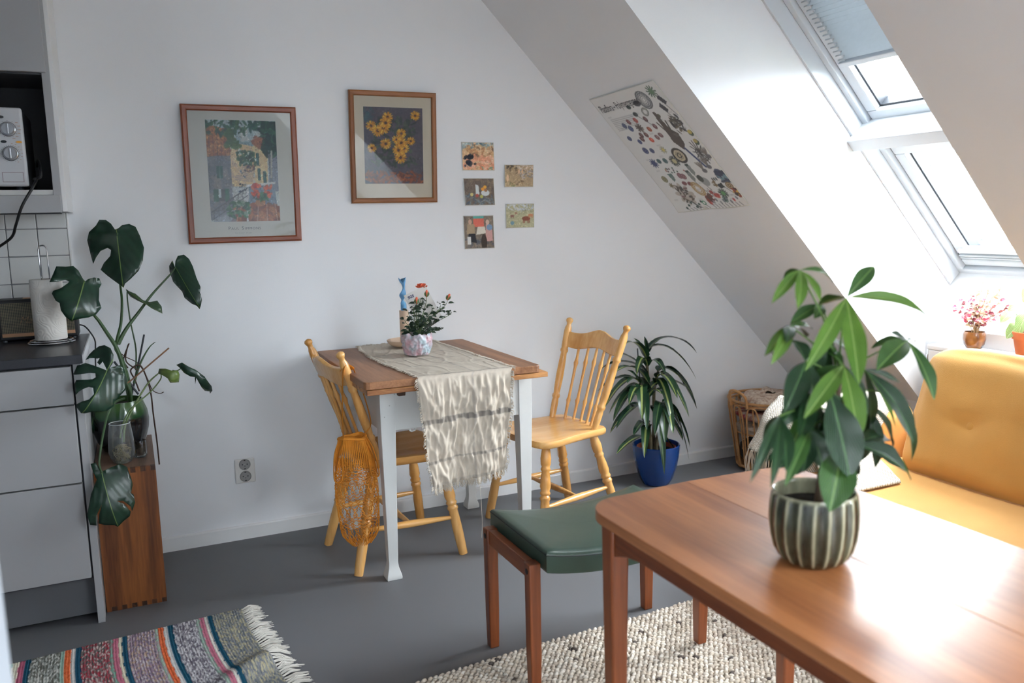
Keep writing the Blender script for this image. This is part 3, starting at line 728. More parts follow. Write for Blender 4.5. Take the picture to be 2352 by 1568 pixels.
# blades, nearest shape to each leaf in the photograph
shape_leaf('leaf', t, MLEAF, [(264, 527), (255, 514), (243, 506), (228, 507), (220, 522), (204, 539), (200, 556), (208, 585), (214, 607), (221, 590), (231, 575), (247, 567), (255, 571), (253, 584), (239, 601), (231, 619), (247, 632), (266, 646), (279, 656), (284, 661), (287, 650), (300, 639), (318, 621), (328, 598), (331, 570), (322, 544), (312, 524), (297, 516), (281, 517), (272, 524)], ((268, 534), (283, 660)), -.17, -.26, (.03, 0))
shape_leaf('leaf', t, MLEAF, [(191, 641), (180, 622), (168, 613), (150, 617), (128, 619), (118, 640), (113, 650), (130, 648), (150, 644), (160, 647), (140, 660), (122, 668), (119, 675), (128, 690), (137, 694), (140, 712), (150, 727), (164, 738), (180, 731), (204, 727), (220, 721), (233, 707), (227, 688), (228, 663), (233, 655), (228, 641), (216, 638), (202, 641), (196, 646)], ((194, 645), (165, 737)), -.305, -.37, (-.02, 0))
shape_leaf('leaf', t, MLEAF, [(402, 614), (396, 598), (389, 612), (390, 626), (398, 648), (408, 658), (418, 668), (424, 684), (440, 697), (452, 702), (459, 711), (462, 700), (464, 690), (461, 675), (452, 660), (440, 647), (437, 649), (445, 664), (458, 681), (461, 660), (452, 640), (444, 615), (436, 600), (424, 590), (409, 590), (403, 600)], ((403, 613), (458, 705)), -.12, -.20, (.02, 0), bulge=.02)
shape_leaf('leaf', t, MLEAF2, [(289, 664), (292, 672), (300, 684), (315, 690), (335, 697), (350, 708), (362, 714), (373, 720), (372, 708), (362, 696), (344, 694), (328, 688), (311, 675), (297, 669)], ((291, 668), (373, 720)), -.16, -.20, bulge=.01)
shape_leaf('leaf', t, MLEAF, [(246, 850), (236, 832), (229, 840), (223, 836), (229, 826), (223, 828), (205, 829), (196, 832), (214, 812), (228, 800), (240, 796), (254, 801), (261, 815), (259, 834), (253, 844), (263, 842), (276, 841), (285, 850), (292, 880), (288, 900), (275, 912), (262, 923), (261, 935), (246, 943), (228, 944), (210, 944), (196, 949), (186, 950), (177, 938), (174, 930), (188, 918), (205, 909), (216, 896), (214, 883), (204, 882), (192, 888), (182, 896), (174, 906), (170, 884), (175, 873), (190, 869), (213, 866), (222, 861), (219, 855), (205, 855), (188, 858), (170, 863), (168, 862), (177, 843), (196, 837), (214, 841), (230, 845)], ((247, 848), (190, 948)), -.610, -.66, (.012, 0))
shape_leaf('leaf', t, MLEAF, [(233, 1084), (220, 1062), (208, 1066), (214, 1085), (222, 1100), (209, 1130), (200, 1180), (207, 1204), (222, 1206), (221, 1180), (234, 1150), (228, 1175), (226, 1200), (240, 1204), (262, 1204), (271, 1210), (283, 1196), (298, 1184), (300, 1170), (285, 1150), (268, 1142), (283, 1143), (300, 1158), (303, 1170), (310, 1150), (307, 1133), (301, 1128), (305, 1110), (301, 1095), (292, 1075), (275, 1068), (255, 1074), (240, 1080)], ((234, 1086), (271, 1208)), -.605, -.63, (-.01, 0), bulge=.025, cup=.008)
shape_leaf('leaf', t, MLEAF, [(204, 945), (196, 960), (199, 985), (203, 1008), (214, 990), (228, 980), (234, 960), (226, 946), (215, 943)], ((216, 945), (203, 1006)), -.22, -.25)
# stems
def stem(pts, r, mat=MSTEM, nm='stem', n=8, k=6):
    P = spline(pts, k); m = len(P)
    rr = [r[0]+(r[1]-r[0])*i/(m-1) for i in range(m)] if isinstance(r, tuple) else r
    return G().tube(P, rr, n).build(nm, mat, t)
W = lambda x, y, Y: at(x, y, Y=Y)
stem([W(300, 925, -.21), W(296, 880, -.20), W(278, 820, -.20), W(266, 800, -.20), W(270, 775, -.20), W(278, 740, -.19), W(280, 690, -.19), W(275, 640, -.22), W(269, 534, -.175)], (.008, .003))
stem([W(300, 925, -.21), W(285, 850, -.21), W(268, 800, -.21), W(246, 765, -.22), W(228, 738, -.23), W(214, 720, -.24), W(200, 690, -.30), W(194, 645, -.307)], (.009, .003))
stem([W(271, 790, -.20), W(290, 755, -.18), W(320, 715, -.16), W(350, 675, -.14), W(392, 629, -.125), W(403, 613, -.122)], (.008, .002))
stem([W(312, 850, -.2), W(312, 800, -.18), W(300, 740, -.17), W(293, 690, -.16), W(292, 670, -.16)], (.003, .0022))
stem([W(300, 925, -.22), W(296, 895, -.30), W(278, 862, -.45), W(262, 850, -.55), W(247, 848, -.612)], (.006, .0035))
stem([W(285, 915, -.25), W(262, 925, -.36), W(248, 950, -.50), W(238, 990, -.57), W(230, 1040, -.60), W(228, 1065, -.607), W(234, 1086, -.607)], (.0045, .003))
stem([W(308, 880, -.2), W(318, 845, -.19), W(332, 815, -.18), W(345, 795, -.18), W(357, 785, -.18)], (.005, .001), MSTEM)
stem([W(320, 898, -.2), W(310, 872, -.2), W(300, 850, -.2), W(320, 838, -.2), W(334, 860, -.19), W(346, 900, -.18), W(352, 950, -.17), W(360, 1010, -.17), W(366, 1066, -.17)], .0028, BRWN, 'aerial_root')
stem([W(268, 805, -.2), W(290, 820, -.2), W(318, 835, -.19), W(338, 868, -.18), W(350, 895, -.18), W(366, 903, -.17), W(376, 900, -.17)], .0016, BRWN, 'aerial_root')
stem([W(318, 850, -.2), W(290, 830, -.2), W(292, 800, -.2), W(296, 790, -.2), W(284, 825, -.19), W(294, 845, -.19)], .0024, BRWN, 'aerial_root')
stem([W(268, 900, -.22), W(285, 885, -.22), W(305, 870, -.21), W(340, 840, -.19), W(388, 799, -.16)], (.0032, .0028), WOOD('bamboo_stick', (98, 66, 42), (130, 92, 60), 'z', .6), 'support_stick')
stem([W(300, 920, -.2), W(312, 860, -.19), W(322, 815, -.19), W(331, 768, -.19)], (.0036, .0032), GASK, 'support_stick')
stem([W(262, 830, -.2), W(285, 860, -.2), W(306, 890, -.2), W(318, 905, -.2)], .004, GASK, 'support_stick')

# glass vase with a rooted cutting
VG = GLASS('vase_glass', (250, 252, 252), .16, .10)
vx, vy = -.075, -.398
t = thing('glass_vase', (vx, vy, ch), 'fluted clear glass vase holding a rooted cutting on the crate front', 'vase')
g = G(); n = 40; prof = [(.026, .0015), (.030, .004), (.0405, .022), (.0425, .045), (.040, .09), (.0355, .128), (.034, .142)]
vs = []
for r, z in prof:
    for k in range(n):
        a = 2*PI*k/n; rr = r*(1+(.018 if k % 2 else 0)*(1 if .02 < z < .135 else 0)); vs.append((vx+rr*math.cos(a), vy+rr*math.sin(a), ch+z))
g.add(vs, [(i*n+k, i*n+(k+1) % n, (i+1)*n+(k+1) % n, (i+1)*n+k) for i in range(len(prof)-1) for k in range(n)]+[tuple(range(n))[::-1]])
g.build('glass', VG, t, smooth=25)
G().tube([(vx+.034*math.cos(2*PI*k/32), vy+.034*math.sin(2*PI*k/32), ch+.142) for k in range(32)], .0011, 6, closed=True).build('rim', M('glass_rim', (215, 220, 222), .1, .02), t)
G().lathe([(.001, .004), (.028, .005), (.038, .022), (.0395, .045), (.0375, .08), (.0365, .085), (.001, .085)], 32, Matrix.Translation((vx, vy, ch)), cap=False).build('water', GLASS('vase_water', (244, 246, 240), .05), t)
g = G(); rng = random.Random(5)
for k in range(26):
    a = rng.uniform(0, 6.3); P = [Vector((vx+.006*rng.gauss(0, 1), vy+.006*rng.gauss(0, 1), ch+.065))]
    for q in range(5):
        P.append(Vector((vx+rng.uniform(.004, .031)*math.cos(a+q*.7), vy+rng.uniform(.004, .031)*math.sin(a+q*.7), ch+max(.008, .055-q*.011+rng.uniform(-.008, .008)))))
    g.tube(spline(P, 4), .0012, 5)
o = g.build('roots', M('pale_roots', (150, 132, 92), .8, .25, 40), t); o['kind'] = 'stuff'
ct = thing('monstera_cutting', (vx, vy, ch+.06), 'young leaf cutting with a curled new leaf in the glass vase', 'plant')
t = ct
stem([W(284, 1015, -.398), W(288, 975, -.39), W(312, 925, -.36), W(340, 880, -.33), W(363, 858, -.32)], (.0042, .0025), M('cutting_stem', (88, 108, 62), .45, .2, 14))
stem([W(276, 1005, -.40), W(282, 975, -.40), W(300, 940, -.38), W(345, 900, -.34), W(368, 872, -.32), W(370, 860, -.32)], (.003, .002), M('cutting_stem', (88, 108, 62), .45, .2, 14))
stem([W(396, 850, -.31), W(405, 851, -.31), W(414, 847, -.31), W(420, 838, -.31)], .0018, MSTEM)
YL = LEAF('young_leaf', (62, 84, 40), (110, 128, 60), (140, 150, 90), .35, 3, .03, veinamt=.08, bump=.05)
shape_leaf('leaf', t, YL, [(363, 858), (366, 848), (380, 846), (395, 850), (409, 852), (413, 862), (411, 878), (402, 874), (390, 872), (384, 862), (374, 858)], ((364, 856), (411, 877)), -.32, -.33, (.02, 0), cup=.015)
shape_leaf('leaf', t, MLEAF, [(405, 838), (418, 833), (430, 839), (449, 848), (470, 864), (486, 887), (488, 898), (483, 905), (481, 897), (470, 895), (462, 884), (453, 868), (450, 862), (447, 876), (446, 860), (436, 858), (422, 852), (413, 843)], ((408, 838), (485, 900)), -.31, -.27, (.03, 0), cup=.012)
# little ribbed tumbler behind the vase
t = thing('ribbed_tumbler', (-.014, -.385, ch), 'small ribbed glass tumbler half hidden behind the fluted vase', 'glass')
g = G(); n = 36; vs = []; hx, hy = -.0185, -.352; prof = [(.018, .001), (.022, .006), (.0225, .03), (.0225, .055), (.021, .062)]
for r, z in prof:
    for k in range(n):
        a = 2*PI*k/n; rr = r*(1.05 if k % 3 == 0 else 1); vs.append((hx+rr*math.cos(a), hy+rr*math.sin(a), ch+z))
g.add(vs, [(i*n+k, i*n+(k+1) % n, (i+1)*n+(k+1) % n, (i+1)*n+k) for i in range(len(prof)-1) for k in range(n)]+[tuple(range(n))[::-1]])
g.build('glass', GLASS('tumbler_glass', (200, 206, 208), .18), t, smooth=25)
# ================================================================== ON THE WALL
WF1 = WOOD('frame_redwood', (98, 42, 18), (134, 66, 34), 'z', .38, 1.2, 8, coat=.2)
WF1H = WOOD('frame_redwood_h', (98, 42, 18), (134, 66, 34), 'x', .38, 1.2, 8, coat=.2)
WF2 = WOOD('frame_oak', (112, 64, 28), (146, 92, 48), 'z', .42, 1.2, 8)
WF2H = WOOD('frame_oak_h', (112, 64, 28), (146, 92, 48), 'x', .42, 1.2, 8)
PGL = GLASS('picture_glass', (252, 252, 252), .085)
PAPER = M('print_paper', (214, 215, 208), .7, .01, 4)
def picture(name, x0, x1, z0, z1, skew, lean, fw, fd, mv, mh, label, art, inner, paper):
    """frame of four mitred rails hanging on the wall, leaning out a little at the top"""
    t = thing(name, ((x0+x1)/2, 0, z0), label, 'picture')
    def P(u, v, d):   # u,v in metres from the lower-left outer corner
        fy = v/(z1-z0)
        return Vector((x0+u+skew*fy, -(d+.004+lean*fy), z0+v))
    w, h = x1-x0, z1-z0
    def rail(c, n, m):
        g = G(); a, b2, c2, d2 = c
        prof = [(0, 0), (0, fd*.8), (.25, fd), (.8, fd*.92), (1, fd*.7), (1, 0)]
        # outer edge a->b, inner edge d->c
        vs = []
        for (q, dd) in prof:
            for (o, i) in ((a, d2), (b2, c2)):
                u = o[0]+(i[0]-o[0])*q; v = o[1]+(i[1]-o[1])*q; vs.append(P(u, v, dd))
        k = len(prof)
        g.add(vs, [(2*j, 2*j+1, (2*j+3) % (2*k), (2*j+2) % (2*k)) for j in range(k)]+[tuple(range(0, 2*k, 2)), tuple(range(1, 2*k, 2))[::-1]])
        g.build(n, m, t, smooth=30)
    o = [(0, 0), (w, 0), (w, h), (0, h)]; i = [(fw, fw), (w-fw, fw), (w-fw, h-fw), (fw, h-fw)]
    rail((o[0], o[1], i[1], i[0]), 'frame_rail', mh); rail((o[2], o[3], i[3], i[2]), 'frame_rail', mh)
    rail((o[1], o[2], i[2], i[1]), 'frame_rail', mv); rail((o[3], o[0], i[0], i[3]), 'frame_rail', mv)
    e = .004
    def quad(n, m, u0, u1, v0, v1, d, th=.0015):
        g = G(); g.hexa([P(u0, v0, d-th), P(u1, v0, d-th), P(u1, v1, d-th), P(u0, v1, d-th), P(u0, v0, d), P(u1, v0, d), P(u1, v1, d), P(u0, v1, d)]); return g.build(n, m, t, smooth=0)
    quad('backing_paper', paper, fw-e, w-fw+e, fw-e, h-fw+e, .006)
    u0, u1, v0, v1 = inner
    art.mesh('print', P(u0, v0, .0066), P(u1, v0, .0066)-P(u0, v0, .0066), P(u0, v1, .0066)-P(u0, v0, .0066), t)
    quad('picture_glass', PGL, fw-.002, w-fw+.002, fw-.002, h-fw+.002, .0115)
    return t, P
# --- print 1: sunlit village lane between houses, loose watercolour manner
A = Paint(168, 234, (196, 204, 202)); rg = random.Random(3)
A.ell(.5, .98, .7, .35, (168, 190, 196), 0, .6); A.dabs(40, (.3, .72, .8, .9), .10, [(206, 212, 206), (150, 178, 188), (188, 200, 196)], .45, 3, rg)
A.poly([(.40, .72), (.70, .72), (.70, .79), (.4, .79)], (120, 150, 158), .7)
A.poly([(.28, .35), (.62, .35), (.70, .74), (.46, .77), (.33, .70)], (222, 196, 150)); A.dabs(70, (.33, .38, .7, .75), .05, [(232, 210, 168), (206, 178, 132), (190, 168, 150), (214, 190, 150)], .6, 2.5, rg)
for k in range(9): A.line((.36+.02*k, .42+.02*k), (.62+.005*k, .40+.015*k), .008, (150, 134, 134), .5)
A.poly([(0, .02), (.33, .10), (.33, .67), (0, .64)], (116, 122, 132)); A.dabs(70, (0, .1, .30, .64), .06, [(128, 132, 140), (104, 112, 124), (140, 138, 136)], .5, 2, rg)
A.poly([(0, .64), (.33, .67), (.31, .85), (.20, .93), (0, .95)], (170, 118, 86))
for r in range(7):
    for c in range(6): A.ell(.02+c*.056+.02*(r % 2), .665+r*.04, .030, .020, rg.choice([(190, 138, 100), (160, 104, 78), (200, 152, 112), (140, 92, 74)]), .3, .9); A.ell(.04+c*.056, .655+r*.04, .010, .022, (96, 66, 62), .2, .5)
A.poly([(.66, .36), (.84, .38), (.86, .70), (.66, .76)], (226, 204, 158)); A.dabs(30, (.68, .4, .84, .7), .04, [(234, 214, 172), (210, 184, 140)], .6, 2, rg)
A.poly([(.62, .80), (.80, .86), (.90, .76), (.86, .68), (.66, .76)], (158, 104, 84)); A.dabs(26, (.66, .72, .86, .84), .03, [(178, 124, 96), (134, 86, 74)], .7, 1.5, rg)
A.poly([(.86, .30), (1, .30), (1, .75), (.88, .75)], (132, 142, 156))
for (x, y) in ((.12, .49), (.69, .62), (.70, .47), (.78, .44)):
    s = .5 if x > .5 else 1
    A.poly([(x, y-.06), (x+.09*s, y-.06), (x+.09*s, y+.06), (x, y+.06)], (34, 84, 82)); A.line((x+.045*s, y-.06), (x+.045*s, y+.06), .006, (96, 130, 126), .8)
A.poly([(.06, .20), (.13, .20), (.13, .33), (.06, .32)], (28, 88, 72)); A.poly([(.22, .20), (.28, .21), (.28, .33), (.22, .33)], (28, 88, 72)); A.poly([(.13, .21), (.22, .21), (.22, .325), (.13, .325)], (64, 72, 80)); A.poly([(.13, .24), (.165, .24), (.165, .325), (.13, .325)], (190, 206, 210))
for (x, y, r) in ((.60, .66, .075), (.56, .585, .065), (.64, .62, .06), (.46, .68, .05)):
    A.ell(x, y, r, r*.42, (34, 92, 76), 0, .95)
    for k in range(4): A.line((x, y+.035), (x-r*.8+k*r*.53, y-.012), .010, (214, 222, 210), .85)
A.dabs(60, (.42, .56, .68, .70), .03, [(30, 72, 54), (46, 92, 62), (24, 56, 48)], .75, 1.6, rg)
A.dabs(46, (.52, .50, .66, .56), .016, [(60, 56, 70), (120, 90, 80), (180, 150, 120)], .8, 1.5, rg)
A.dabs(70, (0, .86, .55, 1), .05, [(40, 84, 66), (28, 64, 56), (74, 110, 78)], .8, 3, rg); A.dabs(50, (.62, .90, 1, 1), .05, [(46, 96, 80), (28, 70, 66)], .8, 3, rg)
A.dabs(110, (.80, .66, 1, .98), .055, [(28, 68, 62), (20, 54, 56), (52, 96, 80)], .8, 2, rg); A.dabs(30, (.28, .74, .46, .90), .05, [(62, 96, 66), (80, 110, 76)], .8, 1.5, rg)
A.line((.88, .66), (.90, .40), .016, (104, 112, 120)); A.line((.92, .70), (.90, .44), .012, (180, 180, 172))
A.poly([(.56, .15), (.96, .17), (.94, .36), (.56, .36)], (132, 150, 166)); A.dabs(30, (.56, .18, .94, .34), .05, [(146, 162, 176), (118, 136, 154)], .5, 2, rg); A.line((.56, .36), (.94, .385), .014, (228, 230, 226))
A.poly([(.28, 0), (1, 0), (1, .15), (.6, .19), (.36, .10)], (150, 92, 66)); A.dabs(60, (.3, .0, 1, .16), .06, [(172, 112, 80), (128, 76, 58), (188, 134, 100), (110, 66, 54)], .7, 2, rg)
for k in range(5): A.line((.36+.15*k, .0), (.45+.12*k, .17), .006, (206, 180, 158), .8)
A.line((.52, .0), (.54, .36), .012, (214, 218, 220))
A.poly([(.04, 0), (.36, .0), (.34, .12), (.06, .10)], (140, 150, 164), .7)
A.line((.02, .10), (.54, .335), .007, (70, 74, 84)); A.line((.02, .02), (.54, .26), .006, (70, 74, 84), .8)
for k in range(7): A.ell(.08+k*.07, .10+k*.032, .026, .026, (80, 84, 94), 0, .9, ring=.75); A.line((.05+k*.07, .03+k*.03), (.05+k*.07, .12+k*.03), .005, (80, 84, 94), .8)
A.dabs(70, (.24, .04, .56, .20), .035, [(30, 84, 56), (56, 116, 74), (120, 150, 130), (24, 64, 50)], .85, 2, rg)
A.ell(.72, .19, .075, .055, (176, 128, 96)); A.ell(.72, .225, .08, .018, (120, 80, 64))
A.dabs(30, (.64, .21, .84, .29), .030, [(36, 86, 60), (70, 120, 90), (28, 66, 52)], .85, 1.6, rg); A.dabs(22, (.60, .25, .90, .36), .034, [(206, 88, 66), (222, 116, 92), (180, 62, 54)], .9, 1.2, rg)
A.dabs(14, (.42, .30, .52, .52), .016, [(58, 82, 110), (40, 48, 64)], .9, 1.4, rg)
A.brush(2600, .016, .34, rg); A.grain(4)
t, P = picture('framed_picture', .2225, .6605, 1.243, 1.779, .004, .010, .023, .017, WF1, WF1H, 'red-brown framed watercolour of a sunlit village lane with lettering below', A, (.088, .356, .084, .480), PAPER)
g = G()
text_geo(g, 'P', frame_M(P(.151, .0515, .0068), (1, 0, 0), (0, 0, 1)), .0185); text_geo(g, 'AUL', frame_M(P(.1625, .0515, .0068), (1, 0, 0), (0, 0, 1)), .0140, spacing=1.25)
text_geo(g, 'S', frame_M(P(.2025, .0515, .0068), (1, 0, 0), (0, 0, 1)), .0185); text_geo(g, 'IMMONS', frame_M(P(.2145, .0515, .0068), (1, 0, 0), (0, 0, 1)), .0140, spacing=1.25)
g.build('lettering', M('print_blue_grey', (58, 70, 84), .7), t, smooth=0)
g = G(); text_geo(g, 'harbour steps', frame_M(P(.176, .036, .0068), (1, 0, 0), (0, 0, 1)), .0095, shear=.3, spacing=1.5, sx=.8); g.build('lettering', M('print_light_grey', (150, 154, 154), .7), t, smooth=0)

# --- print 2: a plain generic flower print in the same colours (dusky violet, ochre flowers, rust ground)
B = Paint(150, 196, (78, 74, 88)); rg = random.Random(8)
B.dabs(300, (0, .15, 1, 1), .05, [(84, 80, 94), (70, 66, 82), (96, 88, 98), (62, 66, 84), (104, 92, 102)], .4, 2.4, rg)
B.dabs(30, (0, .8, .15, 1), .05, [(60, 92, 104), (50, 80, 96)], .4, 2, rg)
B.dabs(120, (0, 0, 1, .15), .06, [(146, 74, 44), (118, 56, 38), (166, 92, 52), (90, 50, 44)], .8, 3.5, rg)
B.dabs(160, (.16, .24, .86, .86), .06, [(38, 56, 46), (54, 76, 58), (30, 42, 40), (72, 92, 70)], .65, 2.6, rg)
for k in range(15):
    x = rg.uniform(.12, .88); y = rg.uniform(.34, .92); r = rg.uniform(.055, .085)
    for q in range(16):
        a = q*2*PI/16+rg.uniform(-.1, .1); B.ell(x+r*.8*math.cos(a), y+r*.8*math.sin(a)/B.asp, r*.5, r*.17, rg.choice([(224, 160, 44), (206, 136, 36), (236, 182, 70)]), a, .95)
    B.ell(x, y, r*.5, r*.5, (196, 128, 40)); B.ell(x, y, r*.3, r*.3, (70, 42, 26))
B.brush(2200, .016, .30, rg); B.grain(5)
t, P = picture('framed_picture', .8785, 1.2615, 1.3925, 1.858, .006, .012, .0215, .017, WF2, WF2H, 'light oak framed flower print in ochre and violet on cream mount', B, (.062, .322, .082, .400), M('aged_cream_mount', (222, 210, 188), .75, .03, 3))

# --- postcards stuck to the wall
def card(x0, x1, z0, z1, label, art, tilt=0.0, curl=(.004, .001)):
    t = thing('postcard', ((x0+x1)/2, 0, z0), label, 'postcard', 'postcards on the white wall')
    def P(u, v, d=0):
        return Vector((x0+(x1-x0)*u+tilt*(v-.5), -(.0012+d+curl[0]*(1-u)**2*(1-v*.5)+curl[1]*u*u), z0+(z1-z0)*v))
    g = G(); g.grid(lambda a, b: P(a, b), 7, 7); g.build('card', M('card_white', (216, 214, 206), .7), t, smooth=180, solid=.0006)
    art.mesh('print', None or (0, 0, 0), (1, 0, 0), (0, 1, 0), t, fn=lambda u, v: P(.015+.97*u, .02+.96*v, .0008))
def cardart(seed, base, layers):
    A = Paint(84, 72, base); rg = random.Random(seed)
    for (n, box, r, cols, el) in layers: A.dabs(n, box, r, cols, .75, el, rg)
    A.brush(500, .03, .25, rg); return A, rg
A, rg = cardart(1, (214, 176, 138), [(40, (0, .75, 1, 1), .09, [(120, 150, 160), (180, 196, 196), (90, 118, 130)], 3), (60, (.1, .45, 1, .85), .09, [(206, 168, 124), (178, 130, 92), (120, 88, 66), (220, 190, 150)], 2), (50, (0, 0, 1, .5), .1, [(226, 162, 132), (232, 186, 158), (210, 140, 110)], 2), (14, (.05, .12, .4, .55), .07, [(26, 36, 52), (36, 48, 66), (18, 24, 36)], 1.3), (10, (.5, .0, 1, .1), .05, [(200, 110, 70), (110, 150, 120)], 2)])
card(1.389, 1.546, 1.531, 1.656, 'postcard with a dark shape on peach folds, top of the left column', A, -.002)
A, rg = cardart(2, (112, 98, 86), [(60, (0, .45, 1, 1), .1, [(118, 104, 92), (98, 88, 80), (128, 112, 94)], 2), (50, (0, 0, 1, .45), .1, [(104, 116, 124), (80, 92, 104), (128, 136, 140)], 4)])
A.poly([(.38, .40), (.50, .40), (.48, .74), (.38, .78)], (206, 212, 212)); A.ell(.70, .46, .14, .10, (206, 212, 214)); 
for (x, y, c) in ((.62, .60, (222, 152, 64)), (.70, .68, (226, 168, 76)), (.72, .56, (150, 110, 84)), (.24, .40, (206, 192, 130)), (.42, .36, (170, 84, 74)), (.57, .32, (178, 178, 96))): A.ell(x, y, .055, .055, c)
A.grain(5); card(1.393, 1.543, 1.376, 1.497, 'dim postcard of jug and fruit, middle of the left column', A, -.004, (.010, .001))
A, rg = cardart(3, (120, 108, 96), [(40, (0, .5, 1, 1), .08, [(128, 116, 98), (100, 90, 80)], 4), (30, (0, 0, 1, .3), .08, [(96, 96, 100), (140, 124, 112), (80, 84, 92)], 3)])
A.poly([(.32, .66), (.68, .66), (.68, .92), (.32, .92)], (212, 108, 90)); A.poly([(.32, .92), (.68, .92), (.68, 1), (.32, 1)], (90, 160, 150)); A.poly([(.40, .42), (.74, .46), (.70, .66), (.46, .66)], (220, 214, 200))
A.poly([(.08, .45), (.36, .45), (.36, .74), (.12, .76)], (168, 148, 120)); A.ell(.21, .82, .06, .07, (196, 160, 138)); A.poly([(.12, .22), (.42, .16), (.36, .46), (.14, .46)], (34, 34, 40)); A.poly([(.72, .2), (.96, .22), (.94, .72), (.74, .74)], (200, 156, 150)); A.ell(.80, .80, .06, .07, (206, 176, 160)); A.ell(.86, .64, .1, .08, (120, 148, 178)); A.ell(.66, .18, .10, .22, (60, 48, 42)); A.poly([(.1, .12), (.22, .12), (.22, .36), (.1, .36)], (214, 214, 210))
A.grain(5); card(1.388, 1.5355, 1.181, 1.331, 'postcard of two seated figures before a red panel, lowest of the left column', A, -.003, (.003, .002))
A, rg = cardart(4, (170, 148, 118), [(40, (0, .1, .7, .9), .08, [(178, 154, 118), (150, 124, 92), (196, 172, 136), (110, 92, 72)], 2.5), (30, (.55, .4, 1, .8), .08, [(150, 150, 156), (196, 184, 178), (110, 112, 122)], 5), (20, (.4, .8, 1, 1), .08, [(206, 188, 176), (214, 200, 186)], 4), (16, (0, .85, .4, 1), .05, [(60, 58, 50), (90, 80, 66)], 2), (14, (.0, .0, .4, .25), .05, [(120, 128, 90), (196, 184, 150)], 2)])
A.ell(.50, .70, .03, .10, (220, 184, 150)); A.ell(.62, .70, .03, .10, (214, 176, 140)); A.ell(.1, .4, .05, .14, (220, 186, 150)); A.grain(5)
card(1.592, 1.742, 1.4565, 1.5575, 'postcard of figures on a sandy shore, upper of the right pair', A, .004, (.012, .002))
A, rg = cardart(5, (176, 172, 140), [(40, (0, .72, 1, 1), .1, [(190, 198, 206), (206, 210, 212), (176, 186, 198)], 5), (50, (0, 0, 1, .68), .1, [(182, 178, 144), (164, 160, 128), (196, 190, 156)], 3)])
for (x, y, r, c) in ((.72, .38, .15, (130, 74, 56)), (.88, .52, .09, (190, 130, 96)), (.22, .50, .07, (126, 84, 72)), (.36, .62, .05, (150, 110, 90))):
    A.ell(x, y, r, r*.55, c)
    for k in (-.7, -.4, .4, .7): A.line((x+k*r, y), (x+k*r, y-r*1.2), r*.10, c)
A.ell(.22, .2, .07, .07, (110, 140, 150)); A.grain(5)
card(1.596, 1.742, 1.270, 1.381, 'pale postcard of brown cattle on grassland, lower of the right pair', A, .001, (.005, .002))

# --- double wall socket
SW = M('socket_white', (222, 221, 218), .3, .01)
t = thing('wall_socket', (.372, 0, .244), 'white double wall socket low on the white wall', 'socket')
sx0, sx1, sz0, sz1 = .332, .413, .243, .347; cxm = (sx0+sx1)/2
G().bx(sx0, sx1, -.011, -.001, sz0, sz1).build('plate', SW, t, smooth=30, bevel=.005, seg=3)
for zc in (.3235, .2725):
    Mx = Matrix.Translation((cxm, -.0115, zc)) @ Matrix.Rotation(PI/2, 4, 'X')
    w = G().lathe([(.0232, 0), (.0230, .0032), (.0222, .0036), (.0212, .0030), (.0198, .0006), (.001, .0004)], 36, Mx, cap=False).build('outlet', M('socket_well', (150, 149, 148), .45), t)
    g = G()
    for hx in (-.0095, .0095): g.lathe([(.0026, .0003), (.0026, .0009)], 12, Matrix.Translation((cxm+hx, -.0115, zc)) @ Matrix.Rotation(PI/2, 4, 'X'))
    g.lathe([(.0019, .0003), (.0019, .0009)], 10, Matrix.Translation((cxm, -.0115, zc-.007)) @ Matrix.Rotation(PI/2, 4, 'X'))
    g.build('pin_holes', GASK, w)
    for sgn in (-1, 1): G().bx(cxm-.0035, cxm+.0035, -.0140, -.011, zc+sgn*.0182-.0018, zc+sgn*.0182+.0018).build('earth_clip', M('dark_metal', (52, 50, 50), .4, metal=.6), w, smooth=0)
# --- poster on the sloping ceiling
Pp = Paint(150, 200, (222, 222, 220)); rg = random.Random(21)
cols_dark = [(40, 42, 48), (58, 58, 64), (70, 62, 60)]
def ringed(x, y, r, c, c2): Pp.ell(x, y, r, r, c); Pp.ell(x, y, r*.72, r*.72, c2); Pp.ell(x, y, r*.5, r*.5, c); Pp.ell(x, y, r*.2, r*.2, c2)
def burst(x, y, r, c, n=12, core=None):
    for k in range(n): a = 2*PI*k/n+rg.uniform(-.1, .1); Pp.line((x, y), (x+r*math.cos(a), y+r*math.sin(a)/Pp.asp), .006, c)
    Pp.ell(x, y, r*.5, r*.5, core or c)
def stalk(x, y, x2, y2): Pp.line((x, y), (x2, y2), .0032, (70, 70, 74), .9)
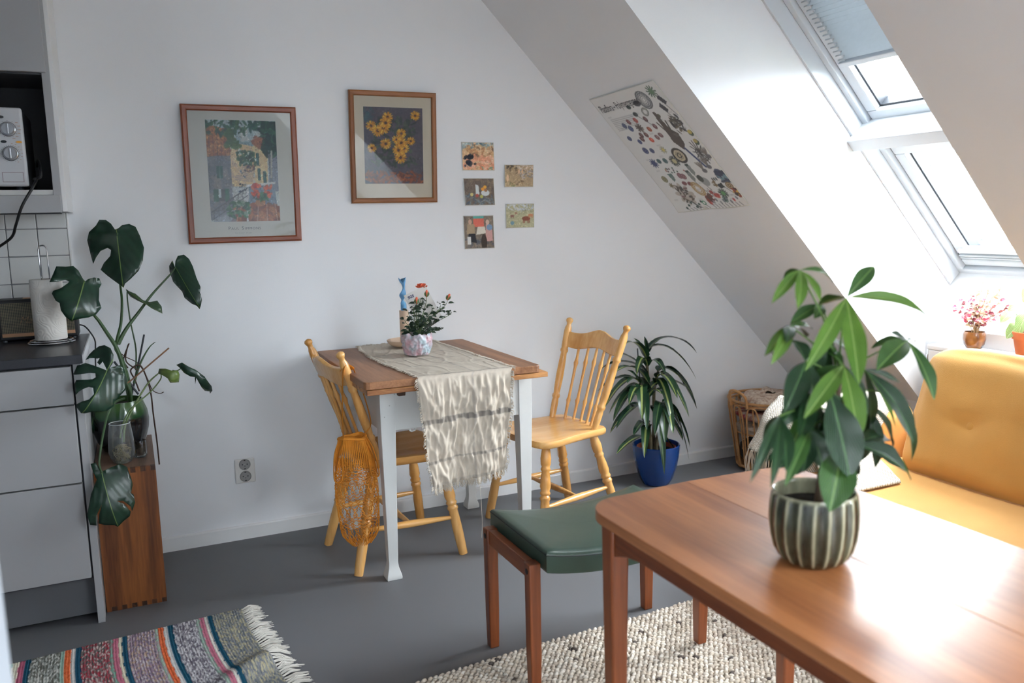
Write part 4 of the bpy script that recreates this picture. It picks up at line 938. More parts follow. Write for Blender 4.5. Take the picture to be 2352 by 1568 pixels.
# grey hoops at the head, then drifts of reds, blues, greens, browns, as on the sheet
for r in (.085, .068, .052, .036, .02): Pp.ell(.72, .895, r, r*1.1, (88, 90, 96), 0, 1, ring=.84)
Pp.ell(.60, .885, .05, .03, (60, 62, 70)); burst(.885, .935, .055, (60, 84, 62), 11, (98, 128, 98)); 
for (x, y) in ((.93, .86), (.88, .805)): Pp.poly([(x-.04, y+.02), (x, y+.045), (x+.045, y-.015), (x+.005, y-.035)], (52, 52, 58)); stalk(x, y-.02, x+.05, y-.12)
for r in (.05, .035): Pp.ell(.62, .815, r, r*.8, (96, 98, 92), .6, 1, ring=.8)
Pp.ell(.455, .875, .030, .022, (44, 58, 52)); Pp.ell(.47, .815, .032, .024, (42, 52, 50)); stalk(.47, .81, .60, .70); Pp.ell(.75, .765, .02, .02, (84, 76, 56))
for (x, y, c) in ((.30, .775, (110, 52, 56)), (.41, .775, (160, 56, 48)), (.55, .765, (92, 60, 60)), (.50, .69, (150, 74, 44)), (.60, .70, (108, 66, 70)), (.40, .655, (96, 56, 50)), (.33, .66, (84, 54, 52)), (.42, .61, (196, 78, 58)), (.52, .62, (120, 86, 84)), (.585, .63, (118, 84, 84)), (.30, .63, (92, 58, 56))): Pp.ell(x, y, .026, .030, c, rg.uniform(0, 1)); Pp.ell(x+.006, y+.004, .012, .012, tuple(min(255, v+40) for v in c))
burst(.385, .715, .045, (74, 58, 50), 12)
for (x, y) in ((.20, .755), (.26, .725), (.13, .655), (.24, .615), (.22, .54), (.31, .53), (.20, .43)): ringed(x, y, .026+rg.uniform(0, .012), (38, 46, 92), (96, 106, 146))
burst(.20, .43, .05, (56, 66, 110), 10, (52, 62, 112)); ringed(.29, .44, .028, (44, 70, 76), (80, 110, 112)); ringed(.38, .435, .030, (44, 74, 76), (84, 116, 118))
burst(.47, .52, .035, (150, 150, 120), 9, (206, 190, 110)); burst(.50, .42, .055, (66, 66, 56), 18, (196, 186, 140))
# the big central pieces
Pp.poly([(.70, .80), (.735, .80), (.76, .66), (.82, .62), (.80, .53), (.74, .49), (.68, .56), (.69, .66)], (80, 66, 56)); Pp.line((.76, .50), (.84, .34), .012, (52, 62, 104)); Pp.line((.66, .72), (.71, .62), .008, (70, 60, 54)); Pp.line((.78, .72), (.76, .63), .008, (70, 60, 54))
ringed(.62, .455, .085, (58, 50, 42), (190, 176, 144)); 
for k in range(7): a = k*.9; Pp.ell(.62+.045*math.cos(a), .455+.045*math.sin(a)/Pp.asp, .018, .018, (206, 194, 164), 0, 1, ring=.5)
Pp.dabs(36, (.83, .62, .98, .74), .03, [(60, 54, 46), (96, 84, 66), (40, 40, 42)], .9, 3, rg)
for k in range(12): a = k*.5; Pp.line((.90, .45), (.90+.075*math.cos(a), .45+.095*math.sin(a)), .005, (64, 60, 60))
for r in (.06, .042): Pp.ell(.90, .43, r*.8, r*1.2, (70, 66, 66), .3, 1, ring=.82)
for (x, y, c) in ((.97, .60, (196, 178, 96)), (.955, .53, (176, 158, 96))): Pp.ell(x, y, .03, .032, (60, 74, 58)); Pp.ell(x-.004, y+.008, .024, .022, c)
for k in range(12): Pp.ell(rg.uniform(.28, .56), rg.uniform(.335, .375), .010, .010, rg.choice([(150, 74, 60), (60, 90, 78), (170, 140, 90), (88, 60, 60)]))
ringed(.17, .29, .038, (112, 108, 76), (160, 154, 116)); Pp.poly([(.26, .33), (.33, .33), (.32, .27), (.28, .26)], (96, 116, 108)); burst(.20, .23, .03, (110, 96, 62), 7)
for (x, y) in ((.42, .30), (.46, .29)): ringed(x, y, .034, (112, 66, 72), (160, 120, 122))
for (x, y) in ((.40, .235), (.47, .225)): Pp.ell(x, y, .032, .024, (120, 64, 66))
for (x, y) in ((.62, .33), (.56, .28)): Pp.poly([(x-.03, y+.05), (x+.02, y+.055), (x+.035, y-.02), (x, y-.05), (x-.02, y-.02)], (128, 134, 130)); Pp.ell(x-.005, y+.045, .024, .014, (52, 64, 56)); stalk(x, y-.05, x+.07, y-.18)
Pp.ell(.69, .225, .05, .05, (148, 150, 150)); Pp.ell(.655, .255, .035, .04, (56, 62, 56))
for (x, y) in ((.96, .42), (.87, .345), (.78, .32)):
    for k in range(5): Pp.line((x, y), (x-.04+k*.02, y+.06), .006, (120, 112, 104))
    Pp.ell(x+.008, y-.01, .03, .024, (104, 100, 104))
Pp.dabs(26, (.90, .20, 1.0, .30), .03, [(60, 66, 92), (52, 56, 74), (120, 150, 160)], .9, 1.5, rg)
for k in range(3): Pp.ell(.80+k*.025, .235, .010, .018, (84, 88, 90))
# the lower sheet: pale petals, gold hoop, bark pieces, little stalks
for k in range(9): a = k*.75; Pp.ell(.29+.075*math.cos(a), .145+.06*math.sin(a), .055, .026, (178, 168, 158), a, .9)
Pp.dabs(26, (.22, .08, .36, .22), .03, [(64, 56, 48), (90, 76, 62), (48, 50, 44), (120, 90, 90)], .95, 3, rg); Pp.line((.30, .08), (.37, .02), .008, (52, 52, 50))
for r in (.085, .064, .044): Pp.ell(.525, .175, r*.75, r, (168, 138, 86), .4, 1, ring=.8)
burst(.66, .135, .045, (150, 146, 148), 7, (150, 66, 60)); Pp.dabs(14, (.54, .05, .62, .12), .03, [(140, 62, 44), (110, 44, 40), (90, 60, 50)], .95, 1.3, rg)
Pp.dabs(10, (.68, .08, .74, .11), .02, [(190, 74, 60), (150, 60, 56)], .9, 1.5, rg); burst(.80, .115, .05, (60, 70, 62), 15, (96, 150, 96)); burst(.77, .065, .03, (50, 84, 72), 8)
Pp.poly([(.80, .19), (.87, .20), (.88, .16), (.82, .155)], (54, 52, 50)); Pp.dabs(8, (.77, .17, .81, .22), .02, [(120, 100, 70), (96, 84, 62)], .9, 2, rg); stalk(.87, .17, .97, .07); ringed(.945, .17, .042, (128, 104, 76), (190, 172, 142)); Pp.dabs(18, (.95, .08, 1.0, .14), .022, [(220, 176, 66), (150, 70, 48), (60, 46, 40)], .95, 1.4, rg)
for k in range(6): x = .12+.05*k; Pp.ell(x+.06, .028+.02*(k % 3), .016, .014, (52, 74, 66)); stalk(x+.06, .026, x+.09, .004)
for k in range(9): x = .56+.045*k; Pp.ell(x, .045+.012*(k % 3), .012, .020, rg.choice([(196, 70, 66), (150, 150, 156), (120, 124, 132)]), .4); stalk(x, .035, x+.025, .004)
Pp.ell(.46, .055, .028, .026, (70, 140, 104), 0, 1, ring=.55); stalk(.46, .04, .50, .01)
for k in range(34):
    x = rg.uniform(.05, .93); y = rg.uniform(.04, .86)
    for q in range(2): Pp.line((x, y-q*.008), (x+.05, y-q*.008), .0022, (150, 150, 152), .5)
for q in range(8): Pp.line((.07, .82-q*.013), (.07+(.36 if q < 7 else .2)-.01*(q % 3), .82-q*.013), .003, (120, 120, 124), .6)
def roofP(px_, py_):
    d = at(px_, py_, Y=0)-CAM
    tt = (P0-CAM).dot(N1)/d.dot(N1); return CAM+d*tt
c00, c10, c11, c01 = roofP(1560, 486), roofP(1723, 470), roofP(1500, 182), roofP(1354, 228)
t = thing('poster', (c00+c10)/2, 'long white poster of small coloured plastic pieces taped on the sloping ceiling', 'poster')
def PO(u, v, d=.002):
    p = c00*(1-u)*(1-v)+c10*u*(1-v)+c11*u*v+c01*(1-u)*v
    lift = .010*max(0, v-.9)*10*abs(math.sin(u*7))*.35+.012*max(0, .08-v)*abs(math.sin(u*5+1))*6
    return p-N1*(d+lift)
g = G(); g.grid(lambda a, b: PO(a, b), 12, 24); g.build('sheet', PAPER, t, smooth=180, solid=.0004)
Pp.mesh('print', (0, 0, 0), (1, 0, 0), (0, 1, 0), t, mat=VCOL('poster_print', .4, .5), fn=lambda u, v: PO(.008+.984*u, .006+.988*v, .0028))
g = G(); g0 = G(); text_geo(g0, 'Plastflora – Polymerogamer', Matrix.Identity(4), 1.0)
mx = max(v.x for v in g0.v)
g.add([PO(.045+.60*v.x/mx, 0.880+.082*v.y, .0036) for v in g0.v], g0.f)
g.build('lettering', M('print_black', (52, 52, 56), .6), t, smooth=0)
# ================================================================== DINING TABLE GROUP
TT = WOOD('worn_pine_top', (118, 76, 48), (164, 114, 76), 'y', .48, 1.0, 10, dist=2)
TTE = WOOD('pine_end_grain', (92, 64, 46), (150, 108, 74), 'x', .6, 1.0, 16)
LFB = WOOD('pine_leaf_edge', (120, 66, 28), (206, 148, 90), 'x', .5, 1.0, 40, dist=.5)
TW = M('table_white_paint', (210, 211, 209), .5, .03, 10, bump=.10, bscale=30)
zt = .776
t = thing('dining_table', (1.05, -.42, 0), 'old pine topped table on white painted legs against the white wall', 'table')
tx0, tx1, ty0, ty1 = .692, 1.358, -.826, -.020
g = G()
def rrect(x0, x1, y0, y1, r, n=4):
    P = []
    for (cx, cy, a0) in ((x1-r, y1-r, 0), (x0+r, y1-r, 90), (x0+r, y0+r, 180), (x1-r, y0+r, 270)):
        for k in range(n+1): a = math.radians(a0+90*k/n); P.append((cx+r*math.cos(a), cy+r*math.sin(a)))
    return P
Zp = lambda p, q, tt: Vector((p, q, tt))
w3 = (tx1-tx0)/3
# the top is boards glued side by side, running front to back
bxs = [tx0, tx0+.215, tx0+.44, tx1]
for k in range(3):
    a, b2 = bxs[k]+(.0004 if k else 0), bxs[k+1]
    P = []
    r = .018
    P += [(a+r if k == 0 else a, ty0), (b2-r if k == 2 else b2, ty0)]
    if k == 2: P += [(b2-.005, ty0+.005), (b2, ty0+r), (b2, ty1-r), (b2-.005, ty1-.005), (b2-r, ty1)]
    else: P += [(b2, ty1)]
    if k == 0: P += [(a+r, ty1), (a+.005, ty1-.005), (a, ty1-r), (a, ty0+r), (a+.005, ty0+.005)]
    else: P += [(a, ty1)]
    G().prism(P, Zp, zt-.027, zt).build('top_board', TT, t, smooth=0, bevel=.003 if k != 1 else .0008)
G().bx(.700, 1.388, -.822, -.05, zt-.047, zt-.0285).build('pull_out_leaf', LFB, t, smooth=0, bevel=.0015)
lx0, lx1, ly0, ly1 = .775, 1.378, -.700, -.06
prof = [(0, .0285), (.010, .0290), (.018, .0275), (.045, .0195), (.065, .0175), (.09, .0185), (.32, .0225), (.56, .0272), (.731, .0275)]
for (cx, cy) in ((lx0+.0275, ly0+.0275), (lx1-.0275, ly0+.0275), (lx0+.0275, ly1-.0275), (lx1-.0275, ly1-.0275)):
    g = G(); vs = []
    for z, h in prof: vs += [(cx-h, cy-h, z), (cx+h, cy-h, z), (cx+h, cy+h, z), (cx-h, cy+h, z)]
    n = len(prof)
    g.add(vs, [(3, 2, 1, 0), tuple(4*(n-1)+k for k in range(4))]+[(4*i+k, 4*i+(k+1) % 4, 4*i+4+(k+1) % 4, 4*i+4+k) for i in range(n-1) for k in range(4)])
    g.build('leg', TW, t, smooth=35, bevel=.002)
for (a, b2, c, d) in ((lx0+.055, lx1-.055, ly0+.006, ly0+.026), (lx0+.055, lx1-.055, ly1-.026, ly1-.006), (lx0+.004, lx0+.024, ly0+.055, ly1-.055), (lx1-.024, lx1-.004, ly0+.055, ly1-.055)):
    G().bx(a, b2, c, d, .565, .7305).build('apron', TW, t, smooth=0, bevel=.001)
G().hexa([(.842, -.712, .693), (.868, -.712, .693), (.868, -.690, .693), (.842, -.690, .693), (.838, -.712, .7305), (.872, -.712, .7305), (.872, -.690, .7305), (.838, -.690, .7305)]).build('wooden_catch', WOOD('dark_catch', (60, 40, 28), (84, 58, 40), 'z', .5), t, smooth=0, bevel=.002)
G().tube([(.885, -.690, .565), (.885, -.69, .557), (.893, -.69, .553), (.905, -.69, .556), (.907, -.69, .562)], .003, 8).build('hook', TW, t)
for k in range(3): G().lathe([(.0022, 0), (.0022, .0006)], 8, Matrix.Translation((.79+.02*k, ly0-.0002+.0002, .62+.04*k)) @ Matrix.Rotation(PI/2, 4, 'X')).build('nail_head', M('nail_grey', (168, 168, 164), .5), t)

# ---- linen runner
LIN = VCOL('linen_weave', .95, .1, bump=.5, bscale=900)
t = thing('table_runner', (1.04, -.44, zt), 'crumpled natural linen runner with dark stripes hanging over the table front', 'table runner')
rL0 = .808; nU, nV = 90, 240
def runner_pt(u, v, lift=0.0):
    """u across 0..1, v along in metres from the back edge"""
    y = -.020-v
    nz = noise.noise(Vector((u*5, v*9, 3)))*.5+noise.noise(Vector((u*11+4, v*17, 9)))*.3
    crease = abs(noise.noise(Vector((u*7+9, v*6+2, 1.7))))
    if v < rL0+.004:
        k = v/rL0
        xl = .878-.026*math.sin(PI*min(1, k*1.1))+.006*noise.noise(Vector((v*14, 0, 0))); xr = 1.205+.032*k+.006*noise.noise(Vector((v*12, 5, 0)))
        x = xl+(xr-xl)*u
        fl = min(1, v/.05)
        z = zt+.0022+.0055*max(0, nz+.25)+.004*max(0, .10-crease)*10*.6
        if v > rL0-.03: z = zt+.0022+(z-zt-.0022)*max(0, (rL0-v)/.03)
        return Vector((x, y, z+lift))
    h = v-rL0
    k = h/.395
    xl = .872+.038*k+.007*noise.noise(Vector((h*10, 0, 2))); xr = 1.232-.040*k+.008*noise.noise(Vector((h*9, 5, 2)))
    x = xl+(xr-xl)*u
    amp = min(1, h/.05)
    # sharp soft creases that run down and across the hanging cloth
    c1 = 1-abs(noise.noise(Vector((u*9.5+k*1.2, h*9-u*3, 4.1))))*2.2; c2 = 1-abs(noise.noise(Vector((u*11-k*3, h*10+u*4, 8.3))))*2.2
    yy = -.834-amp*(.006+.0075*max(0, c1)**1.4+.0070*max(0, c2)**1.4+.0065*max(0, 1-abs(noise.noise(Vector((u*17+h*9, h*15-u*6, 2.2))))*2.4)**1.4+.004*noise.noise(Vector((u*26, h*24, 6.6)))+.012*nz+.010*math.sin(u*9+h*4)*k)
    ztop = zt+.002
    return Vector((x, min(yy, -.831)-lift, ztop-h-(.028*(1-u)*k)))
V_end = rL0+.372
g = G(); vs = []; cols = []
base = np.array(lin((208, 197, 182))); dark = np.array(lin((64, 62, 70))); mid = np.array(lin((150, 146, 146)))
stripes = [(.30, .003, .6), (.47, .004, .45), (.60, .003, .5), (rL0-.012, .0045, .75), (rL0+.148, .0085, .95), (rL0+.284, .0042, .75), (rL0+.364, .005, .4)]
for j in range(nV):
    v = V_end*j/(nV-1)
    for i in range(nU):
        u = i/(nU-1); vs.append(runner_pt(u, v)); c = base*(1+.06*noise.noise(Vector((u*30, v*60, 0)))+.05*noise.noise(Vector((u*160, v*8, 5))))
        for (sv, w, a) in stripes:
            dd = abs(v+.004*noise.noise(Vector((u*6, sv*9, 0)))-sv)
            br = .55+.45*noise.noise(Vector((u*40, sv*31, 2)))
            if dd < w: c = c*(1-a*br)+dark*a*br
        if abs(u-.58) < .012: c = c*.72+mid*.28
        cols.append(c)
g.add(vs, [(j*nU+i, j*nU+i+1, (j+1)*nU+i+1, (j+1)*nU+i) for j in range(nV-1) for i in range(nU-1)])
g.build('cloth', LIN, t, smooth=180, col=np.array(cols), solid=.0012)
FRG = M('linen_fringe', (196, 186, 172), .95, .12, 60)
rng = random.Random(11)
for side in (0, 1):
    g = G()
    for k in range(520):
        v = V_end*rng.random(); p = runner_pt(float(side), v, .001); s = -1 if side == 0 else 1
        L_ = rng.uniform(.006, .018); hang = v > rL0
        if hang: q = p+Vector((s*L_*.6, -.003*rng.random(), -L_*rng.uniform(.2, 1))); m = (p+q)/2+Vector((s*.003, -.003, .002))
        else: q = p+Vector((s*L_, L_*rng.uniform(-.5, .5), 0)); q.z = zt+.0015+.004*rng.random(); m = (p+q)/2+Vector((0, 0, .003))
        g.tube([p, m, q], [.0011, .001, .0006], 4)
    o = g.build('side_fringe', FRG, t); o['kind'] = 'stuff'
g = G()
for k in range(230):
    u = rng.random(); p = runner_pt(u, V_end-.001); L_ = rng.uniform(.014, .028)
    g.tube([p, p+Vector((rng.gauss(0, .002), -.002, -L_*.5)), p+Vector((rng.gauss(0, .004), rng.gauss(0, .003), -L_))], [.0013, .0011, .0006], 4)
o = g.build('bottom_fringe', FRG, t); o['kind'] = 'stuff'
g = G()
for k in range(200):
    u = rng.random(); p = runner_pt(u, 0.001); L_ = rng.uniform(.006, .014)
    g.tube([p, p+Vector((rng.gauss(0, .003), L_*.5, .003)), p+Vector((rng.gauss(0, .004), L_*.9, -.001+.006*rng.random()))], [.0011, .001, .0006], 4)
o = g.build('back_fringe', FRG, t); o['kind'] = 'stuff'
pb = runner_pt(.62, V_end)
G().tube(spline([pb, pb+Vector((.002, -.004, -.08)), pb+Vector((.004, -.004, -.16)), pb+Vector((.0, -.005, -.225))], 6), .0007, 5).build('loose_thread', FRG, t)

# ---- candle
zc = zt+.0105
p = at(931, 800, Y=-.15); hx, hy = p.x, -.15
CER = M('beige_ceramic', (206, 180, 156), .5, .02, 20)
t = thing('candle_holder', (hx, hy, zc), 'beige ceramic candle holder with a saucer base and tall tube', 'candle holder')
Mx = Matrix.Translation((hx, hy, zc))
G().lathe([(.001, 0), (.045, 0), (.062, .006), (.074, .018), (.077, .027), (.075, .028), (.071, .020), (.058, .010), (.02, .006), (.001, .006)], 44, Mx, cap=False).build('saucer', CER, t)
G().lathe([(.0195, .005), (.0195, .150), (.0185, .153), (.0150, .153), (.0145, .130), (.001, .130)], 32, Mx, cap=False).build('tube', CER, t)
WAX = M('blue_wax', (112, 168, 212), .4, .04, 10, sss=.3)
t = thing('candle', (hx, hy, zc+.131), 'pale blue twisted candle with a notched top in the beige holder', 'candle')
g = G(); vs = []; m = 56; n = 20; zb = zc+.131
for i in range(m):
    u = i/(m-1); z = zb+.150*u*1.0
    a = 0 if u < .3 else (u-.3)*9.2
    fx = .0125; fy = .0125 if u < .25 else max(.0055, .0125-(u-.25)*.09)
    if u < .3: fx = .0125
    else: fx = .0125+.004*math.sin((u-.3)*9)*(u > .3)
    if u > .9: fx *= 1.0+(u-.9)*4
    for k in range(n):
        b_ = 2*PI*k/n; x = fx*math.cos(b_); y = fy*math.sin(b_)
        dz = 0.0
        if u > .93: dz = (abs(x)/.016-.55)*.022*(u-.93)/.07
        vs.append((hx+x*math.cos(a)-y*math.sin(a)+.004*math.sin(u*10)*(u > .3), hy+x*math.sin(a)+y*math.cos(a), z+dz))
g.add(vs, [(i*n+k, i*n+(k+1) % n, (i+1)*n+(k+1) % n, (i+1)*n+k) for i in range(m-1) for k in range(n)]+[tuple(range(n))[::-1], tuple((m-1)*n+k for k in range(n))])
g.build('wax', WAX, t, smooth=60)
G().tube([(hx-.002, hy, zb+.143), (hx-.001, hy, zb+.153), (hx-.003, hy, zb+.157)], .0009, 6).build('wick', GASK, t)

# ---- potted rose in crumpled paper
rx, ry, rz_ = 1.022, -.388, zt+.0105
t = thing('potted_rose', (rx, ry, rz_), 'small orange potted rose wrapped in crumpled pastel paper on the runner', 'plant')
g = G(); vs = []; n = 96; m = 36; rng = random.Random(4)
for i in range(m):
    u = i/(m-1); r = .040+.016*math.sin(u*2.2)
    for k in range(n):
        a = 2*PI*k/n
        cr = 1-abs(noise.noise(Vector((math.cos(a)*2.2, math.sin(a)*2.2, u*2.6))))*2
        cr2 = 1-abs(noise.noise(Vector((math.cos(a)*4.5+7, math.sin(a)*4.5, u*5))))*2.4
        rr = r+.006*cr+.004*cr2+.002*noise.noise(Vector((math.cos(a)*9, math.sin(a)*9, u*9)))
        z = .0+.085*u+(.016*noise.noise(Vector((math.cos(a)*3, math.sin(a)*3, 7))) if u > .8 else 0)*(u-.8)*5
        if i == 0: z = 0; rr += .003*math.sin(a*5)
        vs.append((rx+rr*math.cos(a), ry+rr*math.sin(a), rz_+z))
g.add(vs, [(i*n+k, i*n+(k+1) % n, (i+1)*n+(k+1) % n, (i+1)*n+k) for i in range(m-1) for k in range(n)]+[tuple(range(n))[::-1]])
def wrap_mat():
    m_ = M('pastel_wrap', (196, 156, 164), .28, 0, 26, col2=(168, 184, 192), spec=.6)
    return m_
g.build('paper_wrap', wrap_mat(), t, smooth=70)
G().lathe([(.001, .070), (.044, .072)], 20, Matrix.Translation((rx, ry, rz_)), cap=False).build('soil', SOIL, t)
RL = LEAF('rose_leaf', (26, 44, 34), (48, 72, 50), (70, 94, 66), .35, 5, .05, veinamt=.2)
RST = M('rose_stem', (84, 104, 62), .5, .15, 30)
tips = [((968, 660), -.36), ((957, 690), -.41), ((980, 680), -.41), ((1028, 690), -.40), ((1038, 716), -.36), ((938, 716), -.36), ((1014, 752), -.42), ((938, 758), -.41), ((950, 705), -.42), ((995, 705), -.38), ((1005, 730), -.44), ((1012, 700), -.36), ((930, 735), -.38), ((960, 735), -.44), ((985, 735), -.45), ((1000, 755), -.36), ((975, 725), -.33), ((948, 745), -.34)]
rng = random.Random(9)
for (pxl, Y) in tips:
    e = at(pxl[0], pxl[1], Y=Y); b0 = Vector((rx+.3*(e.x-rx)*.4+rng.uniform(-.012, .012), ry+rng.uniform(-.015, .015), rz_+.068))
    c1 = b0+Vector((0, 0, (e.z-b0.z)*.5)); P = bez(b0, c1, e+Vector((0, 0, -(e.z-b0.z)*.25)), e, 9)
    G().tube(P, [.0018-.0009*i/9 for i in range(10)], 6).build('stem', RST, t)
    for q in range(2, 10):
        for s in range(2 if q > 3 else 1):
            if rng.random() < .30 and pxl[1] < 700 and q > 6: continue
            if pxl[1] < 700 and q > 8: continue
            a = rng.uniform(0, 2*PI); d = Vector((math.cos(a), math.sin(a)*.8, rng.uniform(-.25, .45))).normalized(); L_ = rng.uniform(.016, .030)
            b1 = P[q]+d*.006
            one_leaf('leaf', RL, t, b1, b1+d*L_, L_*.62, (rng.uniform(-.5, .5), -.5, .9), nu=5, nv=3, fold=.15, droop=.08)
RO = M('rose_petal', (226, 112, 82), .5, .12, 30, sss=.1)
c0 = at(968, 655, Y=-.355); fl = G(); uv_ = []
flo = []
for ringi, (cnt, r, up) in enumerate(((5, .007, .9), (6, .013, .6), (7, .020, .22))):
    for k in range(cnt):
        a = 2*PI*k/cnt+ringi*.5; d = Vector((math.cos(a)*(1-up*.6), math.sin(a)*(1-up*.6), up)).normalized()
        leaf_geo(fl, uv_, c0+Vector((0, 0, -.006)), c0+Vector((0, 0, -.006))+d*(.016+.004*ringi), .018, (-math.cos(a), -math.sin(a), 1.2), nu=6, nv=5, fold=-.25, droop=-.12, shape=lambda u: min(1, (u*2.2)**.6)*(1-.25*u**6))
fl.build('flower', RO, t, smooth=180)
for (pxl, Y) in (((957, 692), -.41), ((980, 676), -.41), ((1029, 684), -.40)):
    c = at(pxl[0], pxl[1], Y=Y); tilt = Matrix.Translation(c) @ Matrix.Rotation(.5 if pxl[0] > 1000 else .05, 4, 'Y')
    bd = G().lathe([(.002, -.010), (.0065, -.002), (.0075, .004), (.0055, .012), (.002, .018)], 12, tilt).build('bud', RO, t)
    g = G(); uv_ = []
    for k in range(5):
        a = 2*PI*k/5; b1 = tilt @ Vector((.003*math.cos(a), .003*math.sin(a), -.010)); e1 = tilt @ Vector((.0085*math.cos(a), .0085*math.sin(a), .012)); leaf_geo(g, uv_, b1, e1, .008, (math.cos(a), math.sin(a), 0), nu=5, nv=3)
    g.build('sepals', RST, bd, smooth=180)
# card and cut-out pick stuck in the pot
Pc = [at(927, 679, Y=-.372), at(977, 656, Y=-.372), at(1016, 728, Y=-.355), at(965, 750, Y=-.355)]
g = G(); off = Vector((0, .0012, 0)); g.hexa([Pc[3]+off, Pc[2]+off, Pc[1]+off, Pc[0]+off, Pc[3], Pc[2], Pc[1], Pc[0]])
cdm = thing('gift_card', Pc[3], 'grey printed gift card with handwriting stuck among the rose stems', 'card')
g.build('card', M('card_grey', (196, 194, 190), .6, .01), cdm, smooth=0)
ux = (Pc[1]-Pc[0]).normalized(); uy = (Pc[0]-Pc[3]).normalized(); Mc = frame_M(Pc[0]+ux*.010-uy*.022+Vector((0, -.0006, 0)), ux, uy)
g = G(); text_geo(g, 'SGS', Mc, .016, bold=.0006); g.bx(0, 0, 0, 0, 0, 0); g.build('logo', M('ink_navy', (40, 44, 84), .6), cdm, smooth=0)
g = G(); rng = random.Random(2)
for row in range(3):
    o0 = Pc[0]+ux*.014-uy*(.040+.014*row)+Vector((0, -.0008, 0)); P = [o0+ux*(.0012*q)+uy*(.0026*math.sin(q*1.7+row)*rng.uniform(.3, 1)) for q in range(44)]
    g.tube(P, .00045, 4)
g.build('handwriting', M('ink_black', (40, 40, 46), .6), cdm, smooth=0)
a = at(977, 757, Y=-.452); b2 = at(1016, 731, Y=-.44)
pk = thing('plant_pick', a, 'dark cut-out word pick standing among the rose leaves', 'plant pick')
g = G(); text_geo(g, 'ROMATION', frame_M(a, b2-a, (0, 0, 1)), .0165, .0009, bold=.0005, sx=.60, spacing=.95); g.build('lettering', M('pick_black', (34, 38, 34), .5), pk, smooth=0)
g = G(); g.tube([a+(b2-a)*.02-Vector((0, 0, .0006)), b2-Vector((0, 0, .0006))], .0008, 6); g.tube([a+(b2-a)*.25, Vector((rx, ry-.02, rz_+.07))], .0010, 6); g.build('spike', M('pick_black', (34, 38, 34), .5), pk)
# ---- chairs: x forward, origin on the floor under the seat
CHW = WOOD('varnished_pine', (200, 140, 70), (226, 174, 106), 'z', .26, 1.0, 7, coat=.35, dist=1.5, bump=.03)
CHS = WOOD('varnished_pine_seat', (200, 140, 70), (224, 172, 104), 'x', .26, 1.0, 7, coat=.35, dist=1.5, bump=.03)
def turned(g, p, q, prof, n=14):
    """profile (t, r) revolved round the line p -> q"""
    p = Vector(p); q = Vector(q); d = q-p; L_ = d.length
    Mx = Matrix.Translation(p) @ d.to_track_quat('Z', 'Y').to_matrix().to_4x4()
    return g.lathe([(r, tt*L_) for tt, r in prof], n, Mx)
LEGP = [(0, .013), (.06, .0180), (.14, .0225), (.20, .0210), (.225, .0165), (.24, .0205), (.255, .0205), (.27, .0165), (.34, .0205), (.42, .0225), (.46, .0175), (.475, .0215), (.49, .0215), (.505, .0165), (.525, .0215), (.54, .0220), (.555, .0180), (.62, .0190), (.72, .0200), (.88, .0190), (1, .0170)]
POSTP = [(0, .0135), (.08, .0150), (.17, .0155), (.20, .0135), (.215, .0175), (.235, .0175), (.25, .0135), (.30, .0155), (.42, .0175), (.55, .0160), (.65, .0135), (.665, .0180), (.68, .0180), (.695, .0150), (.72, .0165), (.86, .0170), (.90, .0150), (.925, .0105), (.945, .0110), (.960, .0150), (.975, .0165), (.99, .0130), (1, .004)]
SPP = [(0, .0062), (.10, .0060), (.22, .0068), (.27, .0100), (.31, .0064), (.5, .0058), (.72, .0066), (.78, .0104), (.84, .0066), (1, .0056)]
STP = [(0, .0070), (.12, .0090), (.45, .0142), (.55, .0142), (.88, .0090), (1, .0070)]
SH = .425
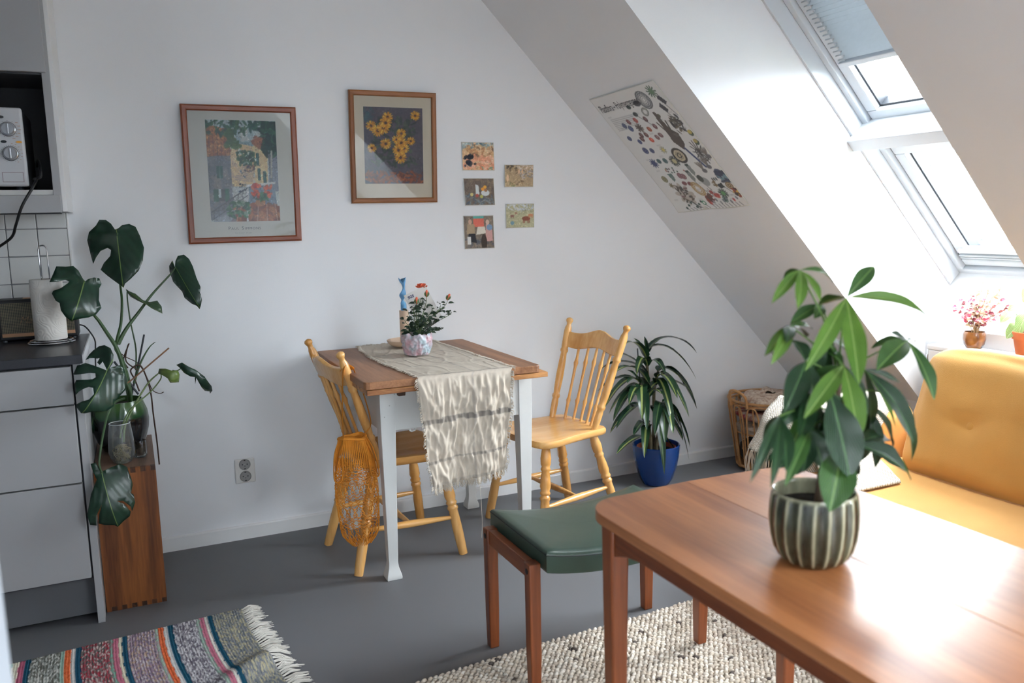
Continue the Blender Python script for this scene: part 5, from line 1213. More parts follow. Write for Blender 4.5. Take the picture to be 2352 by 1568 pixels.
def make_chair(label):
    t = thing('dining_chair', (0, 0, 0), label, 'chair', 'spindle back chairs at the pine table')
    # seat: rounded shield outline with a shallow saddle
    half = [(-.182, .135), (-.173, .156), (-.15, .165), (-.06, .173), (.03, .186), (.11, .203), (.160, .204), (.190, .186), (.202, .150), (.206, .07)]
    ol = [(x, y) for x, y in half]+[(x, -y) for x, y in half[::-1]]
    g = G(); n = len(ol); rings = [(.93, SH-.033), (.985, SH-.028), (1.0, SH-.018), (1.0, SH-.008), (.985, SH-.001), (.95, SH), (.75, SH-.003), (.45, SH-.008), (.15, SH-.008)]
    vs = []
    for s, z in rings: vs += [(.01+(x-.01)*s, y*s, z+(.004*max(0, 1-abs(y*s)/.05)*(x > .05) if s < .9 and s > .3 else 0)) for x, y in ol]
    m = len(rings)
    g.add(vs, [(i*n+k, i*n+(k+1) % n, (i+1)*n+(k+1) % n, (i+1)*n+k) for i in range(m-1) for k in range(n)]+[tuple(range(n))[::-1], tuple((m-1)*n+k for k in range(n))])
    g.build('seat', CHS, t, smooth=50, local=True)
    F = {}
    for s in (-1, 1):
        F['f%d' % s] = (Vector((.140, .150*s, SH-.022)), Vector((.200, .208*s, 0))); F['r%d' % s] = (Vector((-.125, .122*s, SH-.022)), Vector((-.228, .182*s, 0)))
    for k in ('f-1', 'f1', 'r-1', 'r1'):
        g = G(); turned(g, F[k][0], F[k][1], LEGP); g.build('leg', CHW, t, local=True, smooth=60)
    on = lambda k, z: F[k][0]+(F[k][1]-F[k][0])*((F[k][0].z-z)/F[k][0].z)
    mids = []
    for s in (-1, 1):
        a, b2 = on('f%d' % s, .150), on('r%d' % s, .160); g = G(); turned(g, a, b2, STP); g.build('stretcher', CHS, t, local=True, smooth=60); mids.append((a+b2)/2)
    g = G(); turned(g, mids[0], mids[1], STP); g.build('stretcher', CHW, t, local=True, smooth=60)
    pb = lambda s: (Vector((-.112, .148*s, SH-.010)), Vector((-.262, .197*s, .858)))
    for s in (-1, 1):
        g = G(); turned(g, *pb(s), POSTP, 16); g.build('back_post', CHW, t, local=True, smooth=60)
    # crest rail: bowed back, humped top
    A_ = pb(-1)[0].lerp(pb(-1)[1], .80); B_ = pb(1)[0].lerp(pb(1)[1], .80)
    lean = (pb(1)[1]-pb(1)[0]); lean.y = 0; lean.normalize(); back = Vector((-lean.z, 0, lean.x))
    g = G(); nu = 25; vs = []
    def crest(u):
        c = A_.lerp(B_, u); e = 2*u-1; hump = math.exp(-(e/.42)**2)
        ctr = c+back*(.034*(1-e*e)); top = .026+.034*hump+.004*abs(e)**4; bot = -.040+.020*hump-.004*math.exp(-((abs(e)-.7)/.2)**2)
        return ctr, top, bot
    for i in range(nu):
        u = i/(nu-1); c, tp, bt = crest(u)
        for (h, w) in ((bt, -.009), (bt, .009), ((tp+bt)/2, .0105), (tp, .0085), (tp, -.0085), ((tp+bt)/2, -.0105)): vs.append(c+lean*h+back*w)
    g.add(vs, [(i*6+k, i*6+(k+1) % 6, (i+1)*6+(k+1) % 6, (i+1)*6+k) for i in range(nu-1) for k in range(6)]+[tuple(range(6))[::-1], tuple((nu-1)*6+k for k in range(6))])
    g.build('crest_rail', CHW, t, local=True, smooth=50, bevel=.003)
    for k in range(5):
        f = (k+1)/6; c, tp, bt = crest(.06+.88*f)
        b0 = Vector((-.118-.040*(1-(2*f-1)**2), .148*(2*f-1)*.92, SH-.008)); g = G(); turned(g, b0, c+lean*(bt+.008), SPP, 10); g.build('spindle', CHW, t, local=True, smooth=60)
    return t
ch1 = make_chair('spindle back chair tucked under the left side of the pine table, net bag on it')
ch1.location = (.900, -.395, 0); ch1.rotation_euler.z = math.radians(5.5)
ch2 = copy_tree(ch1, (1.600, -.428, 0), math.radians(189.5), 'spindle back chair right of the pine table beside the blue plant pot')

# ---- string bag on the left chair's near post
BAG = M('ochre_cotton', (206, 130, 38), .85, .10, 60, bump=.3, bscale=300)
Mch = Matrix.Translation((.900, -.395, 0)) @ Matrix.Rotation(math.radians(5.5), 4, 'Z')
hang = Mch @ Vector((-.112, -.148, SH)).lerp(Vector((-.262, -.197, .858)), .83)
bcx, bcy = .690, -.655
t = thing('string_bag', (bcx, bcy, .14), 'ochre string bag hanging from the chair post at the left of the table', 'bag')
rng = random.Random(6)
def sec(z):   # half width, half depth, centre x at a height
    k = (z-.150)/(.56-.150)
    w = .052+.026*math.sin(PI*min(1, max(0, k*.9+.12))) if k < .75 else .076-.030*(k-.75)*4
    if k < .12: w *= .55+.45*math.sqrt(max(0, k)/.12)
    return w, .030*(.5+.5*min(1, k*6+.15)), bcx+.016*(1-k)*.3-.010*k
def bp(a, z, jit=0.0):
    w, d, c = sec(z); r = 1+jit
    return Vector((c+w*r*math.cos(a), bcy+d*r*math.sin(a)+.006*math.sin(a*5+z*30), z))
g = G(); NS = 17; ztop, zbot = .445, .160
for dirn in (-1, 1):
    for k in range(NS):
        P = []
        for q in range(45):
            u = q/44; z = ztop+(zbot-ztop)*u; a = 2*PI*k/NS+dirn*(2*PI/NS)*(3.6*u)+.10*math.sin(q*2.9)*dirn
            P.append(bp(a, z, .05*noise.noise(Vector((a*3, z*40, dirn)))))
        g.tube(P, .0017, 5)
for k in range(34):
    a = 2*PI*k/34; P = [bp(a, zbot+.010), bp(a+.1, zbot-.012)+Vector((0, 0, -.004*rng.random())), bp(a+.22, zbot+.006)]
    g.tube(P, .0018, 5)
o = g.build('net', BAG, t); 
# ribbed upper band: close vertical cords with small gaps, under a plain hem
g = G()
for k in range(58):
    a = 2*PI*k/58; g.tube([bp(a, .548-.0), bp(a+.01*math.sin(k), .515), bp(a, .480), bp(a+.02*math.sin(k*3), .438)], [.0026, .0024, .0021, .0017], 5)
g.build('ribbed_band', BAG, t)
g = G()
for k in range(9):
    z = .47-.011*k; g.tube([bp(2*PI*q/40, z+.003*math.sin(q*1.3+k)) for q in range(40)], .0011, 4, closed=True)
g.build('cross_cords', BAG, t)
G().tube([bp(2*PI*q/48, .550+.004*math.sin(4*PI*q/48)) for q in range(48)], .0050, 8, closed=True, flat=1.3).build('hem', BAG, t)
# two flat straps over the post, and the side loops
def strap(P, w=.011): G().tube(spline(P, 6), w, 8, flat=.18, up=Vector((1, 0, 0))).build('strap', BAG, t)
ht = hang
strap([bp(PI*1.02, .44)+Vector((-.002, -.012, 0)), bp(PI*1.15, .50)+Vector((0, -.008, 0)), bp(PI*1.2, .556), ht+Vector((-.030, -.030, -.16)), ht+Vector((-.022, -.024, -.05)), ht+Vector((-.014, -.019, .012)), ht+Vector((.004, -.004, .020)), ht+Vector((.026, .004, .004))], .0085)
strap([bp(PI*1.9, .41)+Vector((.004, -.014, 0)), bp(PI*1.85, .48)+Vector((0, -.010, 0)), bp(PI*1.82, .55), ht+Vector((.075, -.022, -.20)), ht+Vector((.058, -.016, -.10)), ht+Vector((.034, -.008, -.02)), ht+Vector((.020, .004, .014)), ht+Vector((-.006, .014, .018)), ht+Vector((-.022, -.006, .004))], .0085)
for (a0, sgn) in ((PI*1.06, -1), (PI*1.93, 1)):
    P = [bp(a0, .55)+Vector((0, -.006, 0)), bp(a0, .50)+Vector((sgn*.008, -.008, 0)), bp(a0, .44)+Vector((sgn*.012, -.010, 0)), bp(a0, .402)+Vector((sgn*.006, -.012, 0)), bp(a0-sgn*.5, .404)+Vector((0, -.006, 0)), bp(a0-sgn*.6, .45)+Vector((0, -.006, 0)), bp(a0-sgn*.35, .53)+Vector((0, -.006, 0))]
    G().tube(spline(P, 6), .0048, 6, flat=.5).build('side_loop', BAG, t)
# ================================================================== PLANTS ON THE FLOOR AND TABLE
def leaf_path(g, uvw, P, width, shape=None, nv=5, fold=.18, wav=0.0, side=None):
    """strap leaf along a curved midline"""
    P = [Vector(p) for p in P]; m = len(P)
    if shape is None: shape = lambda u: min(1, (u*5)**.6+.25)*max(0, 1-u**3.2)**.8
    hz = (P[-1]-P[0]); hz.z = 0
    sd0 = side if side is not None else (Vector((-hz.y, hz.x, 0)).normalized() if hz.length > 1e-4 else Vector((1, 0, 0)))
    ph = random.random()*6; vs = []
    for i in range(m):
        u = i/(m-1); t = (P[min(i+1, m-1)]-P[max(i-1, 0)]).normalized(); s = (sd0-t*sd0.dot(t)).normalized(); n = s.cross(t)
        if n.z < 0: n = -n
        w = width*.5*shape(u)
        for j in range(nv):
            v = j/(nv-1)*2-1
            vs.append(P[i]+s*(v*w)+n*(fold*w*abs(v)*2+wav*w*math.sin(u*15+ph+v)*abs(v))); uvw.append((u, v, abs(v)))
    g.add(vs, [(i*nv+j, (i+1)*nv+j, (i+1)*nv+j+1, i*nv+j+1) for i in range(m-1) for j in range(nv-1)])
DLEAF = LEAF('dracaena_leaf', (26, 52, 36), (48, 80, 52), (150, 164, 96), .24, 1.0, .20, veinamt=.12, bump=.05)
DLEAF2 = LEAF('dracaena_leaf_dark', (22, 46, 34), (40, 70, 48), (84, 112, 70), .24, 1.0, .14, veinamt=.12, bump=.05)
BLUEG = M('cobalt_glaze', (12, 58, 124), .12, .12, 9, coat=.5, bump=.04, bscale=14)
dx, dy = 2.292, -.200
t = thing('dracaena', (dx, dy, 0), 'tall arching striped leaf plant in a cobalt blue pot by the white wall', 'plant')
Mx = Matrix.Translation((dx, dy, 0))
G().lathe([(.056, 0), (.066, .003), (.082, .03), (.100, .085), (.111, .14), (.116, .185), (.1165, .198), (.113, .202), (.109, .200), (.106, .18), (.103, .15)], 48, Mx).build('pot', BLUEG, t)
G().lathe([(.089, .12), (.093, .176), (.096, .188), (.093, .190), (.089, .178), (.086, .15)], 36, Mx, cap=False).build('inner_pot', M('terracotta_plastic', (140, 74, 56), .6), t)
G().lathe([(.001, .165), (.088, .168)], 24, Mx, cap=False).build('soil', SOIL, t)
CANE = M('cane_bark', (92, 84, 62), .8, .3, 40, bump=.4, bscale=60)
heads = []
for (pp, Y0, Y1) in ([((1487, 1015), (1486, 960), (1490, 900), (1484, 812)), -.19, -.19], [((1500, 1018), (1503, 960), (1502, 900), (1512, 852)), -.16, -.14], [((1494, 1020), (1490, 980), (1478, 930), (1470, 880)), -.21, -.24], [((1507, 1018), (1515, 985), (1520, 950), (1522, 925)), -.20, -.21]):
    P = spline([at(x, y, Y=Y0+(Y1-Y0)*i/3) for i, (x, y) in enumerate(pp)], 5); P[0].z = .165
    G().tube(P, [.010-.003*i/(len(P)-1) for i in range(len(P))], 8).build('cane', CANE, t); heads.append(P)
G().tube([at(1482, 1025, Y=-.22), at(1464, 800, Y=-.23)], .0032, 8).build('support_stick', GASK, t)
LT = [  # head, position along cane 0..1, tip px, tip depth, width
 (0, 1, (1601, 811), -.20, .030, .30), (0, 1, (1600, 872), -.30, .034, .34), (0, .96, (1437, 790), -.26, .034, .2), (0, 1, (1480, 772), -.19, .026, .02), (0, .98, (1455, 776), -.14, .03, .1), (0, 1, (1505, 786), -.13, .03, .08), (0, .92, (1528, 858), -.33, .036, .35), (0, .90, (1462, 862), -.34, .036, .3),
 (0, .85, (1387, 812), -.12, .032, .2), (0, .8, (1380, 848), -.16, .034, .22), (0, .75, (1398, 870), -.30, .034, .25), (1, 1, (1594, 913), -.16, .036, .22), (1, 1, (1601, 940), -.10, .034, .25), (1, .95, (1583, 959), -.30, .036, .22), (1, .9, (1556, 915), -.34, .036, .25), (1, 1, (1540, 850), -.08, .034, .12), (1, .85, (1590, 900), -.07, .03, .1), (1, .8, (1548, 990), -.36, .036, .3),
 (2, 1, (1373, 898), -.18, .034, .22), (2, 1, (1390, 935), -.30, .036, .25), (2, .95, (1398, 952), -.20, .036, .2), (2, .9, (1408, 968), -.34, .036, .22), (2, .9, (1475, 965), -.40, .040, .35), (2, .85, (1445, 930), -.38, .036, .28), (2, .8, (1486, 988), -.36, .036, .3), (2, .75, (1420, 905), -.10, .032, .15), (2, .7, (1401, 995), -.26, .036, .16), (2, .6, (1415, 985), -.33, .034, .2),
 (3, 1, (1585, 1027), -.24, .036, .25), (3, 1, (1583, 1056), -.28, .036, .28), (3, .9, (1528, 1020), -.38, .040, .3), (3, .9, (1546, 996), -.38, .038, .3), (3, .8, (1560, 975), -.10, .034, .2), (3, .9, (1504, 1000), -.36, .036, .3), (3, .6, (1569, 1012), -.14, .032, .16),
 (0, .12, (1416, 1043), -.30, .036, .12), (1, .42, (1526, 1091), -.352, .036, .42), (0, .25, (1480, 1052), -.345, .034, .3), (3, .25, (1560, 1050), -.25, .034, .14), (0, .3, (1455, 1000), -.30, .032, .12), (1, .5, (1575, 985), -.25, .034, .2), (0, .65, (1520, 905), -.34, .036, .2), (0, .6, (1440, 880), -.36, .036, .2), (0, .7, (1545, 880), -.12, .034, .16), (2, .95, (1440, 850), -.20, .034, .15)]
for k, (h, f, tp, Y, w, arch) in enumerate(LT):
    P = heads[h]; b0 = P[min(len(P)-1, int(f*(len(P)-1)))]; e = at(tp[0], tp[1], Y=Y); d = e-b0
    Ln = d.length; up = Vector((0, 0, 1))
    c1 = b0+d*.22+up*(arch*Ln*1.15+.015); c2 = b0+d*.72+up*(arch*Ln*1.1)
    g = G(); uv_ = []; leaf_path(g, uv_, bez(b0, c1, c2, e, 11), w*1.45, fold=.16, wav=.07)
    g.build('leaf', DLEAF if k % 3 else DLEAF2, t, smooth=180, uvw=uv_)

# ---- pachira on the teak table
zT = .72
ptx, pty = 1.040, -2.520
t = thing('pachira', (ptx, pty, zT), 'money tree with hand shaped leaves in a ribbed striped pot on the teak table', 'plant')
def ribpot():
    m, nt, N, L, b = nodes_of('ribbed_reactive_glaze')
    a = N.new('ShaderNodeAttribute'); a.attribute_name = 'uvw'; sp = N.new('ShaderNodeSeparateXYZ'); L.new(a.outputs['Vector'], sp.inputs[0])
    nz = N.new('ShaderNodeTexNoise'); nz.inputs['Scale'].default_value = 45; nz.inputs['Detail'].default_value = 4; tc = N.new('ShaderNodeTexCoord'); mp = N.new('ShaderNodeMapping'); mp.inputs['Scale'].default_value = (1, 1, .35); L.new(tc.outputs['Object'], mp.inputs[0]); L.new(mp.outputs[0], nz.inputs['Vector'])
    ad = N.new('ShaderNodeMath'); ad.operation = 'MULTIPLY_ADD'; ad.inputs[1].default_value = .72; L.new(nz.outputs['Fac'], ad.inputs[0]); L.new(sp.outputs['X'], ad.inputs[2])
    rp = N.new('ShaderNodeValToRGB'); L.new(ad.outputs[0], rp.inputs[0]); e = rp.color_ramp.elements
    e[0].position = .25; e[0].color = lin4((36, 38, 30)); e[1].position = 1.0; e[1].color = lin4((186, 182, 154)); x = e.new(.45); x.color = lin4((70, 72, 56)); x = e.new(.62); x.color = lin4((98, 98, 76))
    L.new(rp.outputs[0], b.inputs['Base Color']); b.inputs['Roughness'].default_value = .22; b.inputs['Coat Weight'].default_value = .3
    return m
g = G(); uv_ = []; n = 220; ribs = 19
prof = [(.040, 0), (.050, .002), (.058, .010), (.066, .026), (.071, .046), (.0735, .07), (.073, .094), (.0705, .116), (.069, .122), (.0675, .125), (.0655, .124), (.0645, .118), (.066, .09), (.066, .07)]
vs = []
for i, (r, z) in enumerate(prof):
    for k in range(n):
        a = 2*PI*k/n; c = .5+.5*math.cos(a*ribs+.35*math.sin(z*30)); amt = 0 if i >= 9 or i < 1 else min(1, z/.012)*(1 if z < .117 else .3)
        rr = r*(1+.040*amt*(c**1.5-.5)); vs.append((ptx+rr*math.cos(a), pty+rr*math.sin(a), zT+.001+z)); uv_.append((c**5*.60 if i < 8 else .45, 0, 0))
g.add(vs, [(i*n+k, i*n+(k+1) % n, (i+1)*n+(k+1) % n, (i+1)*n+k) for i in range(len(prof)-1) for k in range(n)]+[tuple(range(n))[::-1]])
g.build('pot', ribpot(), t, smooth=60, uvw=uv_)
G().lathe([(.001, .100), (.066, .098)], 24, Matrix.Translation((ptx, pty, zT)), cap=False).build('soil', SOIL, t)
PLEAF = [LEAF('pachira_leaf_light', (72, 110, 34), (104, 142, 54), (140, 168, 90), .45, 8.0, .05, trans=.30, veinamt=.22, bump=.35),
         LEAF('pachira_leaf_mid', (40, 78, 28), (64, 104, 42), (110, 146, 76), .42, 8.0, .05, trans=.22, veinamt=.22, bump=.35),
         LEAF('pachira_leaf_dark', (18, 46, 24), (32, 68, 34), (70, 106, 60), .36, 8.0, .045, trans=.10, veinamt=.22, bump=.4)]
PST = M('pachira_petiole', (96, 128, 66), .45, .12, 20)
TRK = M('pachira_trunk', (88, 70, 56), .75, .25, 25, bump=.4, bscale=50)
P = spline([at(1886, 1160, Y=-2.52), at(1893, 1090, Y=-2.52), at(1908, 1020, Y=-2.525), at(1918, 940, Y=-2.52), at(1925, 880, Y=-2.52)], 6)
P[0].z = zT+.095
G().tube(P, [.013-.007*i/(len(P)-1) for i in range(len(P))], 12).build('trunk', TRK, t); trunk = P
PS = lambda u: max(0, math.sin(PI*u**1.15))**.85 if u < 1 else 0
HUBS = [  # hub px, hub depth, petiole start along trunk, [tip px, tip depth, width px, tone, droop]
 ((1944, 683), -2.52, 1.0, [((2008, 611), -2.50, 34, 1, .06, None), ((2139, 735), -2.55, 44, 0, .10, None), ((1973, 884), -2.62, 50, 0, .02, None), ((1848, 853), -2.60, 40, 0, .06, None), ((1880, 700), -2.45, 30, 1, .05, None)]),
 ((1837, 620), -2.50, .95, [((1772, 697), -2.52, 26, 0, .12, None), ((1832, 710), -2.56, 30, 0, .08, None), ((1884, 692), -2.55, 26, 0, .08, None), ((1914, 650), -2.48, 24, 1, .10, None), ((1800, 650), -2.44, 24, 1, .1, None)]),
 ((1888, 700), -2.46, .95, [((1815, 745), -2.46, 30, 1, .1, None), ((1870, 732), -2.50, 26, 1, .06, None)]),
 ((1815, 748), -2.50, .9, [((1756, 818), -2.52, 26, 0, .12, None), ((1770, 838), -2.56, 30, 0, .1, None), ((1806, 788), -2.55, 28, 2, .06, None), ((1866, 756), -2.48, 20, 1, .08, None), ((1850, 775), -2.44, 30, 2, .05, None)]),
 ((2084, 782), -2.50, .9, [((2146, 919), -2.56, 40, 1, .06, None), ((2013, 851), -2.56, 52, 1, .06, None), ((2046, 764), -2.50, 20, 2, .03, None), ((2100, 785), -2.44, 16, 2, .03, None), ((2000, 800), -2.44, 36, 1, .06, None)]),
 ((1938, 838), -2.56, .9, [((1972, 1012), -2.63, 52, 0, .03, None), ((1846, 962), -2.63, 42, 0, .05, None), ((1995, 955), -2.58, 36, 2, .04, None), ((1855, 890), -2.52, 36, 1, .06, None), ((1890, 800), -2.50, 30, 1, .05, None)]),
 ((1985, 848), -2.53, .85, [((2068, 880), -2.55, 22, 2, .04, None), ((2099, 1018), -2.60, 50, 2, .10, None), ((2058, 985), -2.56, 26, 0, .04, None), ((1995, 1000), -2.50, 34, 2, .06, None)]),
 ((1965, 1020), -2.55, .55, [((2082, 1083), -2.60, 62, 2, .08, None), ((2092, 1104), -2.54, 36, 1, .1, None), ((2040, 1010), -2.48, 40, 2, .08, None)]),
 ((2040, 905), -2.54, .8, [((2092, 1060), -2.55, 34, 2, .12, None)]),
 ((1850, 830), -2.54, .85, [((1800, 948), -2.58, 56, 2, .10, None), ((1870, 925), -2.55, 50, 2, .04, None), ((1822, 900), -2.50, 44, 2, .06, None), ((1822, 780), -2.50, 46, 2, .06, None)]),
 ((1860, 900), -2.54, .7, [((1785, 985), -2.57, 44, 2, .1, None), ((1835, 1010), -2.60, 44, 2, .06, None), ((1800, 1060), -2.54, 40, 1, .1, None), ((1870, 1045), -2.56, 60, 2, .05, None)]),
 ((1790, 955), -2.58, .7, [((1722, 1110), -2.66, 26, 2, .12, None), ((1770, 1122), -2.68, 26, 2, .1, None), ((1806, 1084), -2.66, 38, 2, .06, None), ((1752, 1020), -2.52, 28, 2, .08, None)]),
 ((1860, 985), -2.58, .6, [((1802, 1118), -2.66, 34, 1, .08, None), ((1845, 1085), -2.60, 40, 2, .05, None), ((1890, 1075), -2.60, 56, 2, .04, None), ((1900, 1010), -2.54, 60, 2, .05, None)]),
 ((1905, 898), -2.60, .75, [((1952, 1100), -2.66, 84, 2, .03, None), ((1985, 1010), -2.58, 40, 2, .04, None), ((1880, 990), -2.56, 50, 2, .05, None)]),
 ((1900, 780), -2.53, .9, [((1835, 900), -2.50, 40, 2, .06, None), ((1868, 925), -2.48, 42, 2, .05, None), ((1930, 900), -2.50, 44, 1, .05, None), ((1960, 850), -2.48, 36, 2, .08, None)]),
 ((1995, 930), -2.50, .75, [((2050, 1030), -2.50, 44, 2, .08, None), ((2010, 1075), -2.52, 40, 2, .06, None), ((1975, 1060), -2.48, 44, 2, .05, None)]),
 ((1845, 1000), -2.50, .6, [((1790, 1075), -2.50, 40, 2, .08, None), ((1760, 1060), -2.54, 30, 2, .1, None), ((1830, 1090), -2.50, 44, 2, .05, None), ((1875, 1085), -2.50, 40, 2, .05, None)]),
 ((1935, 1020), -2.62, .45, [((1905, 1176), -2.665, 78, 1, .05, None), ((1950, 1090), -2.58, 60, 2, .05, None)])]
for (hp, hy, f, L_) in HUBS:
    h = at(hp[0], hp[1], Y=hy); b0 = trunk[min(len(trunk)-1, int(f*(len(trunk)-1)))]
    d = h-b0; G().tube(bez(b0, b0+Vector((d.x*.15, d.y*.2, abs(d.z)*.5+.02)), b0+d*.6+Vector((0, 0, .02)), h, 8), [.0022, .002, .002, .0018, .0018, .0016, .0016, .0015, .0015], 6).build('petiole', PST, t)
    for (tp, Y, wpx, tone, dr, _) in L_:
        e = at(tp[0], tp[1], Y=Y); dist = (e-CAM).length
        nr = Vector((random.uniform(-.25, .25), -.55, .8))
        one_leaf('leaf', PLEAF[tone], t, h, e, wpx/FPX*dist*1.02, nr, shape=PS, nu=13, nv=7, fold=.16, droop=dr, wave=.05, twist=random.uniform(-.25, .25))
# ================================================================== SOFA CORNER
SOF = M('mustard_linen', (206, 152, 76), .85, .07, 5, bump=.35, bscale=520, sheen=.15)
SOFD = M('dark_piping', (70, 52, 36), .8)
OAK = WOOD('sofa_oak', (150, 112, 74), (184, 144, 100), 'x', .5, 1, 9)
t = thing('sofa', (2.35, -2.2, 0), 'mustard yellow sofa with a buttoned back cushion under the roof window', 'sofa')
def cushion(name, x0, x1, y0, y1, z0, z1, M4=None, puff=.02, r=.05, nx=14, ny=22, nz=8, dims=None, mat=SOF, wr=.004):
    """soft block: a rounded box whose faces swell and wrinkle a little"""
    g = G(); bm = bmesh.new(); bmesh.ops.create_cube(bm, size=2.0)
    bmesh.ops.subdivide_edges(bm, edges=bm.edges[:], cuts=14, use_grid_fill=True)
    hx, hy, hz = (x1-x0)/2, (y1-y0)/2, (z1-z0)/2; c = Vector(((x0+x1)/2, (y0+y1)/2, (z0+z1)/2))
    vs = []
    for v in bm.verts:
        p = Vector((v.co.x*hx, v.co.y*hy, v.co.z*hz))
        q = Vector((max(-hx+r, min(hx-r, p.x)), max(-hy+r, min(hy-r, p.y)), max(-hz+r, min(hz-r, p.z)))); d = p-q
        if d.length > 1e-6: p = q+d.normalized()*min(r, max(abs(d.x), abs(d.y), abs(d.z)))
        sw = (1-(v.co.x)**2)*(1-v.co.y**2) if abs(v.co.z) > .99 else ((1-v.co.y**2)*(1-v.co.z**2) if abs(v.co.x) > .99 else (1-v.co.x**2)*(1-v.co.z**2))
        nn = Vector((v.co.x if abs(v.co.x) > .99 else 0, v.co.y if abs(v.co.y) > .99 else 0, v.co.z if abs(v.co.z) > .99 else 0))
        p = p+nn*(puff*max(0, sw)**.5)
        w = c+p
        p = w+nn*(wr*noise.noise(w*7)+wr*.6*noise.noise(Vector((w.x*16, w.y*9, w.z*16))))
        vs.append(M4 @ p if M4 else p)
    bm.verts.index_update(); fs = [[v.index for v in f.verts] for f in bm.faces]; bm.free()
    g.add(vs, fs); return g
zs = .372
cushion('seat', 1.93, 2.72, -2.42, -1.24, .20, zs-.004, puff=.012).build('seat_cushion', SOF, t, smooth=180, subd=1)
cushion('seat', 1.93, 2.72, -3.60, -2.43, .20, zs-.004, puff=.012).build('seat_cushion', SOF, t, smooth=180, subd=1)
cushion('arm', 2.39, 2.86, -1.235, -1.035, .19, .545, puff=.010, r=.06).build('arm', SOF, t, smooth=180, subd=1)
G().bx(1.95, 2.90, -3.60, -1.04, .13, .20).build('base_frame', OAK, t, smooth=0, bevel=.006)
G().bx(2.80, 2.86, -3.60, -1.25, .20, .50).build('back_frame', SOF, t, smooth=30, bevel=.02)
for (x, y) in ((1.99, -1.10), (2.84, -1.10), (1.99, -3.5), (2.84, -3.5)): G().lathe([(.014, 0), (.022, .13)], 12, Matrix.Translation((x, y, 0))).build('leg', OAK, t)
# leaning back cushions, buttoned
def back_cushion(ya, yb, btns):
    hz = .235; th = .165; tilt = math.radians(19)
    Mb = Matrix.Translation((2.505, 0, zs+.002)) @ Matrix.Rotation(tilt, 4, 'Y')
    g = cushion('back', 0, th, ya, yb, 0, 2*hz, None, puff=.022, r=.055, wr=.009)
    for v in g.v:
        if v.x < th*.45:
            for (by, bz) in btns:
                d2 = (v.y-by)**2+(v.z-bz)**2; v.x += .022*math.exp(-d2/(.055**2))
                ang = math.atan2(v.z-bz, v.y-by); v.x += .004*math.sin(ang*5+1)*math.exp(-d2/(.13**2))
        v.x -= .007*max(0, math.sin(v.y*19+noise.noise(Vector((v.y*4, v.z*3, 1)))*4))*max(0, (v.z-.20)/.27)
    for i, v in enumerate(g.v): g.v[i] = Mb @ v
    o = g.build('back_cushion', SOF, t, smooth=180, subd=1)
    for (by, bz) in btns:
        c = Mb @ Vector((-.004, by, bz)); Mx = Matrix.Translation(c) @ Matrix.Rotation(tilt, 4, 'Y') @ Matrix.Rotation(-PI/2, 4, 'Y')
        G().lathe([(.0135, -.006), (.0145, 0), (.0125, .003), (.006, .0048), (.0005, .0050)], 20, Mx).build('button', SOF, o)
    P = [Mb @ Vector((.048, ya+.05+(yb-ya-.10)*k/20, 2*hz+.016-.017*(abs(k-10)/10)**2)) for k in range(21)]
    G().tube(P, .0022, 6).build('piping', M('piping_yellow', (186, 132, 60), .8), o)
back_cushion(-2.20, -1.425, [(-1.672, .215), (-2.02, .215)])
back_cushion(-2.99, -2.215, [(-2.42, .215), (-2.80, .215)])

# ---- throw
def herring():
    m, nt, N, L, b = nodes_of('herringbone_wool')
    a = N.new('ShaderNodeAttribute'); a.attribute_name = 'uvw'; sp = N.new('ShaderNodeSeparateXYZ'); L.new(a.outputs['Vector'], sp.inputs[0])
    fu = N.new('ShaderNodeMath'); fu.operation = 'PINGPONG'; fu.inputs[1].default_value = .012; L.new(sp.outputs['X'], fu.inputs[0])
    ad = N.new('ShaderNodeMath'); ad.operation = 'ADD'; L.new(fu.outputs[0], ad.inputs[0]); L.new(sp.outputs['Y'], ad.inputs[1])
    mu = N.new('ShaderNodeMath'); mu.operation = 'MULTIPLY'; mu.inputs[1].default_value = 620; L.new(ad.outputs[0], mu.inputs[0])
    sn = N.new('ShaderNodeMath'); sn.operation = 'SINE'; L.new(mu.outputs[0], sn.inputs[0])
    rp = N.new('ShaderNodeValToRGB'); mr = N.new('ShaderNodeMapRange'); mr.inputs['From Min'].default_value = -1; L.new(sn.outputs[0], mr.inputs[0]); L.new(mr.outputs[0], rp.inputs[0])
    rp.color_ramp.elements[0].position = .25; rp.color_ramp.elements[0].color = lin4((178, 166, 146)); rp.color_ramp.elements[1].position = .7; rp.color_ramp.elements[1].color = lin4((222, 216, 206))
    L.new(rp.outputs[0], b.inputs['Base Color']); b.inputs['Roughness'].default_value = .95; b.inputs['Sheen Weight'].default_value = .2
    bp = N.new('ShaderNodeBump'); bp.inputs['Strength'].default_value = .4; bp.inputs['Distance'].default_value = .004; L.new(sn.outputs[0], bp.inputs['Height']); L.new(bp.outputs[0], b.inputs['Normal'])
    return m
HB = herring()
t = thing('throw_blanket', (2.4, -1.3, zs), 'cream herringbone throw with long fringe over the far sofa arm', 'blanket')
prof = [(-1.58, zs+.014), (-1.50, zs+.016), (-1.42, zs+.018), (-1.34, zs+.035), (-1.29, zs+.085), (-1.268, .485), (-1.255, .53), (-1.235, .558), (-1.19, .570), (-1.13, .572), (-1.07, .567), (-1.03, .552), (-1.012, .51), (-1.004, .44), (-1.0, .34)]
PP = spline([(0, y, z) for y, z in prof], 4); m = len(PP)
def XR(p): return 2.36+.36*min(1, p/.52)
def XLf(p): return 2.10+.26*min(1, p/.5)
g = G(); uv_ = []; vs = []; nu = 40
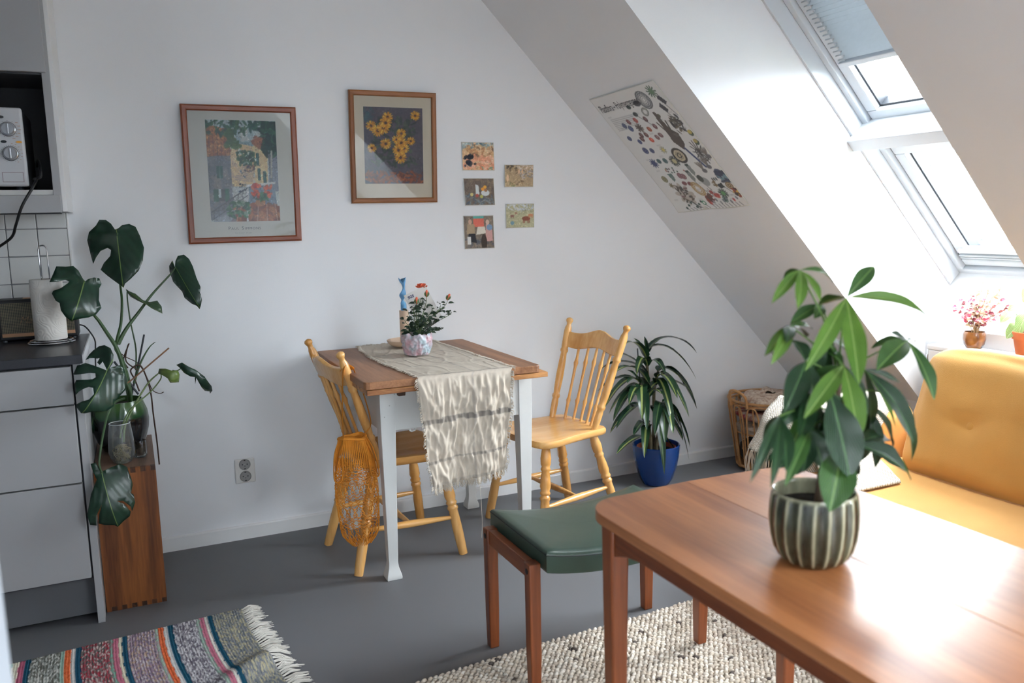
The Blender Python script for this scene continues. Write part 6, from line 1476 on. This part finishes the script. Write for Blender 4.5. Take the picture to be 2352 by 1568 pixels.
for i in range(m):
    p = i/(m-1)
    for k in range(nu):
        u = k/(nu-1); x = XLf(p)+(XR(p)-XLf(p))*u; w = PP[i]
        lift = .006*noise.noise(Vector((x*9, w.y*9, w.z*9)))+.010*max(0, math.sin(x*13+w.y*9+w.z*4))*(.4+.6*u)
        vs.append((x, w.y-(.5*lift if .3 < p < .5 else 0), w.z+max(0, lift)+.001)); uv_.append((x, p*.95, 0))
g.add(vs, [(i*nu+k, i*nu+k+1, (i+1)*nu+k+1, (i+1)*nu+k) for i in range(m-1) for k in range(nu-1)])
g.build('wool', HB, t, smooth=180, uvw=uv_, solid=.006)
# end of the throw dropping over the front of the arm
g = G(); uv_ = []; vs = []; n2 = 26; n3 = 22
def drop(a, b):   # a across (y), b down
    y = -1.40+.42*a; zt_ = .572 if y > -1.25 else .572-.30*min(1, (-1.25-y)/.12)
    zt_ = max(zt_, zs+.02); fall = b*.19
    x = 2.375-.075*math.sin(min(1, b*2.2)*PI/2)-.10*b+.018*math.sin(a*13)*b
    return Vector((x, y+.012*math.sin(b*5+a*8), zt_-fall*(1 if b > .05 else .6)+.004))
for i in range(n2):
    for k in range(n3): vs.append(drop(k/(n3-1), i/(n2-1))); uv_.append((k/(n3-1)*.42, i/(n2-1)*.3, 0))
g.add(vs, [(i*n3+k, i*n3+k+1, (i+1)*n3+k+1, (i+1)*n3+k) for i in range(n2-1) for k in range(n3-1)])
g.build('front_drop', HB, t, smooth=180, uvw=uv_, solid=.006)
rng = random.Random(12); g = G()
for k in range(90):
    a = rng.random(); p = drop(a, 1.0 if rng.random() < .6 else rng.uniform(.55, 1)); L_ = rng.uniform(.16, .23)
    g.tube(spline([p+Vector((-.005, 0, 0)), p+Vector((rng.uniform(-.02, .01), rng.uniform(-.02, .02), -L_*.4)), p+Vector((rng.uniform(-.03, .02), rng.uniform(-.03, .03), -min(L_, p.z-.02)))], 4), .0022, 5)
o = g.build('fringe', M('wool_fringe', (214, 204, 188), .95, .08, 40), t); o['kind'] = 'stuff'

# ---- rattan basket with folded cloths
RAT = M('rattan_cane', (190, 140, 90), .5, .22, 22, bump=.2, bscale=80)
bx_, by_ = 2.955, -.245
t = thing('rattan_basket', (bx_, by_, 0), 'looped rattan basket of folded cloths in the corner by the white wall', 'basket')
def rad(z): return .148+.062*(z/.40)
def bpt(a, z, dr=0): r = rad(z)+dr; return Vector((bx_+r*math.cos(a), by_+r*math.sin(a)*.98, z))
def hoop(z, r, nm, dr=0): G().tube([bpt(2*PI*k/48, z, dr) for k in range(48)], r, 8, closed=True).build(nm, RAT, t)
hoop(.368, .007, 'rim'); hoop(.352, .005, 'rim', -.002); hoop(.022, .008, 'foot_ring'); hoop(.20, .004, 'middle_ring', -.008)
NA = 14
for k in range(NA):
    a0 = 2*PI*k/NA; wv = 2*PI/NA*.98
    P = []
    for q in range(25):
        u = q/24; s = 2*u-1; a = a0+wv*.5*(s if abs(s) < .6 else math.copysign(.6+(abs(s)-.6)*.1, s))*1.25; z = .335*(1-abs(s)**3.2)**.9+.012
        P.append(bpt(a, z, .004))
    G().tube(P, .0044, 7).build('arched_cane', RAT, t)
    G().tube([bpt(a0, .015, -.006), bpt(a0+.03, .20, -.006), bpt(a0, .365, -.006)], .0040, 7).build('upright_cane', RAT, t)
    for z in (.12, .26): G().ball(bpt(a0, z, -.006), .0062, 8, 6, (1, 1, .7)).build('cane_node', RAT, t)
for a in (PI*1.02, PI*.02):
    P = [bpt(a-.28, .345, .006), bpt(a-.26, .40, .012), bpt(a-.15, .425, .018), bpt(a, .432, .020), bpt(a+.15, .425, .018), bpt(a+.26, .40, .012), bpt(a+.28, .345, .006)]
    G().tube(spline(P, 5), .0065, 8).build('handle', RAT, t)
    for s in (-1, 1):
        g = G()
        for q in range(6): g.tube([bpt(a+s*.27+.02*math.cos(2*PI*k/10), .345+.006*q+.0, .004+.012*math.sin(2*PI*k/10)) for k in range(10)], .0028, 5, closed=True)
        g.build('binding', RAT, t)
G().lathe([(.001, .012), (.150, .016)], 28, Matrix.Translation((bx_, by_, 0)), cap=False).build('woven_base', RAT, t)
def cloth(nm, label, z, h, r, c1, c2, seed, scale, off):
    tt = thing(nm, (bx_+off[0], by_+off[1], z), label, 'cloth')
    g = G(); n, mm = 40, 12; vs = []
    for i in range(mm):
        u = i/(mm-1); ph = -PI/2+PI*u
        for k in range(n):
            a = 2*PI*k/n; rr = r*max(.02, math.cos(ph))**.45; w = Vector((math.cos(a)*rr, math.sin(a)*rr, h*.5*math.sin(ph)))
            f = 1+.16*noise.noise(Vector((w.x*9+seed, w.y*9, w.z*22)))
            zz = w.z+.034*abs(noise.noise(Vector((w.x*13, w.y*13, seed))))*(u > .5)*(seed == 4)
            x = bx_+off[0]+w.x*f; y = by_+off[1]+w.y*f
            d = math.hypot(x-bx_, y-by_); mxr = rad(max(0, z+h*.5+zz))-.022
            if d > mxr: x = bx_+(x-bx_)*mxr/d; y = by_+(y-by_)*mxr/d
            vs.append((x, y, z+h*.5+zz))
    g.add(vs, [(i*n+k, i*n+(k+1) % n, (i+1)*n+(k+1) % n, (i+1)*n+k) for i in range(mm-1) for k in range(n)])
    g.build('cloth', M('cloth_%d' % seed, c1, .95, 0, scale, col2=c2, bump=.4, bscale=160), tt, smooth=180); return tt
cloth('folded_cloth', 'dark patterned cloth at the bottom of the rattan basket', .022, .135, .14, (38, 38, 44), (80, 76, 74), 1, 40, (0, 0))
cloth('folded_cloth', 'cream spotted cloth in the middle of the rattan basket', .178, .068, .165, (206, 194, 178), (176, 160, 142), 2, 70, (-.005, -.005))
cloth('folded_cloth', 'red trimmed cloth near the top of the rattan basket', .258, .044, .175, (196, 180, 164), (132, 40, 46), 3, 24, (0, 0))
cloth('folded_cloth', 'tan lace cloth heaped on top of the rattan basket', .312, .075, .150, (220, 206, 188), (182, 152, 132), 4, 60, (.01, .0))
# black and white strap trailing on the floor
P = spline([(2.30, -.97, .24), (2.27, -.96, .12), (2.25, -.95, .03), (2.22, -.94, .006), (2.15, -.94, .006), (2.11, -.91, .006)], 6)
st = thing('woven_strap', (2.1, -.92, 0), 'black and white woven strap trailing on the floor below the throw', 'strap')
G().tube(P, .010, 8, flat=.3, up=Vector((0, 1, 0))).build('band', M('white_cotton', (206, 204, 200), .9), st)
g = G()
for i in range(1, len(P)-1): g.tube([P[i]+Vector((-.0, -.0035, .0025)), P[i].lerp(P[i+1], .45)+Vector((0, -.0035, .0025))], .0032, 6)
g.build('black_pattern', GASK, st)

# ---- radiator and the pots on it
RADW = M('radiator_enamel', (228, 230, 232), .35, .01)
t = thing('radiator', (3.245, -1.36, .10), 'white panel radiator under the sloping sill behind the sofa', 'radiator')
G().bx(3.195, 3.212, -1.755, -.985, .12, .700).build('front_panel', RADW, t, smooth=30, bevel=.006, seg=3)
G().bx(3.192, 3.2945, -1.760, -.980, .700, .722).build('top_grille', RADW, t, smooth=30, bevel=.005, seg=3)
for k in range(24): G().bx(3.212, 3.285, -1.74+.0315*k, -1.728+.0315*k, .7215, .7228).build('grille_slot', M('slot_shadow', (150, 154, 158), .6), t, smooth=0)
G().bx(3.212, 3.275, -1.750, -.990, .13, .700).build('convector', M('radiator_inside', (170, 172, 174), .5), t, smooth=0)
G().bx(3.275, 3.2985, -1.50, -1.42, .20, .62).build('wall_bracket', RADW, t, smooth=0); G().bx(3.275, 3.2985, -1.20, -1.12, .20, .62).build('wall_bracket', RADW, t, smooth=0)
for (z0, z1, r) in ((.60, .64, .008), (.64, .672, .016), (.672, .70, .011)): G().lathe([(r, z0), (r, z1)], 16, Matrix.Translation((3.235, -.962, 0))).build('valve', CHR, t)
G().tube([(3.235, -.962, .602), (3.235, -.962, .012)], .007, 8).build('pipe', RADW, t)
# coleus
zr = .7235
qx, qy = 3.243, -1.170
t = thing('coleus', (qx, qy, zr), 'pink and cream leaved plant in a small brown glazed pot on the radiator', 'plant')
def brownglaze():
    return M('brown_drip_glaze', (150, 98, 52), .15, 0, 22, col2=(98, 62, 40), coat=.4, stretch=(1, 1, .35))
Mx = Matrix.Translation((qx, qy, zr))
G().lathe([(.024, 0), (.030, .003), (.040, .020), (.0445, .042), (.0440, .062), (.0415, .072), (.0395, .073), (.0400, .06), (.040, .05)], 36, Mx).build('pot', brownglaze(), t)
G().lathe([(.001, .060), (.0395, .061)], 20, Mx, cap=False).build('soil', SOIL, t)
CL = [LEAF('coleus_pink', (196, 60, 96), (216, 92, 120), (230, 130, 150), .5, 4, .08, trans=.25, edge=((206, 200, 160), .82)), LEAF('coleus_plum', (112, 44, 60), (150, 70, 84), (190, 90, 100), .5, 4, .08, trans=.2, edge=((206, 200, 160), .86)), LEAF('coleus_cream', (214, 206, 168), (226, 206, 178), (190, 120, 110), .5, 4, .14, trans=.3, edge=((150, 84, 70), .93))]
rng = random.Random(31)
for (tx, ty, Yx) in ((2197, 705, 3.22), (2206, 690, 3.25), (2215, 725, 3.20), (2232, 680, 3.25), (2244, 668, 3.24), (2258, 645, 3.26), (2270, 665, 3.23), (2283, 672, 3.26), (2300, 655, 3.27), (2296, 690, 3.23), (2310, 705, 3.25), (2292, 725, 3.22), (2262, 690, 3.20), (2248, 700, 3.24), (2270, 735, 3.20), (2228, 715, 3.22), (2280, 705, 3.24), (2255, 730, 3.21)):
    e = at(tx, ty, X=Yx); b0 = Vector((qx+rng.uniform(-.012, .012), qy+rng.uniform(-.012, .012), zr+.058)); P = bez(b0, b0+Vector((0, 0, (e.z-b0.z)*.6)), e-Vector((0, 0, (e.z-b0.z)*.2)), e, 6)
    G().tube(P, [.0016-.0001*i for i in range(7)], 5).build('stem', M('coleus_stem', (180, 150, 110), .6), t)
    cream = ty < 675
    for q in range(2, 7):
        for s in range(3):
            if rng.random() < .25: continue
            a = rng.uniform(0, 2*PI); d = Vector((math.cos(a)*.8, math.sin(a), rng.uniform(-.5, .5))).normalized(); L_ = rng.uniform(.014, .028)
            m_ = CL[2] if (cream or rng.random() < .28) else (CL[1] if rng.random() < .55 else CL[0])
            one_leaf('leaf', m_, t, P[q], P[q]+d*L_, L_*.75, (-.8, rng.uniform(-.4, .4), .6), nu=6, nv=5, fold=.1, droop=.1, wave=.25)
# terracotta pot with a pale split leaf
qx, qy = 3.243, -1.405
t = thing('young_monstera', (qx, qy, zr), 'pale green leafy plant in a terracotta pot at the radiator end', 'plant')
Mx = Matrix.Translation((qx, qy, zr)); TER = M('terracotta', (196, 112, 70), .8, .08, 20)
G().lathe([(.038, 0), (.040, .002), (.052, .068), (.052, .07), (.058, .07), (.059, .098), (.056, .100), (.052, .098), (.050, .08)], 36, Mx).build('pot', TER, t)
G().lathe([(.001, .088), (.051, .090)], 20, Mx, cap=False).build('soil', SOIL, t)
GL = LEAF('pale_green_leaf', (132, 160, 96), (166, 188, 128), (196, 208, 160), .4, 5, .03, trans=.35)
for (bx0, ex0, wd) in (((2330, 715), (2298, 742), .05), ((2352, 700), (2315, 715), .055), ((2345, 745), (2312, 778), .06), ((2360, 720), (2340, 770), .06), ((2370, 700), (2395, 670), .06), ((2365, 690), (2350, 660), .05), ((2380, 720), (2420, 740), .07)):
    b1 = at(bx0[0], bx0[1], X=3.235); e1 = at(ex0[0], ex0[1], X=3.19)
    c0 = Vector((qx, qy, zr+.085)); G().tube(bez(c0, c0+Vector((0, 0, .04)), b1-Vector((0, 0, .01)), b1, 6), .0017, 6).build('stem', PST, t)
    one_leaf('leaf', GL, t, b1, e1, wd, (-.8, -.2, .7), shape=lambda u: min(1, (u*4)**.5+.15)*max(0, 1-u**2.5)**.7, nu=10, nv=7, fold=.1, droop=.12, wave=.08)
# ================================================================== FOREGROUND
TEAK = WOOD('teak_oiled', (138, 80, 44), (180, 116, 70), 'y', .33, 1.0, 7, coat=.25, dist=2.5, bump=.03)
TEAKL = WOOD('teak_leg', (98, 46, 20), (136, 72, 36), 'z', .38, 1.0, 9, coat=.1)
TEAKX = WOOD('teak_rail', (98, 46, 20), (136, 72, 36), 'y', .38, 1.0, 9, coat=.1)
t = thing('teak_table', (1.11, -2.7, 0), 'teak dining table with rounded corners and a centre seam in the foreground', 'table')
X0, X1, Y0, Y1, ZT, xm = .828, 1.398, -3.34, -2.062, .72, 1.107
def outline(left):
    r = .085; P = []
    def arc(cx, cy, a0, a1): return [(cx+r*math.cos(math.radians(a0+(a1-a0)*k/8)), cy+r*math.sin(math.radians(a0+(a1-a0)*k/8))) for k in range(9)]
    if left: return [(xm-.0001, Y0), (xm-.0001, Y1)]+arc(X0+r, Y1-r-.012, 90, 180)+arc(X0+r, Y0+r, 180, 270)
    return [(xm+.0001, Y1), (xm+.0001, Y0)]+arc(X1-r, Y0+r, 270, 360)+arc(X1-r, Y1-r-.006, 0, 90)
for s in (True, False): G().prism(outline(s), Zp, ZT-.022, ZT).build('tabletop_leaf', TEAK if s else WOOD('teak_second_leaf', (146, 86, 48), (186, 122, 74), 'y', .33, 1.0, 6, coat=.25, dist=2.5, bump=.03), t, smooth=35, bevel=.0012, seg=2)
lg = ((.872, -2.142), (1.352, -2.128), (.872, -3.26), (1.352, -3.26))
for (x, y) in lg:
    g = G(); vs = []
    for z, h in ((.0165, .013), (.35, .0185), (.62, .021), (ZT-.0225, .0215)): vs += [(x-h, y-h, z), (x+h, y-h, z), (x+h, y+h, z), (x-h, y+h, z)]
    g.add(vs, [(3, 2, 1, 0), (12, 13, 14, 15)]+[(4*i+k, 4*i+(k+1) % 4, 4*i+4+(k+1) % 4, 4*i+4+k) for i in range(3) for k in range(4)]); g.build('leg', TEAKL, t, smooth=20, bevel=.005)
def apron(p, q, horiz):
    # rail with an arched lower edge that thickens towards the legs
    P = []; n = 24; L_ = (Vector(q)-Vector(p)).length
    for i in range(n+1):
        s = i/n*L_; e = min(s, L_-s); P.append((i/n, ZT-.0225-.048-.022*max(0, 1-e/.10)**2))
    P += [(1, ZT-.0225), (0, ZT-.0225)]
    d = Vector(q)-Vector(p); nn = Vector((-d.y, d.x, 0)).normalized()*.009
    G().prism(P, lambda a, b2, tt: Vector((p[0]+d.x*a, p[1]+d.y*a, b2))+nn*tt, -1, 1).build('apron', TEAKX, t, smooth=30, bevel=.001)
apron((.866, -2.165, 0), (.866, -3.237, 0), 0); apron((1.358, -2.150, 0), (1.358, -3.237, 0), 0); apron((.895, -2.138, 0), (1.33, -2.124, 0), 1); apron((.895, -3.264, 0), (1.33, -3.264, 0), 1)

# ---- stool
t = thing('footstool', (1.22, -1.45, 0), 'teak stool with a dished dark green leather seat beside the teak table', 'stool')
xa, xb, ya, yb = .938, 1.503, -1.600, -1.306
for (x, y) in ((xa, ya), (xa, yb), (xb, ya), (xb, yb)):
    h = .0165 if y == ya else 0
    g = G(); vs = []
    for z, hh in ((h, .0148), (.12, .0168), (.385, .0175)): vs += [(x-hh, y-hh, z), (x+hh, y-hh, z), (x+hh, y+hh, z), (x-hh, y+hh, z)]
    g.add(vs, [(3, 2, 1, 0), (8, 9, 10, 11)]+[(4*i+k, 4*i+(k+1) % 4, 4*i+4+(k+1) % 4, 4*i+4+k) for i in range(2) for k in range(4)]); l = g.build('leg', TEAKL, t, smooth=20, bevel=.003)
    sg = -1 if x < 1.2 else 1
    G().lathe([(.0085, 0), (.0085, .0012), (.007, .0016)], 16, Matrix.Translation((x+sg*.0172, y, .362)) @ Matrix.Rotation(sg*PI/2, 4, 'Y')).build('plug', M('plug_black', (28, 26, 26), .5), l)
for x in (xa, xb): G().bx(x-.0125, x+.0125, ya+.0175, yb-.0175, .338, .384).build('side_rail', TEAKX, t, smooth=0, bevel=.003)
for y in (-1.50, -1.40): G().bx(xa+.012, xb-.012, y-.012, y+.012, .326, .346).build('cross_rail', WOOD('teak_cross', (104, 50, 26), (142, 76, 42), 'x', .38, 1.0, 9), t, smooth=0, bevel=.002)
LEA = M('green_leather', (50, 70, 60), .30, .06, 30, bump=.12, bscale=420, spec=.5)
g = G(); nx, ny = 40, 26; sx0_, sx1_, sy0_, sy1_ = .958, 1.483, -1.648, -1.262
def seat_top(u, v):
    e = 2*u-1; x = sx0_+(sx1_-sx0_)*u; y = sy0_+(sy1_-sy0_)*v; z = .398+.030*abs(e)**2.2
    return x, y, z
vs = []; 
rings = []
def loop(inset, dz):
    P = []; N = 30
    for k in range(N): P.append((k/N, 0))
    for k in range(12): P.append((1, k/12))
    for k in range(N): P.append((1-k/N, 1))
    for k in range(12): P.append((0, 1-k/12))
    out = []
    for u, v in P:
        uu = inset/(sx1_-sx0_)+u*(1-2*inset/(sx1_-sx0_)); vv = inset/(sy1_-sy0_)+v*(1-2*inset/(sy1_-sy0_)); x, y, z = seat_top(uu, vv); out.append((x, y, z+dz))
    return out
for (ins, dz) in ((.012, -.064), (.003, -.061), (0, -.052), (0, -.012), (.002, -.004), (.007, .0005), (.03, .004), (.08, .007), (.14, .008), (.185, .008)): rings.append(loop(ins, dz))
n = len(rings[0])
for r_ in rings: vs += r_
g.add(vs, [(i*n+k, i*n+(k+1) % n, (i+1)*n+(k+1) % n, (i+1)*n+k) for i in range(len(rings)-1) for k in range(n)]+[tuple(range(n))[::-1], tuple((len(rings)-1)*n+k for k in range(n))])
g.build('leather_seat', LEA, t, smooth=50)
G().tube([Vector(p)+Vector((0, 0, .0)) for p in loop(-.0006, -.010)], .0016, 6, closed=True).build('seam', M('seam_dark', (22, 32, 30), .5), t)

# ---- chunky wool rug
ang = math.atan2(1.414-1.333, 1.765-.643)
rx_ = Vector((math.cos(ang), math.sin(ang), 0)); ry_ = Vector((math.sin(ang), -math.cos(ang), 0))
rc = Vector((1.775, -1.335, 0))
t = thing('wool_rug', rc-rx_*.7+ry_*.8, 'chunky looped cream wool rug lying under the teak table', 'rug')
g = G(); a = rc-rx_*1.60; g.hexa([a+ry_*2.0, rc+ry_*2.0, rc, a]+[p+Vector((0, 0, .007)) for p in (a+ry_*2.0, rc+ry_*2.0, rc, a)]); g.build('backing', M('rug_backing', (150, 140, 128), .95), t, smooth=0)
rng = np.random.RandomState(5)
# unit loop: a small rounded bead, 6 x 4
bv = []; 
for i, ph in enumerate((-.9, -.2, .45, 1.05)):
    for k in range(7): th = 2*PI*k/7; bv.append((math.cos(th)*math.cos(ph), math.sin(th)*math.cos(ph), math.sin(ph)))
bv.append((0, 0, 1)); bv = np.array(bv)
bf = [(i*7+k, i*7+(k+1) % 7, (i+1)*7+(k+1) % 7, (i+1)*7+k) for i in range(3) for k in range(7)]; bt = [(21+k, 21+(k+1) % 7, 28) for k in range(7)]
VV = []; FF = []; CC = []; off = 0
row = 0; y = 0.006
wool = np.array([lin((214, 204, 190)), lin((204, 192, 176)), lin((222, 214, 202)), lin((190, 178, 164))]); darkc = np.array(lin((92, 84, 80)))
while y < 1.10:
    x = .004+(row % 2)*.0095; sgn = 1 if row % 2 else -1
    while x < 1.30:
        L_ = .0112*rng.uniform(.85, 1.2); W_ = .0062*rng.uniform(.85, 1.2); H_ = .0085*rng.uniform(.8, 1.25); an = sgn*.5+rng.normal(0, .25)
        ca, sa = math.cos(an), math.sin(an); p = bv*np.array([L_, W_, H_]); q = np.stack([p[:, 0]*ca-p[:, 1]*sa, p[:, 0]*sa+p[:, 1]*ca, p[:, 2]+.0085], 1)
        cx_ = x+rng.normal(0, .0012); cy_ = y+rng.normal(0, .0012)+.006*math.sin(x*6)
        wpos = np.array(rc-rx_*cx_+ry_*cy_); w = wpos+q[:, :1]*np.array(rx_)+q[:, 1:2]*np.array(ry_)+np.array([0, 0, 1.0])*q[:, 2:3]
        VV.append(w); c = wool[rng.randint(4)]; 
        if rng.rand() < .012: c = darkc
        CC.append(np.tile(c, (len(bv), 1))); FF += [tuple(v+off for v in f) for f in bf+bt]; off += len(bv); x += .0190
    y += .0108; row += 1
g = G(); g.v = [Vector(v) for v in np.concatenate(VV)]; g.f = FF
o = g.build('wool_loops', VCOL('looped_wool', .95, .1, .4, 400), t, smooth=180, col=np.concatenate(CC)); o['kind'] = 'stuff'

# ---- striped rag rug with a white fringe
t = thing('rag_rug', (-.35, -1.1, 0), 'striped rag rug with white fringe on the floor beside the drawers', 'rug')
c1 = Vector((.258, -.688, 0)); e2 = (Vector((.312, -1.245, 0))-c1).normalized(); e1 = Vector((e2.y, -e2.x, 0)); 
if e1.x > 0: e1 = -e1
# distances from the fringe end to the stripe borders (m), with their colours
S = [(.0, .097, [(128, 130, 134), (150, 150, 140), (110, 116, 124), (176, 168, 140)]), (.097, .112, [(32, 78, 100)]), (.112, .122, [(214, 208, 200)]), (.122, .136, [(188, 112, 132)]), (.136, .148, [(150, 176, 160), (160, 160, 160)]), (.148, .218, [(178, 176, 180), (136, 132, 140), (112, 106, 118), (204, 202, 206)]), (.218, .234, [(36, 84, 106)]), (.234, .246, [(212, 210, 208)]), (.246, .262, [(226, 116, 72), (210, 98, 60)]), (.262, .272, [(160, 186, 168), (170, 160, 160)]),
     (.272, .352, [(160, 140, 152), (150, 128, 146), (186, 160, 140), (128, 116, 132), (190, 180, 186)]), (.352, .368, [(34, 80, 104)]), (.368, .378, [(222, 214, 190)]), (.378, .394, [(192, 112, 132)]), (.394, .404, [(120, 170, 150), (150, 130, 130)]), (.404, .484, [(168, 64, 76), (120, 112, 110), (200, 180, 176), (96, 92, 92), (150, 80, 88)]), (.484, .500, [(34, 80, 104)]), (.500, .512, [(214, 210, 206)]), (.512, .530, [(228, 120, 74), (214, 100, 60)]), (.530, .540, [(150, 180, 166)]),
     (.540, .622, [(158, 162, 156), (120, 120, 112), (200, 200, 194), (106, 108, 102)]), (.622, .638, [(36, 82, 104)]), (.638, .654, [(184, 100, 124)]), (.654, .672, [(222, 216, 194)]), (.672, .682, [(140, 176, 158)]), (.682, .760, [(148, 138, 154), (118, 108, 126), (186, 182, 190), (102, 94, 110)]), (.760, .778, [(34, 80, 104)]), (.778, .79, [(212, 208, 204)]), (.79, .812, [(228, 118, 70), (214, 100, 58)]), (.812, .822, [(150, 176, 160)]), (.822, .92, [(150, 150, 150), (110, 108, 112), (190, 188, 188)]), (.92, 1.4, [(150, 140, 150), (120, 110, 120)])]
NI, NJ = 420, 190; Wd = .70; Ln = 1.05
rng = np.random.RandomState(3); vs = []; cols = np.zeros((NI*NJ, 3))
bounds = [s[1] for s in S]; lc = [np.array([lin(c) for c in s[2]]) for s in S]
def rug_h(d, w):
    # a soft ridge where the rug has been pushed up near the fringe
    return .030*math.exp(-((w-.40-.5*d)/.050)**2)*math.exp(-((d-.06)/.13)**2)
def rug_pt(d, w, z=0): 
    h = rug_h(d, w); p = c1+e1*(d+.010*math.sin(w*7)+.012*math.sin(w*3+1)*min(1, d*3))+e2*w; p.z = .004+h+z; return p
idx = 0
run = {}
for i in range(NI):
    d = Ln*i/(NI-1); 
    for j in range(NJ):
        w = Wd*j/(NJ-1); k = 0; dd = d+.0008*math.sin(w*90)
        while k < len(bounds)-1 and dd > bounds[k]: k += 1
        pal = lc[k]; key = (k, int(d/.0036), int((w+.004*math.sin(i*1.7))/.011))
        if key not in run: run[key] = (rng.randint(len(pal)), rng.uniform(.85, 1.12))
        q, f = run[key]; cols[idx] = pal[q]*f
        p = rug_pt(d, w, .0016*abs(math.sin(d/.0036*PI))+.0010*math.sin(w*600+i*PI)); vs.append(p); idx += 1
g = G(); g.add(vs, [(i*NJ+j, i*NJ+j+1, (i+1)*NJ+j+1, (i+1)*NJ+j) for i in range(NI-1) for j in range(NJ-1)])
g.build('weave', VCOL('rag_weave', .95, .1, .3, 300), t, smooth=180, col=cols, solid=.004)
g = G(); rr = random.Random(8)
for k in range(46):
    w = .01+.0148*k; tl = rr.uniform(-.008, .018); ts = rr.uniform(-.014, .008)
    for q in range(11):
        p = rug_pt(0.0, w+rr.uniform(-.003, .003), .001); L_ = rr.uniform(.042, .060)+tl; dr = -e1; sw = ts+rr.uniform(-.008, .008)
        e = p+dr*L_+e2*sw*1.2; e.z = .003+.004*rr.random(); mm = p.lerp(e, .5)+e2*rr.uniform(-.004, .004)+Vector((0, 0, .004+.006*rr.random()))
        g.tube([p, mm, e], [.0015, .0016, .0007], 5)
o = g.build('fringe', M('white_fringe', (216, 212, 204), .95, .06, 50), t); o['kind'] = 'stuff'
